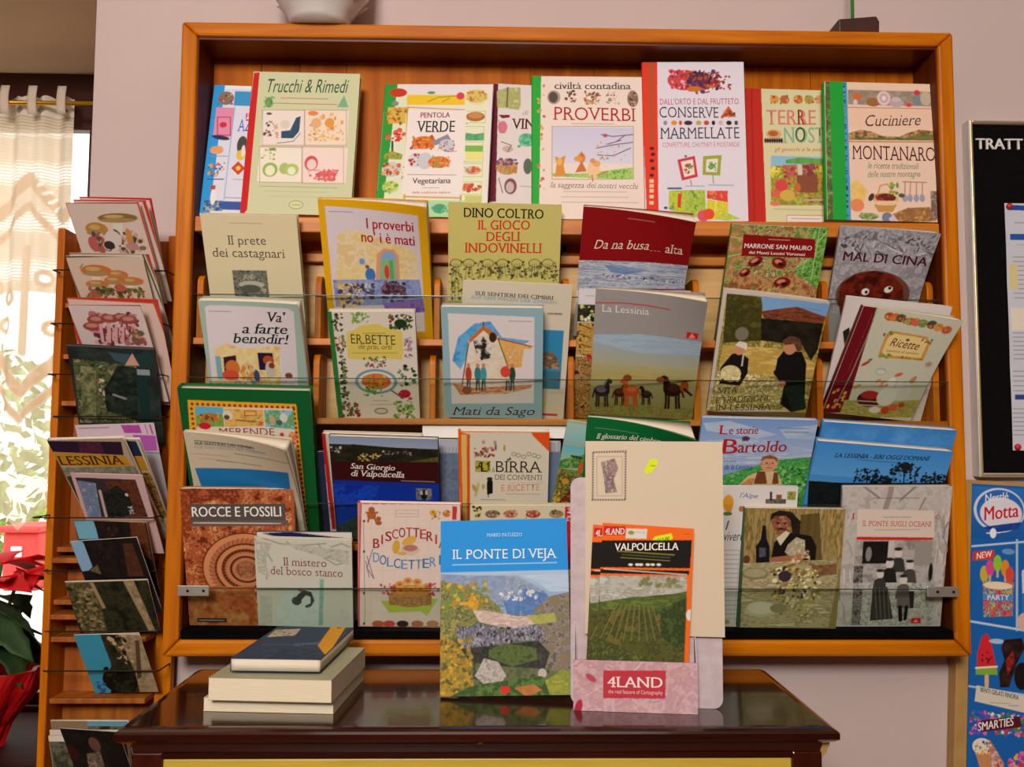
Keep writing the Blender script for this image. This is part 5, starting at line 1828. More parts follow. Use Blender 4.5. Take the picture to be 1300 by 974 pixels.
ART['biscotteria'] = ('e6d2c6', [
('l',[40,5,-8,2011],21,'b04a44'),
('l',[16,-5,1553,-34,1598,2012,13,2031,16,-5],18,'c05a5a'),
('l',[76,8,164,7],18,'c86a6a'),
('l',[211,6,299,4],18,'c86a6a'),
('l',[345,4,434,2],18,'c86a6a'),
('l',[480,1,569,-1],18,'c86a6a'),
('l',[615,-1,704,-3],18,'c86a6a'),
('l',[751,-4,840,-6],18,'c86a6a'),
('l',[886,-6,975,-8],18,'c86a6a'),
('l',[1021,-9,1111,-10],18,'c86a6a'),
('l',[1157,-11,1246,-13],18,'c86a6a'),
('l',[1293,-14,1382,-15],18,'c86a6a'),
('l',[1428,-16,1518,-18],18,'c86a6a'),
('l',[23,175,1306,152],5,'d8c0b4'),
('l',[22,401,1310,379],5,'d8c0b4'),
('l',[22,629,1315,608],5,'d8c0b4'),
('l',[22,859,1319,839],5,'d8c0b4'),
('l',[22,1090,1323,1071],5,'d8c0b4'),
('l',[21,1323,1327,1305],5,'d8c0b4'),
('l',[21,1557,1331,1540],5,'d8c0b4'),
('l',[21,1793,1335,1777],5,'d8c0b4'),
('l',[200,21,185,2009],5,'d8c0b4'),
('l',[377,18,368,2007],5,'d8c0b4'),
('l',[555,15,551,2004],5,'d8c0b4'),
('l',[733,11,734,2002],5,'d8c0b4'),
('l',[911,8,917,2000],5,'d8c0b4'),
('l',[1089,5,1100,1998],5,'d8c0b4'),
('e',200,104,50,49,'a85a2a'),
('e',200,194,71,61,'b0622e'),
('l',[122,150,289,147],32,'a85a2a'),
('l',[165,210,147,293],32,'a85a2a'),
('l',[236,209,265,284],32,'a85a2a'),
('e',307,245,39,38,'a85a2a'),
('e',307,313,50,38,'a85a2a'),
('l',[566,105,905,99,906,204,567,210,566,105],7,'b89a90'),
('s',609,142,859,167,1,'c0a8a0'),
('e',1134,136,50,49,'d8a830'),
('e',1342,144,61,56,'c8783a'),
('d',1091,99,1415,233,16,22,'e8c050 a8582a',3),
('p',[1429,21,1501,28,1495,243,1430,244],'c83a44'),
('t','B',223,721,324,720,154,'9a3038','b'),
('t','I',348,655,377,654,152,'c04a50','b'),
('t','S',409,603,509,601,152,'9a3038','b'),
('t','C',511,564,611,562,152,'c04a50','b'),
('t','O',616,539,716,538,154,'9a3038','b'),
('t','T',724,530,824,528,152,'c04a50','b'),
('t','T',831,536,932,534,152,'9a3038','b'),
('t','E',938,557,1038,555,152,'c04a50','b'),
('t','R',1040,592,1141,591,154,'9a3038','b'),
('t','I',1174,641,1203,641,154,'c04a50','b'),
('t','A',1229,705,1330,704,154,'9a3038','b'),
('t','D',223,950,324,949,156,'6a9ac8','b'),
('t','O',327,991,428,989,154,'4a7ab0','b'),
('t','L',434,1022,535,1020,154,'6a9ac8','b'),
('t','C',543,1044,644,1043,154,'4a7ab0','b'),
('t','E',653,1057,755,1055,154,'6a9ac8','b'),
('t','T',765,1060,866,1058,154,'4a7ab0','b'),
('t','T',876,1053,977,1052,156,'6a9ac8','b'),
('t','E',986,1037,1088,1036,156,'4a7ab0','b'),
('t','R',1095,1012,1197,1011,156,'6a9ac8','b'),
('t','I',1238,977,1267,977,156,'4a7ab0','b'),
('t','A',1306,934,1407,933,154,'6a9ac8','b'),
('e',578,697,58,114,'d8a83a',0.1),
('e',775,598,121,68,'e0b048',-0.5),
('e',794,739,144,92,'d8c0b0'),
('e',794,712,108,54,'b87a6a'),
('e',669,803,72,31,'d8b060'),
('p',[341,1592,1240,1541,1062,1839,969,1761,476,1787],'b8c850'),
('e',802,1527,336,166,'b07a48'),
('n',474,1492,1132,1661,'b88a5a 9a6a3a c89a68',36,2,5),
('e',801,1421,307,103,'c88a4a'),
('e',637,1314,72,58,'d8a04a'),
('e',637,1314,32,23,'c8603a'),
('e',763,1254,72,58,'d8a04a'),
('e',763,1254,32,23,'c8603a'),
('e',908,1271,73,58,'d8a04a'),
('e',908,1271,33,23,'c8603a'),
('e',656,1412,72,58,'d8a04a'),
('e',656,1412,32,23,'c8603a'),
('e',819,1390,72,58,'d8a04a'),
('e',819,1390,32,23,'c8603a'),
('e',964,1380,73,58,'d8a04a'),
('e',964,1380,33,23,'c8603a'),
('e',1055,1347,72,59,'d8a04a'),
('e',1055,1347,32,24,'c8603a'),
('d',347,1299,565,1491,18,32,'b83a3a d86a5a',6),
('d',1090,1288,1239,1482,14,33,'b83a3a d86a5a',7),
('e',305,1979,96,56,'b8603a'),
('e',477,1977,95,56,'c84a4a'),
('e',686,1975,95,56,'3a2420'),
('e',917,1972,95,56,'b8704a'),
('e',1155,1969,96,56,'c8865a'),
('e',1376,1967,95,56,'b05a3a'),
('l',[79,287,86,781],7,'6a5a5a'),
('l',[86,820,101,1970],7,'6a5a5a'),
('e',86,287,18,22,'5a3a34'),
('e',86,781,18,23,'5a3a34'),
('e',86,1466,18,23,'5a3a34'),
('e',86,1978,18,24,'5a3a34'),
('l',[219,741,130,1050,238,1223],11,'3a4a7a'),
('l',[130,857,238,1223],11,'3a4a7a'),
('l',[112,934,166,1204],11,'3a4a7a')])
ART['polka'] = ('d9cfae', [
('r',1449,19,1622,1050,'c01f2a'),
('d',1470,29,1586,388,20,18,'ecdcd4',2),
('d',47,-2,170,192,22,29,'1f1a14 d8c850 3a3a24',3),
('e',342,138,113,64,'7a6a5a'),
('d',240,84,444,170,16,25,'5a4a3a d8a888 a86a4a',385),
('e',617,138,110,64,'c87a5a'),
('d',514,84,719,170,16,25,'5a4a3a d8a888 a86a4a',520),
('e',963,138,110,64,'b04a3a'),
('d',860,83,1065,170,16,25,'5a4a3a d8a888 a86a4a',690),
('e',1320,138,113,64,'9a8a5a'),
('d',1216,83,1423,170,16,25,'5a4a3a d8a888 a86a4a',865),
('n',48,213,1476,1050,'d9cfae d0c4a0',82,1,0),
('d',2,174,1454,205,3,14,'8a6a4a',8)])
ART['alpe'] = ('dcd8d4', [
('e',481,274,84,136,'e0a030'),
('p',[429,291,554,290,530,463,480,463],'d8902a'),
('e',479,446,73,31,'4a7a3a'),
('e',689,365,40,48,'b87040'),
('t',"l'Alpe",653,180,936,192,76,'4a70a0','i'),
('n',1058,202,1375,279,'5a6a6a 3a4a4a 7a6a5a',40,1,0),
('l',[1141,211,1134,99],36,'2a2f34'),
('r',1218,132,1305,211,'8a5a34'),
('n',1389,80,1519,216,'5a8a3a a8a84a 3a6a34',29,1,0),
('l',[469,699,502,567],23,'3a3a44'),
('t','vivere',445,887,750,885,154,'2a2a30','i'),
('s',-7,1005,704,2229,16,'9a9aa0'),
('e',554,2248,54,36,'b8a060'),
('l',[699,1046,674,2301],13,'b8b8b0')])
ART['manet'] = ('8a7a48', [
('n',-55,-26,1613,1057,'8a7640 a8925a 75622f b89c60',198,0.4,2),
('P',[867,98,1159,60,1251,853,1086,855,899,545],'5a4a24 6a5a30',132,0.4,5),
('p',[456,811,488,551,657,376,889,407,1056,439,1151,611,1151,837],'1a1512'),
('P',[418,224,425,87,553,41,703,83,747,254,699,410,597,452,495,405],'8a5238 a0644a 6a3a28 b07a58',98,1,9),
('P',[400,207,416,87,536,28,717,49,875,201,883,407,758,409,717,186,640,118,477,121],'1f1814 2a201a',66,1,0),
('e',524,240,20,17,'2a1a14'),
('e',642,238,20,17,'2a1a14'),
('P',[506,323,580,304,661,327,642,348,524,343],'3a241a 4a2c20',26,1,0),
('e',556,277,23,28,'b07a58'),
('p',[517,481,656,358,724,392,590,601],'d8cdb0'),
('P',[704,582,827,460,962,510,980,752,751,790,663,704],'c0b498 a89c80 d0c6ac',59,1,3),
('l',[490,835,687,808,868,806],86,'a8694a'),
('e',883,788,79,56,'b87a58'),
('p',[225,919,207,624,278,502,290,277,343,277,370,500,427,621,436,916],'17161c'),
('P',[264,640,362,639,371,778,273,797],'4a4a58 5a5a6a',32,1,0),
('e',78,834,53,70,'6a3a2a'),
('P',[-17,905,1479,815,1520,1129,1434,1947,-5,1967],'a09668 b4aa80 8c8256 c4ba94',132,2,4),
('e',224,1070,211,98,'8a8258'),
('e',223,1056,174,70,'a8a07a'),
('l',[471,1038,954,857,1430,1025],40,'8a6a3a'),
('P',[1091,925,1485,885,1498,1059,1170,1099],'6a4a34 8a6444',66,1,0),
('d',516,968,1265,1486,150,40,'d8cf9a 8a7434 c8b060 3a2f28 e8e0b8 6a5a2a',6),
('e',690,1106,100,91,'3a2a3a'),
('d',775,651,1058,925,24,33,'c8b090 e0d0b0 b8966a',7),
('d',664,1459,1158,1843,60,33,'c8c090 a89a58 7a6a38',8),
('e',361,1658,257,135,'b8b290'),
('e',359,1640,214,101,'c8c4a8'),
('e',626,1637,134,78,'8a8460'),
('l',[187,1821,822,1812],27,'a8a27a'),
('t','Menù',924,1847,1225,1843,57,'b8ae84','i'),
('p',[-62,-26,10,-27,45,1967,-39,1968],'3a5a3a')])
ART['oceani'] = ('bdb6b0', [
('n',-60,-60,1744,2340,'bab4b0 c6c0ba aea8a4',132,1,2),
('l',[242,981,278,1126,307,1296],19,'8a8480'),
('l',[1683,408,1648,529,1632,699],28,'d4cec8'),
('l',[270,1344,246,1491,234,1644],18,'d4cec8'),
('l',[1712,991,1746,1138,1769,1232],12,'8a8480'),
('l',[1756,1935,1788,2031,1817,2199],25,'8a8480'),
('l',[1515,750,1557,920,1583,1004],25,'a8a29c'),
('l',[1820,2002,1788,2161,1773,2335],14,'d4cec8'),
('l',[1692,1272,1733,1445,1759,1545],21,'8a8480'),
('l',[268,1799,313,1913,348,2055],14,'8a8480'),
('l',[1540,997,1596,1126,1639,1281],26,'d4cec8'),
('l',[1620,837,1660,933,1697,1116],16,'8a8480'),
('l',[1586,447,1591,601,1597,743],24,'9a948e'),
('l',[1718,1464,1751,1553,1781,1710],19,'d4cec8'),
('l',[97,1918,124,1992,152,2214],15,'8a8480'),
('l',[357,189,410,283,454,482],13,'a8a29c'),
('l',[1518,412,1487,493,1480,725],27,'a8a29c'),
('l',[153,1307,184,1429,210,1589],15,'d4cec8'),
('l',[366,335,343,421,337,599],12,'a8a29c'),
('l',[-60,373,-70,534,-75,665],20,'a8a29c'),
('l',[1569,375,1607,500,1644,718],21,'d4cec8'),
('l',[1615,394,1587,546,1567,633],15,'a8a29c'),
('l',[157,1271,158,1439,159,1571],21,'a8a29c'),
('l',[1759,1308,1795,1427,1831,1640],25,'9a948e'),
('l',[27,164,6,243,4,495],10,'a8a29c'),
('l',[1697,1197,1679,1370,1665,1468],26,'8a8480'),
('l',[1530,469,1569,570,1607,780],17,'a8a29c'),
('l',[1689,1265,1735,1360,1778,1574],28,'d4cec8'),
('l',[87,1362,99,1443,111,1579],29,'d4cec8'),
('l',[1603,500,1611,584,1622,713],13,'a8a29c'),
('l',[1783,1729,1806,1836,1833,2062],12,'9a948e'),
('l',[1668,582,1628,676,1610,838],29,'8a8480'),
('l',[1641,1700,1676,1785,1712,1997],29,'9a948e'),
('l',[1716,882,1691,1033,1680,1204],21,'9a948e'),
('l',[1709,1049,1759,1193,1799,1366],28,'8a8480'),
('l',[161,410,123,558,97,633],18,'d4cec8'),
('l',[121,1365,121,1437,134,1697],18,'a8a29c'),
('l',[1707,1152,1734,1240,1764,1435],13,'8a8480'),
('l',[106,880,161,975,204,1140],27,'a8a29c'),
('l',[1563,976,1545,1062,1544,1249],17,'9a948e'),
('l',[21,1523,35,1689,49,1872],23,'8a8480'),
('l',[1283,186,1228,310,1192,400],24,'8a8480'),
('l',[829,42,914,129,982,345],10,'a8a29c'),
('l',[1671,1496,1669,1652,1665,1715],16,'9a948e'),
('l',[1657,1887,1619,1983,1601,2138],25,'d4cec8'),
('l',[1684,986,1652,1099,1640,1280],19,'9a948e'),
('l',[1585,1783,1632,1855,1672,2002],16,'d4cec8'),
('l',[745,-24,724,147,673,353],86,'9a9088'),
('l',[285,-26,562,180],33,'8a8480'),
('l',[1139,-23,894,216],33,'8a8480'),
('s',461,152,1190,218,1,'6a6058'),
('t','I',149,524,209,524,97,'b83030','s'),
('t','O',1459,529,1532,530,70,'b83030','s'),
('p',[238,358,1435,391,1464,835,254,816],'dccdc0'),
('s',649,477,1081,514,1,'8a8078'),
('t','IL PONTE SUGLI OCEANI',328,635,1406,654,84,'c03028','s'),
('s',531,685,1229,716,1,'b89a90'),
('p',[250,813,1450,832,1451,884,250,865],'d02a20'),
('n',238,872,1509,1654,'8a8682 a8a4a0 b8b4ae 9a9692',134,1,3),
('n',256,1578,1554,2302,'a8a8a0 c4c4bc 8a8a84 b8b8b0',116,1,4),
('n',362,890,787,1261,'14120f 1f1c18',66,1,0),
('e',459,1101,47,119,'8a8682'),
('r',760,881,854,1261,'c8c4be'),
('r',1176,894,1456,1282,'9a948e'),
('e',1456,1405,34,156,'1a1816'),
('e',925,1091,62,83,'d4cec8'),
('p',[837,1403,846,1194,890,1161,969,1161,1019,1195,1058,1404],'3a3634'),
('e',920,1020,66,29,'2a2624'),
('l',[855,1215,829,1403],55,'3a3634'),
('e',804,1261,63,85,'d4cec8'),
('p',[714,1580,723,1367,769,1333,849,1333,899,1368,939,1581],'24211f'),
('e',798,1189,68,30,'2a2624'),
('l',[732,1388,706,1580],56,'24211f'),
('e',1123,1289,59,78,'d4cec8'),
('p',[1042,1581,1049,1386,1091,1355,1165,1355,1211,1387,1248,1582],'4a4644'),
('e',1118,1223,63,27,'2a2624'),
('l',[1058,1405,1034,1581],52,'4a4644'),
('e',666,1442,56,75,'d4cec8'),
('p',[586,1722,595,1535,635,1505,705,1505,750,1536,784,1723],'3a3735'),
('e',661,1379,60,26,'2a2624'),
('l',[603,1554,579,1722],49,'3a3735'),
('e',1041,1537,59,78,'d4cec8'),
('p',[959,1831,967,1634,1009,1603,1083,1603,1129,1635,1166,1832],'5a5652'),
('e',1036,1470,63,27,'2a2624'),
('l',[976,1654,952,1831],52,'5a5652'),
('p',[551,2225,563,1651,798,1651,920,2191],'3a3735'),
('l',[598,1668,660,2190],13,'6a6662'),
('l',[665,1669,728,2190],13,'6a6662'),
('l',[732,1669,795,2190],13,'6a6662'),
('l',[799,1669,863,2191],13,'6a6662'),
('p',[962,1831,1164,1832,1194,2011,958,2011],'6a6662'),
('l',[1017,1993,1040,2209],68,'1a1816'),
('l',[1119,1993,1113,2192],60,'1a1816'),
('p',[1139,1724,1223,1725,1235,2012,1177,2011],'2a2826'),
('n',245,1294,390,1578,'2a2826 6a6662 8a8682',34,1,6),
('n',256,1685,404,2297,'3a3836 8a8682 5a5652',47,1,7),
('r',1207,2177,1366,2272,'d01f1f'),
('p',[1246,2250,1283,2199,1327,2250],'e89a90')])
ART['veja'] = ('1b8fe0', [
('t','MARIO PATUZZO',641,227,1127,232,45,'c8e0f4','s'),
('t','IL PONTE DI VEJA',161,522,1595,536,126,'f0f0f0','s'),
('s',161,566,1591,636,1,'b8d8f0'),
('g',-13,701,1761,1234,'a8c0d8','7a98b8'),
('n',-27,1137,1779,2366,'4a5a38 5a6a40 6a6a48 3a4630',94,1,30),
('P',[3,720,405,748,1046,762,1422,981,1540,1290,846,1277,531,1148,4,890],'8a9ab8 7a90b0 98a8b8 6a84a8',128,1,2),
('P',[1110,763,1747,746,1754,988,1486,983,1268,823],'b8cce0 a8c0dc',158,2,3),
('P',[849,1093,1169,945,1453,1013,1508,1290,910,1278],'5a80b8 4a70a8 7a98c0',109,1,4),
('d',787,968,1325,1087,34,28,'c8ccd4 d8d8dc a8b0b8',5),
('P',[3,827,276,864,532,963,785,1153,847,1247,529,1332,212,1569,7,1566],'6a7a44 8a8a48 4a5a38 a89a50 5a6a50',98,1,6),
('d',19,827,658,1182,70,45,'c8a838 a88a30 6a8a40 8a7a40',7),
('d',340,1052,499,1178,16,35,'d8a020 c89018',8),
('P',[1258,1224,1484,1044,1770,989,1747,2071,1334,1947,1315,1468],'7a7a50 8a6a68 6a7a4a 9a8088 5a5a48',82,1,9),
('P',[435,1208,594,1211,1036,1296,1288,1286,1475,1350,1254,1407,1033,1463,781,1428,529,1363],'c8b0a8 b8a098 d8c4b8 a89a90',109,2,10),
('P',[1162,1298,1540,1260,1568,1382,1285,1407],'8a9a4a a8a858',63,1,0),
('P',[212,1448,529,1378,844,1475,1316,1408,1409,1470,1373,1620,1030,1614,652,1697,275,1721],'5a5a66 8a8a98 3a3a44 a0a0ac 4a4a54',64,0.5,11),
('d',244,1418,1341,1679,90,28,'2a2a34 9a9aa8 6a6a78',12),
('P',[275,1706,653,1673,1311,1619,1463,1771,1395,1977,837,1939,338,1871],'2a2a2a 3a3a34 24221f',76,1,0),
('P',[652,1727,841,1641,1278,1708,1305,1857,961,1941,651,1817],'4a5a2a 5a6a34 3a4a24',57,1,13),
('P',[-9,1505,212,1630,400,1872,461,2198,336,2366,-5,2361],'b08a28 8a7a30 c89a30 6a6a30 a07a24',76,1,14),
('d',7,1566,429,2315,120,35,'c8a030 7a7a34 a88428 5a5a2a',15),
('P',[462,2051,588,1831,775,1879,882,2058,803,2159,585,2156],'a8a098 c0b8b0 8a8480 b4aca6',81,1,16),
('e',1356,2036,56,64,'b8b0a8'),
('P',[337,2197,648,2142,1331,2065,1743,2188,1751,2391,26,2368],'3a5a2a 2f4a24 5a7a34 4a6a2e',74,1,17),
('P',[1391,2124,1642,1981,1756,2071,1751,2377,1447,2300],'9a9a3a 7a8a34 b0a844',67,1,18),
('P',[987,2206,1235,2166,1357,2241,1139,2325],'b87a3a a8683a',50,1,0),
('P',[1278,1708,1401,1740,1395,1977,1334,1917],'2a2a2a 4a4440',43,1,0),
('p',[802,2189,910,2190,931,2249,847,2297,801,2247],'d02a26')])
ART['beige'] = ('d2c3aa', [
('l',[102,147,526,144,524,759,101,764,102,147],8,'8a7a7a'),
('e',110,147,12,12,'6a5a60'),
('e',93,768,12,12,'6a5a60'),
('e',145,145,12,12,'6a5a60'),
('e',128,767,12,12,'6a5a60'),
('e',180,144,12,12,'6a5a60'),
('e',163,767,12,12,'6a5a60'),
('e',215,142,12,12,'6a5a60'),
('e',198,766,12,12,'6a5a60'),
('e',249,141,12,12,'6a5a60'),
('e',232,766,12,12,'6a5a60'),
('e',284,140,12,12,'6a5a60'),
('e',267,766,12,12,'6a5a60'),
('e',319,138,12,12,'6a5a60'),
('e',302,765,12,12,'6a5a60'),
('e',354,137,12,12,'6a5a60'),
('e',337,765,12,12,'6a5a60'),
('e',389,135,12,12,'6a5a60'),
('e',371,765,12,12,'6a5a60'),
('e',424,134,12,12,'6a5a60'),
('e',406,764,12,12,'6a5a60'),
('e',458,133,12,12,'6a5a60'),
('e',440,764,12,12,'6a5a60'),
('e',493,131,12,12,'6a5a60'),
('e',475,763,12,12,'6a5a60'),
('e',528,130,12,12,'6a5a60'),
('e',510,763,12,12,'6a5a60'),
('e',526,160,12,12,'6a5a60'),
('e',102,163,12,12,'6a5a60'),
('e',526,195,12,12,'6a5a60'),
('e',101,197,12,12,'6a5a60'),
('e',525,229,12,12,'6a5a60'),
('e',101,232,12,12,'6a5a60'),
('e',525,264,12,12,'6a5a60'),
('e',100,267,12,12,'6a5a60'),
('e',524,298,12,12,'6a5a60'),
('e',100,301,12,12,'6a5a60'),
('e',524,332,12,12,'6a5a60'),
('e',100,336,12,12,'6a5a60'),
('e',523,367,12,12,'6a5a60'),
('e',99,370,12,12,'6a5a60'),
('e',522,401,12,12,'6a5a60'),
('e',99,405,12,12,'6a5a60'),
('e',522,435,12,12,'6a5a60'),
('e',98,439,12,12,'6a5a60'),
('e',521,470,12,12,'6a5a60'),
('e',98,474,12,12,'6a5a60'),
('e',521,504,12,12,'6a5a60'),
('e',97,508,12,12,'6a5a60'),
('e',520,538,12,12,'6a5a60'),
('e',97,542,12,12,'6a5a60'),
('e',520,573,12,12,'6a5a60'),
('e',97,577,12,12,'6a5a60'),
('e',519,607,12,12,'6a5a60'),
('e',96,611,12,12,'6a5a60'),
('e',519,641,12,12,'6a5a60'),
('e',96,646,12,12,'6a5a60'),
('e',518,675,12,12,'6a5a60'),
('e',95,680,12,12,'6a5a60'),
('e',518,710,12,12,'6a5a60'),
('e',95,714,12,12,'6a5a60'),
('e',517,744,12,12,'6a5a60'),
('e',95,749,12,12,'6a5a60'),
('l',[150,203,482,201,480,712,149,715,150,203],8,'a89088'),
('P',[202,275,382,225,430,353,373,493,413,665,261,682,242,475],'8a7478 a89088 6a5860 c0a898',40,0.5,2),
('l',[282,454,362,454,361,613,281,614,282,454],12,'6a5860'),
('p',[852,222,931,237,947,277,859,409,787,422,764,382],'d8ec12'),
('s',852,302,907,333,1,'6a7a20')])
ART['map'] = ('ee6a18', [
('p',[17,38,292,28,293,138,19,156],'c01f26'),
('t','4LAND',38,147,285,127,78,'f0e8e0','sb'),
('p',[305,51,571,41,568,166,303,176],'dcd6cc'),
('s',412,83,550,97,1,'8a8a80'),
('e',370,101,39,27,'8a9a4a'),
('p',[647,169,676,128,880,76,902,129,865,186,673,237],'d8e818'),
('t','€12.00',695,213,856,163,46,'4a4a14','b'),
('s',1046,65,1124,75,1,'8a3a14'),
('p',[-6,224,1142,144,1134,501,-8,565],'14110f'),
('t','VALPOLICELLA',169,342,978,279,92,'efe8de','b'),
('s',209,337,930,355,1,'c8b030'),
('s',270,379,873,389,1,'6a9a4a'),
('s',252,418,875,430,1,'c8b030'),
('e',381,506,27,16,'e8e0d8'),
('e',467,500,27,16,'e8e0d8'),
('e',513,497,27,16,'e8e0d8'),
('e',599,491,27,16,'e8e0d8'),
('e',661,487,27,15,'e8e0d8'),
('e',738,482,27,15,'e8e0d8'),
('p',[1,587,1127,532,1122,586,-5,642],'14110f'),
('s',48,565,1094,600,1,'e0d8cc'),
('p',[-11,674,1099,603,1107,1742,-23,1833],'4a4a20'),
('P',[-11,674,1099,603,1104,807,470,911,14,1021],'a8a898 b8b8b0 98988a c4c4bc',101,2,2),
('d',497,657,1082,751,40,47,'7a7a50 8a8a68 a8a890',3),
('P',[13,1002,469,903,779,888,1103,788,1104,1095,283,1079,-1,1177],'5a6a30 4a5a28 6a7a38',78,2,4),
('P',[-5,1100,438,1067,1095,1057,1107,1742,-23,1833],'4a5224 5a5a2a 3a4420 6a6230',94,1,5),
('l',[240,1005,29,1483],12,'7a7440'),
('l',[295,1005,130,1475],12,'7a7440'),
('l',[350,1005,231,1468],12,'7a7440'),
('l',[404,1004,332,1460],12,'7a7440'),
('l',[458,1004,433,1452],12,'7a7440'),
('l',[513,1004,533,1444],12,'7a7440'),
('l',[567,1004,633,1437],12,'7a7440'),
('l',[622,1004,733,1429],12,'7a7440'),
('l',[676,1004,833,1421],12,'7a7440'),
('P',[786,1042,1106,865,1107,1552,801,1385],'3a4a24 2f3a1c 4a5a2c',62,1,6),
('P',[-11,1448,501,1600,817,1765,-23,1833],'5a6234 3a4220 6a7038',62,1,7),
('e',1150,1084,42,68,'e0d8d0')])
ART['pocket'] = ('c8a0a4', [
('n',-37,-56,1610,689,'cba2a8 bf969e d4b0b4 c09aa6',152,1,2),
('l',[905,199,791,181,1028,176],8,'dcc0c4'),
('l',[613,506,611,500,512,550],6,'dcc0c4'),
('l',[1452,297,1464,292,1333,198],7,'b88a92'),
('l',[63,644,-6,722,235,580],8,'a8808c'),
('l',[211,286,292,275,108,330],6,'b88a92'),
('l',[286,373,316,338,161,442],9,'dcc0c4'),
('l',[656,327,586,371,545,384],7,'b88a92'),
('l',[965,168,1009,169,935,60],7,'b88a92'),
('l',[298,630,265,678,208,620],10,'a8808c'),
('l',[100,15,30,79,-14,72],10,'a8808c'),
('l',[834,102,779,72,869,184],8,'a8808c'),
('l',[1236,127,1138,122,1413,40],8,'b88a92'),
('l',[986,395,879,348,1165,317],9,'a8808c'),
('l',[862,602,846,659,743,527],6,'dcc0c4'),
('l',[302,77,187,102,198,15],8,'a8808c'),
('l',[626,257,514,275,451,187],6,'b88a92'),
('l',[55,630,-59,608,174,695],6,'a8808c'),
('l',[707,441,679,397,729,486],7,'a8808c'),
('l',[1053,0,1030,-11,1100,35],7,'b88a92'),
('l',[283,600,350,602,326,620],9,'dcc0c4'),
('l',[681,393,666,367,648,302],8,'a8808c'),
('l',[421,81,435,71,601,182],11,'a8808c'),
('l',[1318,479,1299,415,1237,594],5,'dcc0c4'),
('l',[1110,433,1026,409,1127,470],11,'a8808c'),
('l',[897,438,1004,428,912,512],4,'a8808c'),
('l',[833,61,747,128,893,-17],11,'dcc0c4'),
('l',[165,212,236,194,343,111],6,'b88a92'),
('l',[1303,496,1291,531,1392,411],10,'b88a92'),
('l',[975,458,968,497,1070,482],10,'a8808c'),
('l',[1250,159,1212,144,1138,230],7,'b88a92'),
('e',61,596,46,112,'b02a44',0.3),
('e',221,219,77,38,'b84a60',0.6),
('p',[377,123,1159,101,1148,449,372,466],'c03a48'),
('t','4LAND',427,326,1116,315,129,'f0e0dc','sb'),
('t','the real feature of Cartography',436,402,1117,398,46,'e8c8c8','')])
ART['notes_top'] = ('33445a', [
('p',[766,-266,950,-668,1189,1860,912,1230],'e0a020'),
('p',[863,-169,934,-276,960,59,910,127],'a8501a'),
('P',[71,740,32,247,383,144,432,612],'c8b8a0 a89880 d8ccb8',44,1,0),
('d',-23,283,464,610,14,29,'3a342c 6a5a48',2),
('t','DIZIONARIO',590,1277,924,1161,157,'8a98a8',''),
('s',151,1138,553,1252,1,'7a8898'),
('e',556,1673,145,122,'8a7a60'),
('P',[98,2046,492,1457,963,1428,1153,1886,658,2012],'2a3648 38485e',112,1,0)])
ART['mushroom_a'] = ('d9c6ba', [
('l',[-8,-7,-31,827],40,'b83a2a'),
('l',[-9,-3,1205,22],22,'b8402e'),
('l',[1203,13,1212,1107],44,'c83a30'),
('p',[715,253,864,255,760,662,574,660],'e0d4c4'),
('e',790,254,334,77,'8a6a3a'),
('e',778,292,304,35,'a88a5a'),
('e',729,229,169,27,'c8a868'),
('p',[341,430,425,431,331,760,227,759],'e0d4c4'),
('e',383,431,189,113,'b8853a'),
('e',365,487,170,51,'a88a5a'),
('e',356,396,94,40,'c8a868'),
('d',247,473,1070,813,80,68,'8a6a5a c8a090 5a4a4a d8c8bc b05a4a 4a4a34',2),
('e',250,672,82,125,'b8605a'),
('e',619,587,135,132,'d8ccc4'),
('e',516,697,91,71,'3a2f30'),
('e',895,568,54,150,'c88a4a'),
('e',894,723,108,71,'b88a80')])
ART['mushroom_a2'] = ('d9c6ba', [
('l',[-108,4,1333,14],27,'c02a26'),
('l',[1175,28,1243,1138],53,'c83430'),
('l',[-34,-14,-103,1165],45,'b83a2a')])
ART['mushroom_a3'] = ('ddcabf', [
('l',[-48,-1,1197,15],34,'c01f22'),
('l',[1156,7,1264,1580],94,'c8242a')])
ART['mushroom_b'] = ('d6c0ac', [
('l',[-48,19,1328,-20],27,'4a4a3a'),
('l',[-31,23,32,765],31,'6a5a4a'),
('l',[1313,-11,1315,743],26,'5a6a5a'),
('p',[378,239,492,238,463,391,323,393],'e0d4c4'),
('e',435,239,258,98,'c8743a'),
('e',421,288,232,44,'a88a5a'),
('e',392,210,129,34,'c8a868'),
('p',[732,302,809,301,789,412,693,413],'e0d4c4'),
('e',771,301,176,72,'c8743a'),
('e',761,337,158,32,'a88a5a'),
('e',741,280,88,25,'c8a868'),
('p',[348,463,435,462,418,561,311,563],'e0d4c4'),
('e',392,463,196,63,'c8743a'),
('e',382,494,178,29,'a88a5a'),
('e',358,444,98,22,'c8a868'),
('p',[914,411,1008,409,990,522,875,523],'e0d4c4'),
('e',961,410,211,72,'c8743a'),
('e',951,446,192,32,'a88a5a'),
('e',924,389,107,25,'c8a868'),
('p',[659,401,738,400,717,512,620,513],'e0d4c4'),
('e',699,400,176,72,'c8743a'),
('e',688,436,160,33,'a88a5a'),
('e',669,379,89,25,'c8a868'),
('d',169,534,1127,701,60,53,'5a6a34 4a4a2a b05a4a 8a7a4a',3),
('e',752,525,98,64,'b8604a'),
('l',[181,197,246,130],13,'5a4a3a')])
ART['mushroom_b2'] = ('d8c8b8', [
('l',[-43,8,1345,-6],32,'8a7050'),
('l',[1300,-5,1470,1214],71,'a8503a'),
('l',[1230,9,1378,1217],31,'4a5a4a')])
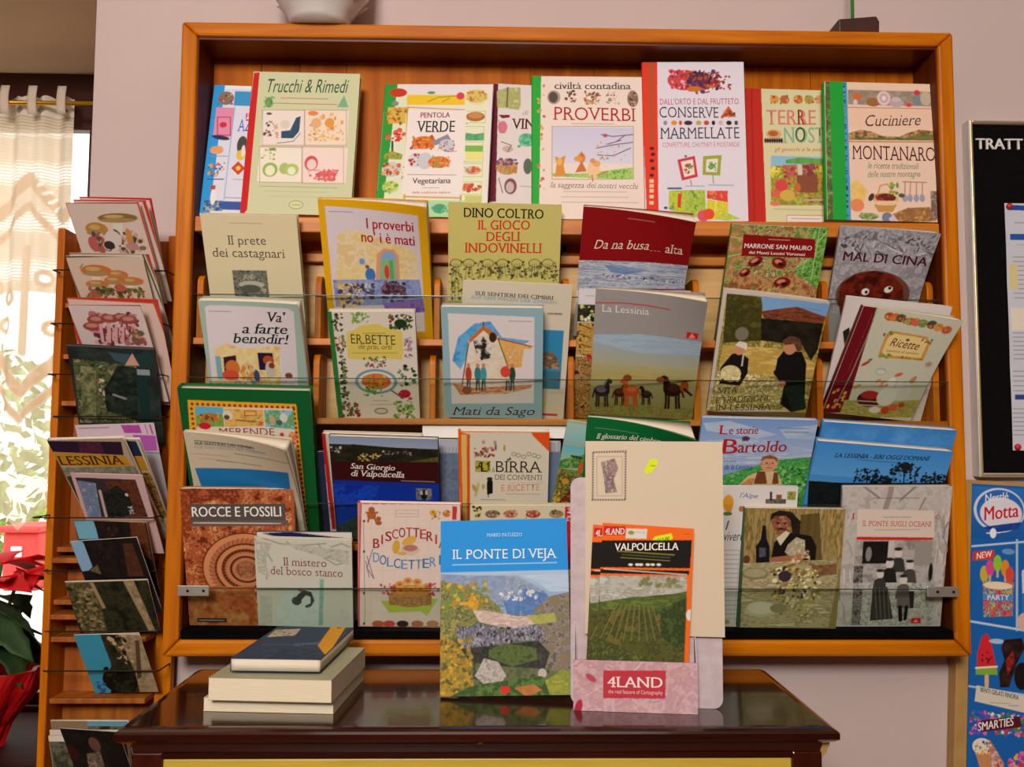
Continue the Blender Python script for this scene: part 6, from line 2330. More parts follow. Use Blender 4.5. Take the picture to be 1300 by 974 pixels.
ART['mushroom_c'] = ('d9c8c4', [
('l',[-23,-4,1226,13],22,'b0463a'),
('l',[-23,-4,9,675],27,'a84a3a'),
('l',[1217,13,1259,991],31,'4a4a44'),
('d',267,167,1101,674,150,68,'a8505a c88a8a 8a3a44 d8b0a8 6a2a3a b87070',2),
('e',396,257,153,73,'9a4a44'),
('e',402,239,99,36,'c08a78'),
('e',628,233,153,73,'9a4a44'),
('e',634,215,98,36,'c08a78'),
('e',833,219,151,72,'9a4a44'),
('e',839,201,98,36,'c08a78'),
('e',934,254,151,73,'9a4a44'),
('e',939,236,98,36,'c08a78'),
('e',291,371,155,74,'9a4a44'),
('e',297,353,100,37,'c08a78'),
('l',[392,625,439,348],55,'d8a8a8'),
('l',[429,624,501,393],18,'8a2a3a'),
('l',[506,624,574,347],55,'d8a8a8'),
('l',[543,623,614,392],18,'8a2a3a'),
('l',[620,623,709,346],55,'d8a8a8'),
('l',[656,622,727,392],18,'8a2a3a'),
('l',[733,622,844,345],55,'d8a8a8'),
('l',[770,621,839,391],18,'8a2a3a'),
('l',[869,620,1005,345],54,'d8a8a8'),
('l',[905,620,974,390],18,'8a2a3a'),
('d',879,436,1104,665,24,50,'5a6a44 c8906a 8a5a4a',4)])
ART['mushroom_c2'] = ('d4b8ac', [
('l',[-41,-13,1489,43],72,'c03a26'),
('l',[1448,27,1632,1143],88,'c0402e'),
('l',[-28,-13,39,778],54,'c03a2a')])
ART['album'] = ('2a2f2c', [
('n',-35,-3,1342,1473,'1f2624 2a3230 343c38',246,1,0),
('l',[-25,6,1348,6],40,'5a5650'),
('P',[59,239,1004,304,939,1321,22,1364],'2a3a24 4a5a34 6a6a44 1a241c 8a8a6a',88,1,2),
('P',[156,348,392,381,281,1279,73,1289],'8a8a68 6a7048 4a5234',56,1,3),
('d',369,566,498,840,8,41,'a84a3a c8b8a8',4),
('P',[721,319,1000,350,941,1296,464,1126,469,747],'141c18 202c24 2c3a2c',81,1,5),
('p',[606,98,943,126,883,311,690,238],'3a5260'),
('p',[983,124,1230,66,1293,244,1043,325],'1f3a3a'),
('p',[834,313,966,102,1052,311],'c89a84'),
('r',1005,373,1198,469,'8a9aa0'),
('r',986,480,1148,1311,'173430'),
('l',[601,835,778,897],37,'8a8a88')])
ART['lessmag'] = ('b9a890', [
('p',[-26,14,1167,67,1111,319,3,222],'2f1c34'),
('P',[489,42,826,56,825,292,434,250],'5a2a44 4a2038',62,1,0),
('p',[6,230,1119,323,1165,564,10,486],'c8942a'),
('t','LESSINIA',13,479,1079,493,172,'4a2a14','sb'),
('n',29,533,1220,737,'6a7a5a 8a8a78 a89a88',50,1,0),
('r',19,706,1048,2072,'3a3f34'),
('l',[-31,-30,26,843],19,'5a6a4a')])
ART['lessmag2'] = ('b8ad9a', [
('p',[968,21,1237,38,1276,309,999,310],'232a4a'),
('p',[999,310,1276,309,1282,598,1095,599],'b8862a'),
('P',[1087,625,1305,624,1322,1536,934,1542],'8a5a24 2a241c b08a3a 4a3a24',68,1,2),
('l',[1222,38,1289,1101],36,'d0c8b8')])
ART['flyer'] = ('d0b8c4', [
('r',-14,-50,1212,201,'d4c0cc'),
('s',45,24,512,85,1,'3a2a34'),
('p',[705,19,988,29,1007,168,738,159],'b04aa0'),
('l',[1077,32,1095,181],27,'c88ab8'),
('l',[1152,34,1170,183],27,'a84a9a'),
('p',[853,189,1209,217,1192,484,920,475],'b058b0'),
('r',860,473,1276,1190,'b8bcc4'),
('l',[917,492,1305,532],24,'8a8aa0')])
ART['framed'] = ('d2b0b0', [
('p',[58,75,997,86,1024,789,79,825],'3a3034'),
('P',[73,128,352,172,269,818,47,827],'7a8aa8 6a7a98 98a4b8',62,1,0),
('P',[485,132,979,98,1006,734,898,797,710,805],'5a3020 6a3a28 4a2418',73,1,2),
('P',[426,350,681,197,819,373,838,666,647,807,363,818],'1a1c1a 2a2c28 14140f',62,1,3),
('l',[380,315,353,796],43,'c8b0a8'),
('e',788,374,25,29,'d8d0c8'),
('d',732,596,814,760,10,28,'8a9a98 b8b8b0',4)])
ART['dark_a'] = ('241c1a', [
('p',[-1,-12,304,5,337,338,19,342],'7ab4cc'),
('n',323,15,750,657,'181413 201a18 2c1c18',102,1,2),
('P',[862,19,1098,40,1089,724,833,444],'6a3a24 5a2f1c 7a4a30',72,1,3),
('d',481,134,652,271,8,37,'5a2a20 3a2420',4),
('l',[-1,-12,1145,23],24,'c8a884')])
ART['dark_b'] = ('1f1917', [
('p',[-39,-23,192,11,247,441,119,540,9,550],'8ab4d8'),
('n',201,11,740,836,'161211 1f1917 2a1d19',105,1,2),
('P',[817,91,970,102,971,706,723,690],'4a2a1c 5a3422',73,1,3),
('d',378,94,710,330,10,34,'3a2420 2a1a18',4),
('P',[134,541,294,444,298,625],'5a4a34 7a6a4a',32,1,0)])
ART['trees'] = ('2a2a1c', [
('n',-27,-47,1272,1115,'1a1c14 2a2c1c 3a3a24 23241a',148,1,2),
('P',[-13,-20,365,-6,432,624,418,1077,46,1062,9,497],'5a5638 8a7c54 3a3a24 6a6440 23261a',79,1,3),
('d',8,61,389,1018,70,49,'8a7a50 4a4a2c a89468 2a2f1c',4),
('p',[865,13,1026,19,1183,1254,1109,1309],'a8906a'),
('P',[920,42,1030,99,1167,1224,1093,1279],'b8a078 8a7450',81,1,5),
('p',[359,21,419,23,498,544,446,558],'a89068'),
('l',[-16,7,1244,0],24,'b8a888')])
ART['tree_sky'] = ('b8a088', [
('p',[-9,-29,419,-2,467,591,270,981,374,1244,-66,1230],'3f9cbc'),
('P',[419,-2,710,25,855,438,733,1227,286,1241,424,590],'1f1f18 2f2f22 3a3424',85,1,2),
('P',[712,19,1043,53,1032,1178,725,1255,766,770,727,434],'b09a7c a08a6a 8a7654',84,1,3),
('e',474,959,278,271,'15150f'),
('d',285,697,689,1225,60,57,'1f2416 0f120c 2a2f1c',4),
('d',534,45,811,603,50,51,'2a2a1c 6a5a3a c8b080 1a1a14',5),
('p',[934,141,998,143,844,886,756,940],'5a4630'),
('d',90,917,198,1238,14,48,'2a4a8a 3a5a9a',6),
('l',[-7,-34,1051,21],25,'d8c8a8')])
ART['dark_c'] = ('1a1614', [
('n',-17,-27,762,1562,'14110f 1d1916 262019',184,1,2),
('e',482,286,90,147,'6a4a3c'),
('P',[290,498,532,420,518,786,243,813],'8a7468 5a483e a08a7c',63,1,3),
('e',25,494,136,151,'3a1a14'),
('l',[-9,-11,1009,-22],22,'a8a0a0')])
ART['paper'] = ('c8cad6', [
('p',[46,26,607,46,604,133,62,118],'2a4a9a'),
('s',167,316,595,365,1,'5a5a6a'),
('r',74,536,717,642,'2a56a8'),
('s',187,686,580,762,1,'c8a030'),
('s',114,898,809,1681,10,'6a6a78'),
('s',68,2209,769,2724,7,'6a6a78'),
('s',45,2858,747,3274,5,'6a6a78'),
('s',22,3503,719,4013,7,'6a6a78'),
('r',62,3297,743,3383,'2a4a8a'),
('r',42,1064,192,1489,'d8c890'),
('r',42,1818,789,2203,'e0d8c8')])
ART['icecream'] = ('1a62b0', [
('g',-60,41,1969,894,'2a74c0','1a5aa8'),
('e',460,416,432,368,'c8d8ec'),
('e',471,415,396,336,'2a6ab8'),
('e',488,467,353,262,'dcd8e4'),
('t','Nestlé',217,292,607,228,127,'dfe6f0','b'),
('t','Motta',207,598,784,503,220,'c81f2a','b'),
('P',[145,717,518,644,839,589,787,713,414,786],'1a3a8a 2a4a9a',107,1,0),
('e',361,800,54,84,'e8f0f8'),
('l',[254,806,478,783],16,'e8f0f8'),
('l',[-168,1060,1967,763],32,'b8d0e8'),
('l',[-142,2245,1988,2482],37,'b8d0e8'),
('l',[764,893,789,2365],37,'a8c4e0'),
('l',[-31,2950,-23,3309,2000,3511],32,'a8c8e0'),
('p',[36,1122,393,1071,380,1228,23,1269],'d03a2a'),
('t','NEW',92,1244,347,1188,104,'f0e8e0','b'),
('e',623,1089,107,47,'6a9ac8'),
('e',225,1477,69,135,'c8b03a'),
('r',211,1592,245,1710,'d8b078'),
('e',319,1378,69,135,'d84a8a'),
('r',305,1493,339,1611,'d8b078'),
('e',445,1292,70,136,'8ac83a'),
('r',431,1408,465,1526,'d8b078'),
('e',574,1364,70,135,'e08a2a'),
('r',561,1479,595,1597,'d8b078'),
('e',651,1474,70,135,'d84a3a'),
('r',637,1590,671,1708,'d8b078'),
('P',[206,1593,723,1590,716,2136,228,2188],'c8305a d87a2a 5a3a9a c8c03a 3a6ac8',95,1,2),
('r',210,1800,712,1903,'4a8ac8'),
('e',457,1657,246,62,'e8d8b8'),
('t','PARTY',286,1900,648,1881,83,'f0e0d0','b'),
('p',[131,3121,135,2787,208,2500,287,2444,352,2544,433,2874,469,3104],'d0282f'),
('p',[115,3122,480,3103,467,3001,119,3035],'7ab03a'),
('l',[118,3014,467,2975],32,'e8e0c8'),
('l',[300,3138,303,3282],69,'d8b47c'),
('d',158,2631,402,2927,9,26,'2a1414',3),
('e',459,2564,127,41,'a8c4e0'),
('P',[529,2663,580,2532,871,2490,927,2642,799,2906,674,3298,526,3306,500,3076,586,2866],'1f1414 2a1a18 3a2420',106,1,4),
('P',[613,2865,726,2704,761,2857,644,3120],'a8302a 6a1a1a',64,1,0),
('e',882,3108,127,224,'1f1414'),
('p',[854,1505,1973,1234,1986,2379,869,2335],'2a78c4'),
('e',920,2229,127,154,'d8b0a0'),
('p',[853,1401,958,1290,964,1707,869,1764],'d8d0d0'),
('p',[135,3290,940,3422,945,3693,108,3548],'d8d0c0'),
('t','BENTI GELATI FINORA',200,3389,836,3489,72,'3a3a3a','b'),
('s',361,3545,678,3569,1,'8a8a80'),
('s',678,3569,837,3602,1,'4a7ac0'),
('d',48,3714,951,4075,150,37,'c83a2a e8b030 3a8a4a 2a4ac8 d86ab0 e8e0d8 8a3ac0',5),
('p',[158,3938,236,3847,866,3748,896,3925,239,4035],'5a1a24'),
('t','SMARTIES',171,4024,758,3902,131,'efe8e8','b'),
('p',[113,4296,373,4156,617,4524,568,4703,253,4719],'c88a5a'),
('e',244,4264,158,131,'e8dcd0'),
('d',137,4193,378,4384,22,32,'c83a2a 3a8a4a e8b030 2a4ac8',6),
('P',[349,4233,509,4352,647,4699,437,4710],'b83a34 d8ccc0',74,1,0),
('d',693,4342,961,4683,40,42,'c83a2a d86ab0 e8b030',7),
('r',-60,4787,2054,7639,'1a5aa8')])

# ================================================================== the room
WX0, WX1, WY0 = -2.4, 2.7, -3.9
NX0, NX1, NZ, NY = -1.80, -0.690, 2.056, 0.33      # the window recess
w_ = MB()
w_.box(NX1, WX1, 0, 0.36, 0, 2.8)
w_.box(WX0, NX0, 0, 0.36, 0, 2.8)
structure(w_.build('wall_back', M['plaster']))
structure(MB().box(NX0, NX1, 0, 0.36, NZ, 2.8).build('trim_2', M['cream']), 'cream plaster lintel over the window recess')
structure(MB().box(NX0, NX1, 0.345, 0.36, 0, 0.70).build('wall_recess', M['cream']))
structure(MB().box(WX0 - .1, WX0, WY0, 0.36, 0, 2.8).build('wall_left', M['panelling']))
structure(MB().box(WX1, WX1 + .1, WY0, 0.36, 0, 2.8).build('wall_right', M['panelling']))
structure(MB().box(WX0 - .1, WX1 + .1, WY0 - .1, WY0, 0, 2.8).build('wall_front', M['panelling']))
structure(MB().box(WX0 - .1, WX1 + .1, WY0 - .1, 0.36, 2.8, 2.9).build('ceiling', M['cream']))
structure(MB().box(WX0 - .1, WX1 + .1, WY0 - .1, 0.36, -0.1, 0).build('floor', M['tiles']))
structure(MB().box(NX1, WX1, -0.015, 0, 0, 0.09).build('baseboard_back', M['darkwood'], bevel=0.003))
# window sill, with the panelling below it
s_ = MB()
s_.box(NX0, NX1 - 0.005, 0.02, NY, 0.722, 0.750)
s_.box(NX0, NX1 - 0.005, 0.05, 0.07, 0.0, 0.722)
structure(s_.build('trim_1', M['sill'], bevel=0.003), 'dark wooden window sill with a panel below')
# window: dark wooden frame, two casements, glass
win = bpy.data.objects.new('window_1', None); COL.objects.link(win); win.location = (0, 0, 0)
structure(win, 'window with dark wooden frame behind the lace curtain')
f_ = MB()
f_.box(NX0, NX1, NY, NY + .05, 1.995, NZ); f_.box(NX0, NX1, NY, NY + .05, 0.722, 0.762)
f_.box(NX1 - .10, NX1, NY, NY + .05, 0.762, 1.995); f_.box(NX0, NX0 + .08, NY, NY + .05, 0.762, 1.995)
f_.box(-1.42, -1.36, NY, NY + .05, 0.762, 1.995)
structure(f_.build('window_frame', M['darkwood'], win, bevel=0.004))
sh2 = MB()
for a, b in ((NX0 + .08, -1.42), (-1.36, NX1 - .10)):
    sh2.box(a, b, NY + .012, NY + .04, 1.94, 1.995); sh2.box(a, b, NY + .012, NY + .04, 0.762, 0.785)
    sh2.box(a, a + .045, NY + .012, NY + .04, 0.785, 1.94); sh2.box(b - .062, b, NY + .012, NY + .04, 0.785, 1.94)
structure(sh2.build('window_sash', M['darkwood'], win, bevel=0.003))
structure(MB().box(NX0 + .12, -1.46, NY + .024, NY + .028, .78, 1.945).box(-1.32, NX1 - .155, NY + .024, NY + .028, .78, 1.945).build('window_glass', M['glass'], win))
# outdoors
structure(MB().box(-14, 10, 0.37, 24, 0.30, 0.42).build('ground', M['gravel']))

# ------------------------------------------------------------------ lace curtain on a brass rod
cw0, cw1, cz0, cz1 = -1.66, -0.862, 1.150, 1.985
S = Sheet(cw1 - cw0, cz1 - cz0, 'f6ead8', 32.0, alpha=0.42)
ops = []
W_, H_ = S.W, S.H
for i in range(58): ops.append(('l', [0, 420 + i * 62, W_, 420 + i * 62], 26, 'e8d0b2'))
for c in np.arange(-500, W_ + 800, 1320):
    cx = W_ - 640 - c
    for k, (y0, wd) in enumerate(((2450, 210), (3000, 120), (5200, 210), (5750, 130))):
        up = -1 if k < 2 else 1
        ops.append(('l', [cx - 660, y0 + 800 * up, cx, y0, cx + 660, y0 + 800 * up], wd, 'e2c4a4'))
    for dx, dy in ((0, 3900), (-330, 3700), (330, 4100), (-200, 4700), (240, 4650)):
        ops.append(('e', cx + dx, dy, 150, 170, 'e4c8aa')); ops.append(('e', cx + dx, dy, 80, 90, 'f6ead8'))
    for k in range(5): ops.append(('l', [cx - 560 + k * 90, 1650 + k * 160, cx - 480 + k * 90, 1580 + k * 160], 60, 'fff8ee'))
    ops.append(('l', [cx - 660, 3100, cx - 660, 5200], 150, 'e6ccb0'))
    for k in range(3): ops.append(('l', [cx - 140, 6400 + 150 * k, cx, 6250 + 150 * k, cx + 140, 6400 + 150 * k], 40, 'e4c8aa'))
S.run(ops)
S.alpha = np.clip(0.50 + 4.0 * (np.abs(S.img - lin('f6ead8')).sum(-1)), 0.50, 0.97)
S.alpha[S.y < 380, :] = 0.85
for c in np.arange(0, W_, 430):      # square eyelets below the rod
    for q in ((0, 235), ):
        j = np.abs(S.y[:, None] - 240) + np.abs(S.x[None] - (W_ - 200 - c)) < 95
        S.alpha[j] = 0.25
V, Q, T, Cc = sheet_mesh(S, cw1 - cw0, cz1 - cz0, 0.0)
dn = (cz1 - cz0 - V[:, 2])
V[:, 1] += 0.012 * np.sin(V[:, 0] * 55) * (0.5 + dn) + 0.006 * np.sin(V[:, 0] * 140 + 1)
hem = V[:, 2] < 0.10
V[hem, 2] += (np.abs(((V[hem, 0] * 10000 + W_ / 2) % 1320) / 1320 - 0.5) * 0.16 - 0.04) * (1 - V[hem, 2] / 0.10)
V[:, 2] += np.where(V[:, 2] > cz1 - cz0 - .012, 0.007 * np.abs(np.sin(V[:, 0] * 95)), 0)
cur = thing('lace_curtain', 'cream lace curtain with zigzag hem hanging in the window', 'curtain', ((cw0 + cw1) / 2, 0.293, cz0))
raw_mesh('lace_panel', V, Q, T, Cc, S.alpha.ravel(), M['lace'], cur)
for px in (-0.872, -0.93, -0.985, -1.10, -1.22, -1.34, -1.46, -1.58):
    tv, tq = gridbox(-0.0085, 0.0085, -0.002, 0.0, -0.03, 0.028, 3, 6)
    tv[:, 1] -= 0.030 + 0.004 * np.cos(tv[:, 2] * 60)
    tv[:, 0] += px - (cw0 + cw1) / 2; tv[:, 2] += cz1 - cz0 - 0.012
    raw_mesh('tab', tv, tq, np.zeros((0, 3), np.int32), np.tile(lin('f0e2d2'), (len(tv), 1)), np.full(len(tv), 0.8), M['lace'], cur)
tag(MB().tube([(NX0, 0.268, 1.968), (NX1, 0.268, 1.968)], 0.0045, 10).build('curtain_rod', M['brass'], smooth=True),
    'thin brass rod carrying the lace curtain', 'curtain rod')

# ------------------------------------------------------------------ outdoors, seen blurred through the window
rb = MB().box(-2.90, -2.69, 3.9, 4.2, 0.42, 0.76)
rb = rb.build('bin_body', M['redbox'], None, bevel=0.02)
bin_ = thing('outdoor_bin', 'red bin with white plate standing outdoors beyond the window', 'bin', (0, 0, 0)); rb.parent = bin_
MB().box(-2.92, -2.67, 3.87, 4.23, 0.76, 0.80).build('lid', M['redbox'], bin_, bevel=0.015)
MB().box(-2.84, -2.78, 3.885, 3.9, 0.62, 0.68).build('plate', M['white'], bin_)
tb = thing('garden_bench', 'low red bench right outside the window, above the sill line', 'bench', (-1.30, 1.05, 0.42))
MB().box(-.40, .16, -.20, .20, 0.16, 0.27).build('seat', M['redbox'], tb, bevel=0.01)
for x in (-.36, .12):
    for y in (-.17, .17): MB().box(x - .02, x + .02, y - .02, y + .02, 0, 0.16).build('leg', M['redbox'], tb)
rr = random.Random(5)
for (hx, hy, hr, lab) in ((-3.9, 5.0, 0.85, 'sunlit shrub outdoors, left of the red bin'), (-2.1, 6.6, 0.7, 'sunlit shrub outdoors, right of and beyond the red bin')):
    m_ = MB()
    for i in range(700):
        a, b_ = rr.uniform(0, 6.28), rr.uniform(-0.9, 1.5)
        q = hr * rr.uniform(0.75, 1.0)
        c = Vector((hx + q * math.cos(a) * math.cos(b_), hy + q * math.sin(a) * math.cos(b_), 1.15 + 1.1 * q * math.sin(b_)))
        u, v = Vector((rr.uniform(-1, 1), rr.uniform(-1, 1), rr.uniform(-1, 1))).normalized() * .07, Vector((rr.uniform(-1, 1), rr.uniform(-1, 1), rr.uniform(-1, 1))).normalized() * .05
        k = len(m_.v)
        m_.v += [c - u, c + v, c + u, c - v]; m_.f.append((k, k + 1, k + 2, k + 3)); m_.m.append(0)
    sb = thing('shrub', lab, 'shrub', (0, 0, 0), 'shrubs outdoors')
    m_.build('foliage', M['hedge'], sb)
    MB().tube([(hx, hy, .41), (hx + .03, hy, .7), (hx, hy, 1.3)], [.05, .045, .03]).build('trunk', M['darkbrown'], sb)

# ================================================================== the display case on the wall
X0, X1, Z0, Z1 = -0.508, 0.7525, 0.955, 1.9645
I0, I1, J0, J1 = -0.4825, 0.7265, 0.982, 1.941
FY, BY = -0.100, -0.015
case = thing('display_case', 'large orange pine wall display case full of leaning books', 'display case', ((X0 + X1) / 2, 0, Z0))
def cpart(mb, name, m_, bevel=0.0, parent=None):
    o = mb.build(name, m_, None, bevel=bevel)
    o.parent = parent or case
    if not parent: o.matrix_parent_inverse = Matrix.Translation(-Vector(case.location))
    return o
cpart(MB().prism([(X0, Z1), (X1, Z1), (I1, J1), (I0, J1)], 'y', FY, -0.001), 'rail', M['orange_x'], 0.004)
cpart(MB().prism([(X0, Z0), (I0, J0), (I1, J0), (X1, Z0)], 'y', FY, -0.001), 'rail', M['orange_x'], 0.006)
cpart(MB().prism([(X0, Z0), (X0, Z1), (I0, J1), (I0, J0)], 'y', FY, -0.001), 'stile', M['orange_z'], 0.004)
cpart(MB().prism([(X1, Z0), (I1, J0), (I1, J1), (X1, Z1)], 'y', FY, -0.001), 'stile', M['orange_z'], 0.004)
b_ = MB()
xs = [I0 + .0002, -0.40, -0.335, -0.255, 0.06, 0.17, 0.30, 0.415, 0.545, 0.66, I1 - .0002]
for a, c in zip(xs[:-1], xs[1:]): b_.box(a + .0006, c - .0006, BY, -0.002, 1.60, J1 - .0002)
b_.box(I0 + .0002, I1 - .0002, BY + .004, -0.002, 1.60, J1 - .0002)
cpart(b_, 'back_panel', M['back'])
cpart(MB().box(I0 + .0002, I1 - .0002, BY, -0.002, J0 + .0002, 1.60), 'backing', M['ply'])
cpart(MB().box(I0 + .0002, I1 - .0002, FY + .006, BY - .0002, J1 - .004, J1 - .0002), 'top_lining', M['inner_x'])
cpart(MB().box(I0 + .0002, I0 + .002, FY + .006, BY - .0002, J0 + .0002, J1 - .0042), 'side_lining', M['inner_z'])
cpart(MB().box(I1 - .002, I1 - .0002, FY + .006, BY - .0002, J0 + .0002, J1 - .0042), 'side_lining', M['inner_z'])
L0, L1 = I0 + .0022, I1 - .0022
cpart(MB().box(L0, L1, FY + .008, BY - .0004, 1.622, 1.647), 'ledge', M['rail'], 0.002)
cpart(MB().box(L0, L1, -0.030, BY - .0004, 1.587, 1.601), 'batten', M['rail'], 0.001)
cpart(MB().box(L0, L1, -0.0815, BY - .0004, 1.4415, 1.4523), 'ledge', M['rail'], 0.001)
cpart(MB().box(L0, L1, -0.1005, BY - .0004, 1.3145, 1.3243), 'ledge', M['rail'], 0.001)
cpart(MB().box(-.112, .120, -0.094, -0.088, 1.294, 1.3142), 'edge_strip', M['white'])
cpart(MB().box(L0, L1, -0.0885, BY - .0004, 1.1165, 1.1263), 'ledge', M['rail'], 0.001)
cpart(MB().box(L0, L1, -0.0995, BY - .0004, J0 + .0002, 0.9953), 'ledge', M['black'], 0.001)
for row, xs_ in ((0, (-0.4735, -0.284, -0.0925, 0.1165, 0.329, 0.541, 0.714)), (1, (-0.284, -0.098, 0.1245, 0.3285, 0.5285, 0.7185))):
    for x in xs_:
        z0, z1, yf = ((1.4525, 1.556, -0.075), (1.3245, 1.428, -0.078))[row]
        n_ = 8
        pr = [(yf + .0, z0), (BY - .0005, z0), (BY - .0005, z1), (yf + .016, z1)] + [(yf + .016 - .016 * math.sin(k / n_ * math.pi / 2), z1 - .016 + .016 * math.cos(k / n_ * math.pi / 2)) for k in range(1, n_ + 1)]
        cpart(MB().prism(pr, 'x', x - .005, x + .005), 'peg', M['orange_z'], 0.001)
for y, z0, z1, clips in ((-0.0785, 1.4418, 1.523, 0), (-0.1045, 1.3148, 1.387, 0), (-0.0925, 1.1268, 1.191, 0), (-0.1085, 0.9956, 1.062, 1)):
    p_ = cpart(MB().box(L0, L1, y - .0025, y, z0, z1 - .0012), 'pane', M['acrylic'])
    e_ = cpart(MB().box(L0, L1, y - .0027, y + .0002, z1 - .0012, z1), 'pane_edge', M['acrylic_edge'], parent=p_)
    if clips:
        for a, c in ((L0 - .0018, -0.434), (0.677, L1 + .0018)):
            k_ = cpart(MB().box(a, c, y - .0058, y - .0030, 1.050, 1.066), 'clip', M['metal'], 0.001, parent=p_)
            for q in (a + .016, c - .008):
                k_2 = MB()
                k_2.loops([[(q + .0022 * math.cos(t_), yy, 1.058 + .0022 * math.sin(t_)) for t_ in (2 * math.pi * i / 10 for i in range(10))] for yy in (y - .0066, y - .0058)])
                cpart(k_2, 'screw', M['screw'], parent=p_)
for x, z in ((0.118, 1.612), (-0.470, 1.612)):
    k_ = MB()
    k_.box(x - .004, x + .004, BY - .003, BY - .0003, z - .012, z + .008)
    k_.loops([[(x + .006 * math.cos(t_), yy, z - .008 + .006 * math.sin(t_)) for t_ in (2 * math.pi * i / 14 for i in range(14))] for yy in (BY - .005, BY - .0003)])
    cpart(k_, 'keyhole_plate', M['screw'])

# things standing on top of the case
pot = thing('flower_pot', 'white ceramic flower pot standing on top of the display case', 'flower pot', (-0.290, -0.085, Z1 + .0003))
wob = lambda t_, z: 0.02 * math.sin(8 * t_) * min(1, z * 12)
pb = MB()
pb.lathe([(0.0, 0.0), (0.044, 0.0), (0.047, 0.006), (0.053, 0.018), (0.058, 0.024), (0.060, 0.027), (0.064, 0.034), (0.071, 0.044), (0.077, 0.052), (0.0795, 0.055), (0.0785, 0.058), (0.080, 0.066), (0.081, 0.10), (0.079, 0.13), (0.074, 0.13), (0.073, 0.07), (0.0, 0.06)], 0, 0, 56, wob)
lf = pb
for k in range(8):
    a = 2 * math.pi * (k + .5) / 8
    pts = [Vector(((.0605 + .018 * t_ ) * math.cos(a + s_ * .14), (.0605 + .018 * t_) * math.sin(a + s_ * .14), .034 + .018 * t_)) for s_, t_ in ((0, -.4), (.8, .1), (.6, .5), (0, .9), (-.6, .5), (-.8, .1))]
    out = [p_ + Vector((math.cos(a), math.sin(a), 0)) * (.004 + .004 * (p_.z > .05)) for p_ in pts]
    lf.loops([[tuple(p_) for p_ in pts], [tuple(p_) for p_ in out]])
pb.build('pot_body', M['ceramic'], pot, smooth=True)
stand = thing('plant_stick_stand', 'small dark wooden block with green rod on top of the case', 'stand', (0.600, -0.066, Z1 + .0003))
MB().prism([(-.034, 0), (.034, 0), (.035, .020), (.030, .030), (-.010, .026), (-.034, .024)], 'y', -.026, .026).build('block', M['darkbrown'], stand, bevel=0.003)
MB().tube([(0, 0, .026), (.0005, 0, .12), (-.001, 0, .26)], .0028, 10).build('rod', M['greenstem'], stand, smooth=True)

# ================================================================== the books in the case
C_TOP = 'books standing on the top shelf of the display case'
C_2 = 'books in the second row of the display case'
C_3 = 'books in the third row of the display case'
C_4 = 'books in the fourth row of the display case'
C_5 = 'books in the bottom row of the display case'
bk = make_book
bk('azzurro', 'cookbook', 'blue-spined cookbook half hidden behind the pale green book, top shelf', 'book', C_TOP, .010, True, '2f9adf', 'dcdcec', 1)
bk('trucchi', 'household_book', 'pale green hardback with red spine and four cartoon squares', 'book', C_TOP, .013, True, 'c8201f', 'd6d89f', 1)
bk('pentola', 'cookbook', 'green-spined cookbook with yellow banner and food pictures around the title', 'book', C_TOP, .012, True, '2f9a3a', 'e9dedd', 1)
bk('vin', 'wine_book', 'book with dark maroon spine and grape basket, partly covered on the top shelf', 'book', C_TOP, .010, True, '6a1028', 'e2d6d4', 1)
bk('proverbi', 'proverb_book', 'cream hardback with green spine, red title and bare branch picture', 'book', C_TOP, .012, True, '28a83a', 'ead9cf', 1)
bk('conserve', 'cookbook', 'tallest white hardback with orange-red spine and preserving jars on the cover', 'book', C_TOP, .012, True, 'e03a22', 'dfd8e4', 1)
bk('terre', 'cookbook', 'pale yellow book with red spine and market stall picture, top shelf', 'book', C_TOP, .010, True, 'c02a20', 'd9d3a8', 1)
bk('montanaro', 'cookbook', 'peach-coloured hardback with wide green spine, rightmost on the top shelf', 'book', C_TOP, .014, True, '22a03a', 'e6c8b4', 1)
bk('prete', 'paperback_book', 'plain cream paperback with small grey photo, leftmost of the second row', 'book', C_2, .013, spine='dfd3ad', back='dfd3ad', fan=1)
bk('iproverbi', 'paperback_book', 'yellow-bordered paperback with painted doorway and red title', 'book', C_2, .013, spine='e8b012', back='e8b012', fan=0.3)
bk('dino', 'paperback_book', 'olive yellow paperback with black and red title over a drawn crowd', 'book', C_2, .012, spine='c9c070', back='c9c070', fan=1)
bk('busa', 'paperback_book', 'dark red paperback with snowy mountain strip and bent top corner', 'book', C_2, .012, spine='8a0d12', back='8a0d12', fan=0.2)
bk('marrone', 'paperback_book', 'book with shiny chestnuts on leaves and a dark red title plate', 'book', C_2, .010, spine='6a7a3a', back='9a7a4a', fan=1)
bk('mal', 'paperback_book', 'grey paperback with dark round red-brown blob with two eyes', 'book', C_2, .010, spine='a09ca0', back='a09ca0', fan=.6)
bk('farte', 'paperback_book', 'pale teal-bordered thick paperback with dark green title, leftmost of the third row', 'book', C_3, .023, spine='a3bdb0', back='a3bdb0', fan=.8)
bk('erbette', 'cookbook', 'white herb cookbook with dark green spine and yellow title plate', 'book', C_3, .012, spine='2a7a35', back='dcd5c8', fan=1)
bk('sentieri', 'paperback_book', 'beige paperback with blue lake photo standing behind the blue-bordered book', 'book', C_3, .005, spine='d2c9b4', back='d2c9b4', fan=1)
bk('mati', 'paperback_book', 'light blue-bordered paperback with watercolour chapel and villagers', 'book', C_3, .018, spine='93b6c2', back='93b6c2', fan=1)
bk('horsesback', 'paperback_book', 'book almost hidden behind the horses book, brown patterned left edge showing', 'book', C_3, .007, spine='8a5a2a', back='cfd0d6', fan=1)
bk('lessinia', 'paperback_book', 'grey-topped paperback with brown horses running in a meadow', 'book', C_3, .010, spine='9c9896', back='9c9896', fan=0.1)
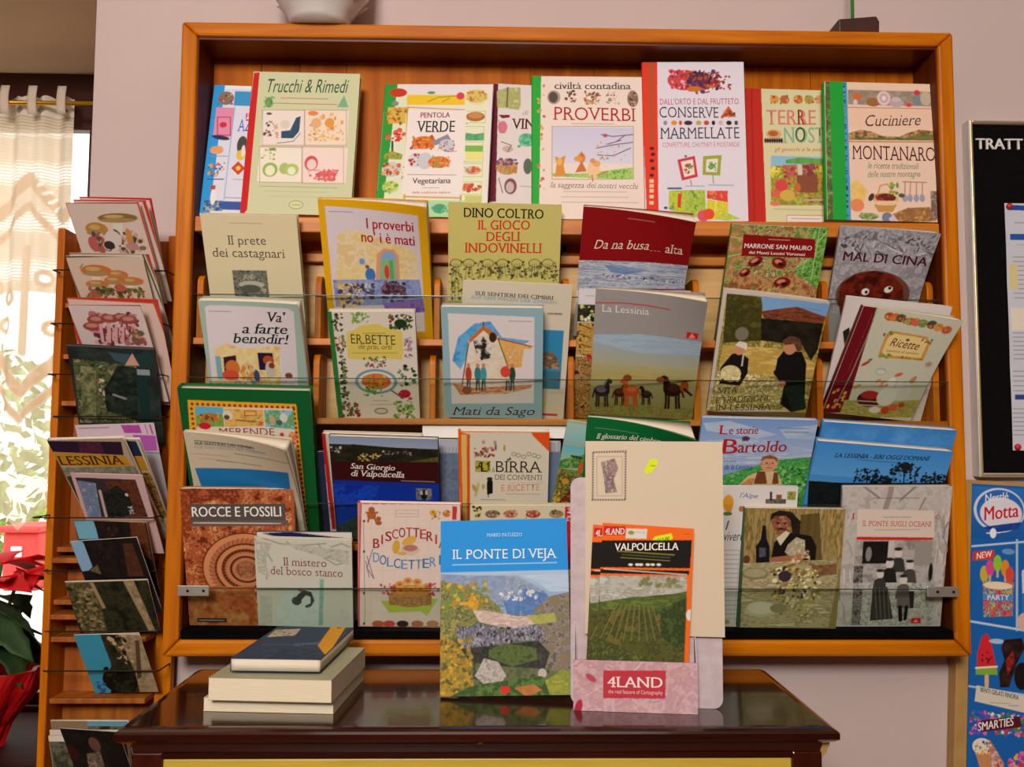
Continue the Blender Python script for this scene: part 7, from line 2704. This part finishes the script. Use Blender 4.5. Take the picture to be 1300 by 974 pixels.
bk('vita', 'photo_book', 'photo book with two dark-clothed people and shorn wool before a farmhouse', 'book', C_3, .014, spine='c8c0b4', back='c8c0b4', fan=1)
bk('whiteback', 'paperback_book', 'white book standing behind the pale green recipe book', 'book', C_3, .007, spine='d6cdca', back='d6cdca', fan=1)
bk('recette', 'cookbook', 'pale green recipe book with maroon spine tilting to the right', 'book', C_3, .012, spine='6a0f1c', back='c2c4ae', fan=0.3)
bk('bigreen', 'hardcover_book', 'large dark green hardback with yellow dotted picture frame', 'book', C_4, .022, True, '0f5a2a', '0f5a2a', 1)
bk('sentieri2', 'paperback_book', 'curling beige booklet with blue photo in front of the green hardback', 'book', C_4, .008, spine='cfc3a8', back='cfc3a8', fan=.2)
bk('navy', 'paperback_book', 'thin navy book, only a strip showing right of the green hardback', 'book', C_4, .005, spine='28304a', back='28304a', fan=1, cell=16)
bk('redspine', 'paperback_book', 'white book with red spine behind the night landscape book', 'book', C_4, .011, spine='b01f26', back='d8cfc8', fan=1, cell=16)
bk('giorgio', 'paperback_book', 'dark landscape book with brown title band over royal blue', 'book', C_4, .009, spine='16224a', back='16224a', fan=1)
bk('greyblue', 'paperback_book', 'wide grey-blue book behind the orange-spined beer book', 'book', C_4, .007, spine='6a7c9a', back='6a7c9a', fan=1, cell=12)
bk('birra', 'beer_book', 'cream book with orange spine, orange corner and a black monk figure', 'book', C_4, .014, True, 'e0621a', 'dcd4c0', 1)
bk('landscape', 'paperback_book', 'slanting book with painted green countryside, right of the beer book', 'book', C_4, .006, spine='9ab8a0', back='9ab8a0', fan=1)
bk('glossario', 'paperback_book', 'dark green paperback with white page fan, behind the tall beige card', 'book', C_4, .009, spine='0d6a34', back='0d6a34', fan=0.0)
bk('bartoldo', 'story_book', 'blue-sky storybook with peasant in brown waistcoat and red title', 'book', C_4, .009, spine='8aa8d8', back='8aa8d8', fan=1)
bk('lieriback', 'photo_book', 'rear sky blue wide book, topping the one with tree silhouettes', 'book', C_4, .013, spine='3f86cf', back='3f86cf', fan=1)
bk('lieri', 'photo_book', 'wide sky blue book with dark tree silhouettes', 'book', C_4, .016, spine='4a94d8', back='4a94d8', fan=1)
bk('rocce', 'fossil_book', 'book with orange-brown ammonite fossil filling the cover', 'book', C_5, .011, spine='b0582f', back='b0582f', fan=1)
bk('misteroback', 'paperback_book', 'navy booklet whose top shows behind the pale grey forest booklet', 'book', C_5, .005, spine='1a2050', back='1a2050', fan=1, cell=14)
bk('mistero', 'paperback_book', 'pale grey booklet with a small dark curled creature and maroon title', 'book', C_5, .007, spine='d0d0c0', back='d0d0c0', fan=.5)
bk('biscotteria', 'cookbook', 'pink baking book with gingerbread figures and a biscuit basket', 'book', C_5, .013, True, 'c05a5a', 'e6d2c6', 1)
bk('polka', 'cookbook', 'cookbook with row of jars and red polka-dot edge behind the blue book', 'book', C_5, .012, spine='c01f2a', back='d9cfae', fan=1)
bk('alpe', 'magazine', 'white magazine with small mug and boat drawings, behind the beige card', 'magazine', C_5, .006, spine='dcd8d4', back='dcd8d4', fan=1)
bk('manet', 'paperback_book', 'brownish book with painted man, dark bottle and plates on a table', 'book', C_5, .011, spine='3a5a3a', back='8a7a48', fan=1)
bk('oceani', 'paperback_book', 'grey root-patterned book with old photo of children, rightmost of bottom row', 'book', C_5, .010, spine='bdb6b0', back='bdb6b0', fan=1)

# ================================================================== the postcard rack left of the case
RX0, RX1 = -0.702, -0.516
rack = thing('postcard_rack', 'narrow orange pine rack of greeting cards left of the display case', 'card rack', (0, 0, 0))
for a, c, yf in ((RX0, RX0 + .012, -.080), (RX1 - .026, RX1, -.034)):
    MB().box(a, c, yf, -0.016, 0, 1.628).build('post', M['orange_z'], rack, bevel=0.002)
MB().box(RX0 + .0122, RX1 - .0262, -0.0255, -0.0165, 0.05, 1.62).build('back_panel', M['rackback'], rack)
for z, yf in ((1.508, -.071), (1.425, -.071), (1.350, -.071), (1.281, -.066), (1.1185, -.066), (1.1035, -.084), (1.037, -.070), (1.0155, -.079), (0.980, -.074), (0.885, -.071), (0.719, -.082)):
    MB().box(RX0 + .0122, RX1 - .0262, yf, -0.0257, z - .008, z).build('ledge', M['rackback'], rack, bevel=0.001)
for z, yw in ((1.555, -.104), (1.47, -.104), (1.39, -.106), (1.325, -.084), (1.17, -.134), (1.085, -.094), (0.99, -.080), (0.93, -.082), (0.76, -.114)):
    x0_, x1_ = RX0 + .006, RX1 - .002
    MB().tube([(x0_, -.0802, z), (x0_, yw + .002, z), (x0_ + .003, yw, z), (x1_ - .003, yw, z), (x1_, yw + .004, z), (x1_, -.0342, z)], .0012, 6).build('wire_rail', M['wire'], rack)
G_M = 'mushroom greeting cards in the card rack'
G_P = 'dark landscape postcards in the card rack'
mc = make_card
mc('mushroom_a', 'greeting_card', 'front card of the topmost pocket: two brown-capped tall mushrooms', 'card', G_M, back='d9c6ba')
mc('mushroom_a2', 'greeting_card', 'middle red-edged card of the topmost pocket, behind the tall mushroom card', 'card', G_M)
mc('mushroom_a3', 'greeting_card', 'rearmost card of the topmost pocket with broad red right edge', 'card', G_M, back='c8242a')
mc('mushroom_b', 'greeting_card', 'card with wide orange-capped mushrooms in the second pocket', 'card', G_M)
mc('mushroom_b2', 'greeting_card', 'card peeping out behind the orange-capped mushroom card', 'card', G_M)
mc('mushroom_c', 'greeting_card', 'card with a cluster of purplish red mushrooms in the third pocket', 'card', G_M)
mc('mushroom_c2', 'greeting_card', 'red-bordered card behind the purplish mushroom cluster card', 'card', G_M, back='c0402e')
mc('album', 'postcard_folder', 'large dark glossy folder with forest picture, below the mushroom cards', 'folder', None, .003, '1f2624')
mc('flyer', 'flyer', 'white and mauve flyer standing behind the yellow-titled guides', 'flyer', None, .001)
bk('lessmag2', 'guide_booklet', 'rear guide booklet with navy and yellow strip at its right side', 'booklet', 'guide booklets in the card rack', .005, spine='b8ad9a', fan=1)
bk('lessmag', 'guide_booklet', 'front guide booklet with dark purple top and ochre title band', 'booklet', 'guide booklets in the card rack', .006, spine='5a6a4a', fan=1)
mc('framed', 'postcard', 'pink-bordered postcard with dark figure below the guide booklets', 'postcard', G_P, .002, 'd2b0b0')
mc('dark_a', 'postcard', 'dark postcard with blue left corner, upper of the matching pair', 'postcard', G_P, .0015, 'c8a884')
mc('dark_b', 'postcard', 'dark postcard with blue left corner, lower of the matching pair', 'postcard', G_P, .0015)
mc('trees', 'postcard', 'postcard of dark tree trunks and foliage', 'postcard', G_P, .002)
mc('tree_sky', 'postcard', 'postcard with blue sky, dark tree and rock, above the leaflets', 'postcard', G_P, .0015)
mc('dark_c', 'postcard', 'almost black postcard at the lower end of the rack', 'postcard', G_P, .0015, 'a8a09a')
for i, (y, z, hx, lab) in enumerate(((-0.0655, 0.845, 'e0d8cc', 'front white-edged leaflet in the lowest visible pocket'), (-0.060, 0.853, 'd8ccba', 'second white-edged leaflet in the lowest visible pocket'), (-0.053, 0.868, '6a9ab0', 'rear leaflet with a blue strip in the lowest visible pocket'))):
    S = Sheet(0.118, z - 0.7195, 'cfc6b8', 14.0)
    S.run([('r', 0, 0, 1200, 90, hx), ('n', 0, 90, 1200, 2000, '3a3a30 6a6a54 2a2a24', 200, 1, i)])
    if i == 2: S.run([('r', 0, 0, 560, 160, '8a7458')])
    V, Q, T, Cc = sheet_mesh(S, 0.118, z - 0.7195, 0.0)
    bv, bq = gridbox(-.059, .059, .00004, .0035, 0, z - 0.7195, 2, 2)
    o = raw_mesh('leaflet', np.vstack([V, bv]), np.vstack([Q, bq + len(V)]), T, np.vstack([Cc, np.tile(lin('ddd2c0'), (len(bv), 1))]), None, M['print'])
    o.location = (-0.613, y, 0.7195); o.rotation_euler = (0.33, 0, -0.02)
    tag(o, lab, 'leaflet', 'leaflets in the card rack')

# ================================================================== the cabinet
CT = 0.948
CX0, CX1, CY0, CY1 = -0.442, 0.414, -0.432, -0.146
cab = thing('sideboard', 'dark mahogany sideboard with polished top and olive yellow panel', 'sideboard', ((CX0 + CX1) / 2, (CY0 + CY1) / 2, 0))
cx, cy = (CX0 + CX1) / 2, (CY0 + CY1) / 2
hx_, hy_ = (CX1 - CX0) / 2, (CY1 - CY0) / 2
rings = []
for ins, z in ((.018, .916), (.017, .921), (.015, .926), (.010, .929), (.004, .932), (.0, .935), (.0, .942), (.002, .9445), (.004, .9455), (.006, .9465), (.010, .9476), (.014, .948)):
    rings.append([(-hx_ + ins, -hy_ + ins, z), (hx_ - ins, -hy_ + ins, z), (hx_ - ins, hy_, z), (-hx_ + ins, hy_, z)])
MB().loops(rings).build('top', M['mahogany'], cab)
BX, BYf, BYb = hx_ - .016, -hy_ + .016, hy_ - .004
for s_ in (-1, 1):
    a, c = sorted((s_ * BX, s_ * (BX - .036)))
    MB().box(a, c, BYf, BYf + .036, 0, .916).build('corner_post', M['mahogany_z'], cab, bevel=0.002)
    MB().box(a, c, BYb - .036, BYb, 0, .916).build('corner_post', M['mahogany_z'], cab, bevel=0.002)
    MB().box(s_ * BX - (.012 if s_ > 0 else 0), s_ * BX + (0 if s_ > 0 else .012), BYf + .0362, BYb - .0362, .10, .9158).build('side_panel', M['mahogany_z'], cab)
MB().box(-BX + .0362, BX - .0362, BYf, BYf + .022, .9092, .9158).build('apron', M['mahogany'], cab)
MB().box(-BX + .0362, BX - .0362, BYf, BYf + .022, .10, .16).build('plinth', M['mahogany'], cab)
MB().box(-BX + .0362, BX - .0362, BYb - .012, BYb, .10, .9158).build('back_panel', M['mahogany'], cab)
dr = MB().box(-BX + .0364, BX - .0364, BYf + .002, BYf + .022, .72, .9088).build('drawer', M['yellow'], cab, bevel=0.002)
MB().lathe([(0, 0), (.012, .0), (.014, .008), (.008, .016), (0, .018)], 0, 0, 16).build('knob', M['brass'], dr, smooth=True).matrix_basis = Matrix.Translation((0, BYf + .006, .81)) @ Matrix.Rotation(math.pi / 2, 4, 'X')
MB().box(-BX + .0364, BX - .0364, BYf, BYf + .022, .70, .7198).build('middle_rail', M['mahogany'], cab)
for s_ in (-1, 1):
    a, c = sorted((s_ * .002, s_ * (BX - .0364)))
    d_ = MB().box(a, c, BYf + .004, BYf + .022, .1602, .6998).build('door', M['mahogany_z'], cab, bevel=0.002)
    MB().box(a + .05, c - .05, BYf + .001, BYf + .004, .21, .65).build('door_panel', M['yellow'], d_)
MB().prism([(BX, .9158), (hx_ - .017, .9165), (hx_ - .010, .9285), (hx_ - .003, .9315), (hx_ - .003, .921), (hx_ - .006, .916), (hx_ - .007, .911), (hx_ - .011, .908), (BX + .001, .899), (BX, .898)], 'y', BYf + .01, BYf + .05).build('corbel', M['tan'], cab)

# ------------------------------------------------------------------ on the sideboard
bk('veja', 'paperback_book', 'book with bright blue band and natural rock bridge photo standing on the sideboard', 'book', None, .011, spine='1b8fe0', back='8a9ab8', fan=1)
def flat_book(name, label, x, y, z, yaw, w, d, t, cov, group):
    root = thing(name, label, 'book', (x, y, z), group); root.rotation_euler = (0, 0, yaw)
    m_ = MB().box(-w / 2, w / 2, 0, d, 0.0002, .0009).box(-w / 2, w / 2, 0, d, t - .0007, t - .0002).box(-w / 2, w / 2, d - .0007, d, .0009, t - .0007)
    m_.build('cover', cov, root)
    MB().box(-w / 2 + .0004, w / 2 - .0004, .0004, d - .0009, .00095, t - .00075).build('pages', M['pages_flat'], root)
    return root
M['pages_flat'] = mat('page_block', 'e6d8bc', 0.8, 0.08, 160, 0.1, stretch=(0.2, 0.2, 12))
M['cover_sage'] = mat('sage_cover', 'a8a888', 0.5, 0.05)
M['cover_cream'] = mat('cream_cover', 'd8ccb4', 0.5, 0.05)
G_S = 'books piled on the sideboard'
flat_book('thick_book', 'bottom cream book of the pile on the sideboard', -0.2785, -0.366, CT + .0002, -0.08, .165, .165, .017, M['cover_cream'], G_S)
flat_book('thick_book', 'thick middle book with sage cover in the pile on the sideboard', -0.2735, -0.381, CT + .0176, -0.085, .155, .18, .028, M['cover_sage'], G_S)
bk('notes_top', 'paperback_book', 'slate blue book with yellow corner lying topmost on the pile', 'book', G_S, .0165, spine='33445a', back='33445a', fan=1)

# cardboard dispenser for folded maps
disp = thing('map_dispenser', 'pink marbled cardboard map dispenser on the sideboard', 'display stand', (0.1985, -0.3415, CT + .0003))
yaw = POSE['pocket'][3]
disp.rotation_euler = (0, 0, yaw)
w_b, h_b, r_ = .194, .292, .012
ol = []
for (qx, qz, a0) in ((w_b / 2 - r_, r_, -90), (w_b / 2 - r_, h_b - r_, 0), (-w_b / 2 + r_, h_b - r_, 90), (-w_b / 2 + r_, r_, 180)):
    ol += [(qx + r_ * math.cos(math.radians(a0 + k * 18)), qz + r_ * math.sin(math.radians(a0 + k * 18))) for k in range(6)]
MB().prism(ol, 'y', 0, .0025).build('back_card', M['cardb'], disp)
def in_disp(x, y):
    c_, s_ = math.cos(-yaw), math.sin(-yaw)
    dx, dy = x - disp.location.x, y - disp.location.y
    return c_ * dx - s_ * dy, s_ * dx + c_ * dy
pp = POSE['pocket']
lx, ly = in_disp(pp[0], pp[1])
S = Sheet(pp[6], pp[7], ART['pocket'][0], 9.0); S.run(ART['pocket'][1])
V, Q, T, Cc = sheet_mesh(S, pp[6], pp[7], 0.0)
bv, bq = gridbox(-pp[6] / 2, pp[6] / 2, .00004, .0018, 0, pp[7], 2, 2)
o = raw_mesh('front_pocket', np.vstack([V, bv]), np.vstack([Q, bq + len(V)]), T, np.vstack([Cc, np.tile(lin('cba2a8'), (len(bv), 1))]), None, M['print'], disp)
o.location = (lx, ly, 0)
for s_ in (-1, 1):
    xx = lx + s_ * (pp[6] / 2 - .0008)
    MB().prism([(ly + .0019, 0), (-.0002, 0), (-.0002, .105), (ly + .0019, pp[7])], 'x', xx - .0007, xx + .0007).build('side_flap', M['cardb'], disp)
MB().box(lx - pp[6] / 2 + .02, lx + pp[6] / 2 - .002, -.0052, -.0004, 0, POSE['beige'][2] - CT - .0022).build('riser', M['cardb'], disp)
mc('beige', 'cardboard_sheet', 'tall beige card with ink stamp and yellow sticker behind the maps', 'card', None, .0022, 'dcc294')
G_MAP = 'folded maps in the dispenser'
mc('map', 'folded_map', 'front orange folded hiking map with vineyard photo in the dispenser', 'map', G_MAP, .0035, 'e8601c')
q_ = list(POSE['map']); q_[0] -= .0118; q_[1] += .0055; q_[2] -= .0028; POSE['map_rear'] = tuple(q_); ART['map_rear'] = ART['map']
mc('map_rear', 'folded_map', 'rear orange folded map, only its left edge showing in the dispenser', 'map', G_MAP, .0035, 'e8601c')

# ================================================================== right-hand wall
BX0, BX1, BZ0, BZ1 = 0.816, 1.62, 1.2345, 1.8455
nb = thing('letter_board', 'black felt letter board with pale metal frame on the right wall', 'notice board', (0, 0, 0))
MB().box(BX0 + .0055, BX1 - .0055, -.016, -.0005, BZ0 + .0055, BZ1 - .0055).build('felt', M['felt'], nb)
fw = .010
def border(x0, x1, z0, z1, w__, y0, y1):
    return MB().box(x0, x0 + w__, y0, y1, z0, z1).box(x1 - w__, x1, y0, y1, z0, z1).box(x0 + w__, x1 - w__, y0, y1, z1 - w__, z1).box(x0 + w__, x1 - w__, y0, y1, z0, z0 + w__)
border(BX0 - .001, BX1 + .001, BZ0 - .001, BZ1 + .001, .0066, -.0235, -.0005).build('frame', M['pale'], nb, bevel=.001)
border(BX0 + .0005, BX1 - .0005, BZ0 + .0005, BZ1 - .0005, .0042, -.0255, -.0236).build('frame_lip', M['alu'], nb, bevel=.001)
lv, lt_, off = [], [], 0
G, T = glyphs('TRATT', 'b')
a, b = G[:, 0].min(), G[:, 0].max()
P3 = np.stack([.830 + (G[:, 0] - a) / (b - a) * .082, np.full(len(G), -.0182) - .00003 * G[:, 2], 1.797 + G[:, 1] * .0185], 1)
P4 = P3.copy(); P4[:, 1] = -.0161
raw_mesh('letters', np.vstack([P3, P4]), np.zeros((0, 4), np.int32), np.vstack([T, T[:, ::-1] + len(P3)]), np.tile(lin('e6e2dc'), (2 * len(P3), 1)), None, M['matte'], nb)
pr = thing('price_list', 'printed sheet with blue headings pinned on the black letter board', 'paper notice', POSE['paper'][:3])
S = Sheet(POSE['paper'][6], POSE['paper'][7], ART['paper'][0], 9.0); S.run(ART['paper'][1])
V, Q, T, Cc = sheet_mesh(S, POSE['paper'][6], POSE['paper'][7], 0.0)
D_ = V[:, 1] - 0.0010 * np.abs(np.sin(V[:, 2] * 22)); V[:, 1] = D_
raw_mesh('sheet', V, Q, T, Cc, None, M['print'], pr)
for x, z in ((-.098, POSE['paper'][7] - .006), (-.098, .006), (.098, POSE['paper'][7] - .006), (.098, .006)):
    k_ = MB(); k_.loops([[(x + r__ * math.cos(t_), yy, z + r__ * math.sin(t_)) for t_ in (2 * math.pi * i / 14 for i in range(14))] for r__, yy in ((.005, -.0012), (.0055, -.004), (.004, -.0065), (.001, -.0075))])
    k_.build('pin', M['pin'], pr, smooth=True)
ip = POSE['icecream']
ic = thing('ice_cream_sign', 'blue ice cream price poster on a tan board, low on the right wall', 'poster', ip[:3])
ic.rotation_euler = (0, ip[5], 0)
MB().box(-ip[6] / 2 - .020, ip[6] / 2 + .02, .002, .0275, -.02, ip[7] + .006).build('board', M['tan'], ic, bevel=.002)
S = Sheet(ip[6], ip[7], ART['icecream'][0], 9.0); S.run(ART['icecream'][1])
V, Q, T, Cc = sheet_mesh(S, ip[6], ip[7], 0.0)
bv, bq = gridbox(-ip[6] / 2, ip[6] / 2, .00004, .0015, 0, ip[7], 2, 2)
o = raw_mesh('poster_sheet', np.vstack([V, bv]), np.vstack([Q, bq + len(V)]), T, np.vstack([Cc, np.tile(lin('1a5aa8'), (len(bv), 1))]), None, M['print'], ic)

# ================================================================== poinsettia on the window sill
PX, PY, PZ = -0.905, 0.12, 0.7503
ps = thing('poinsettia', 'poinsettia with red bracts in red foil at the left edge, on the window sill', 'potted plant', (PX, PY, PZ))
rp = random.Random(11)
wobf = lambda t_, z: 0.05 * math.sin(9 * t_ + z * 40) + 0.03 * math.sin(17 * t_)
MB().lathe([(0, 0), (.044, 0), (.046, .01), (.056, .04), (.078, .07), (.100, .105), (.116, .14), (.108, .14), (.085, .10), (0, .09)], 0, 0, 72, wobf).build('foil_wrap', M['foil'], ps)
st_ = MB()
tips = []
for k in range(5):
    a = k * 1.257 + .3
    p1 = Vector((.015 * math.cos(a), .015 * math.sin(a), .09)); p2 = Vector((.03 * math.cos(a), .03 * math.sin(a), .20)); p3 = Vector((.055 * math.cos(a), .055 * math.sin(a), .29 + .02 * (k % 2)))
    st_.tube([p1, p2, p3], [.005, .004, .003], 6); tips.append((p3, a, p2))
st_.build('stem', M['stem'], ps, smooth=True)
def leaf(name, m_, base, az, pitch, L, Wd, droop, roll=0.0):
    n_, rings = 9, []
    mb = MB()
    for i in range(n_ + 1):
        s_ = i / n_
        wv = Wd * math.sin(math.pi * min(s_ * 1.02, 1) ** 0.8) * (1 + .22 * math.sin(s_ * 17)) + .0006
        z = L * (math.sin(pitch) * s_ - droop * s_ * s_)
        r_ = L * math.cos(pitch) * s_
        for q, dz in ((-1, .16), (-.5, .05), (0, 0), (.5, .05), (1, .16)):
            mb.v.append((r_, q * wv, z + dz * wv))
    for i in range(n_):
        for j in range(4):
            k = i * 5 + j
            mb.f.append((k, k + 1, k + 6, k + 5)); mb.m.append(0)
    o = mb.build(name, m_, ps, smooth=True)
    o.location = base; o.rotation_euler = (roll, 0, az)
    md = o.modifiers.new('thickness', 'SOLIDIFY'); md.thickness = .0008
for (p3, a, p2) in tips:
    for k in range(5):
        leaf('bract', M['bract'], p3, a - 1.2 + k * .62 + rp.uniform(-.2, .2), rp.uniform(.0, .5), rp.uniform(.09, .115), rp.uniform(.026, .033), rp.uniform(.2, .5), rp.uniform(-.4, .4))
    for k in range(4):
        leaf('leaf', M['leaf'], p2 + Vector((0, 0, -.03 + .03 * k)), a - .9 + k * .6 + rp.uniform(-.3, .3), rp.uniform(-.5, .1), rp.uniform(.085, .105), rp.uniform(.026, .034), rp.uniform(.3, .7), rp.uniform(-.5, .5))
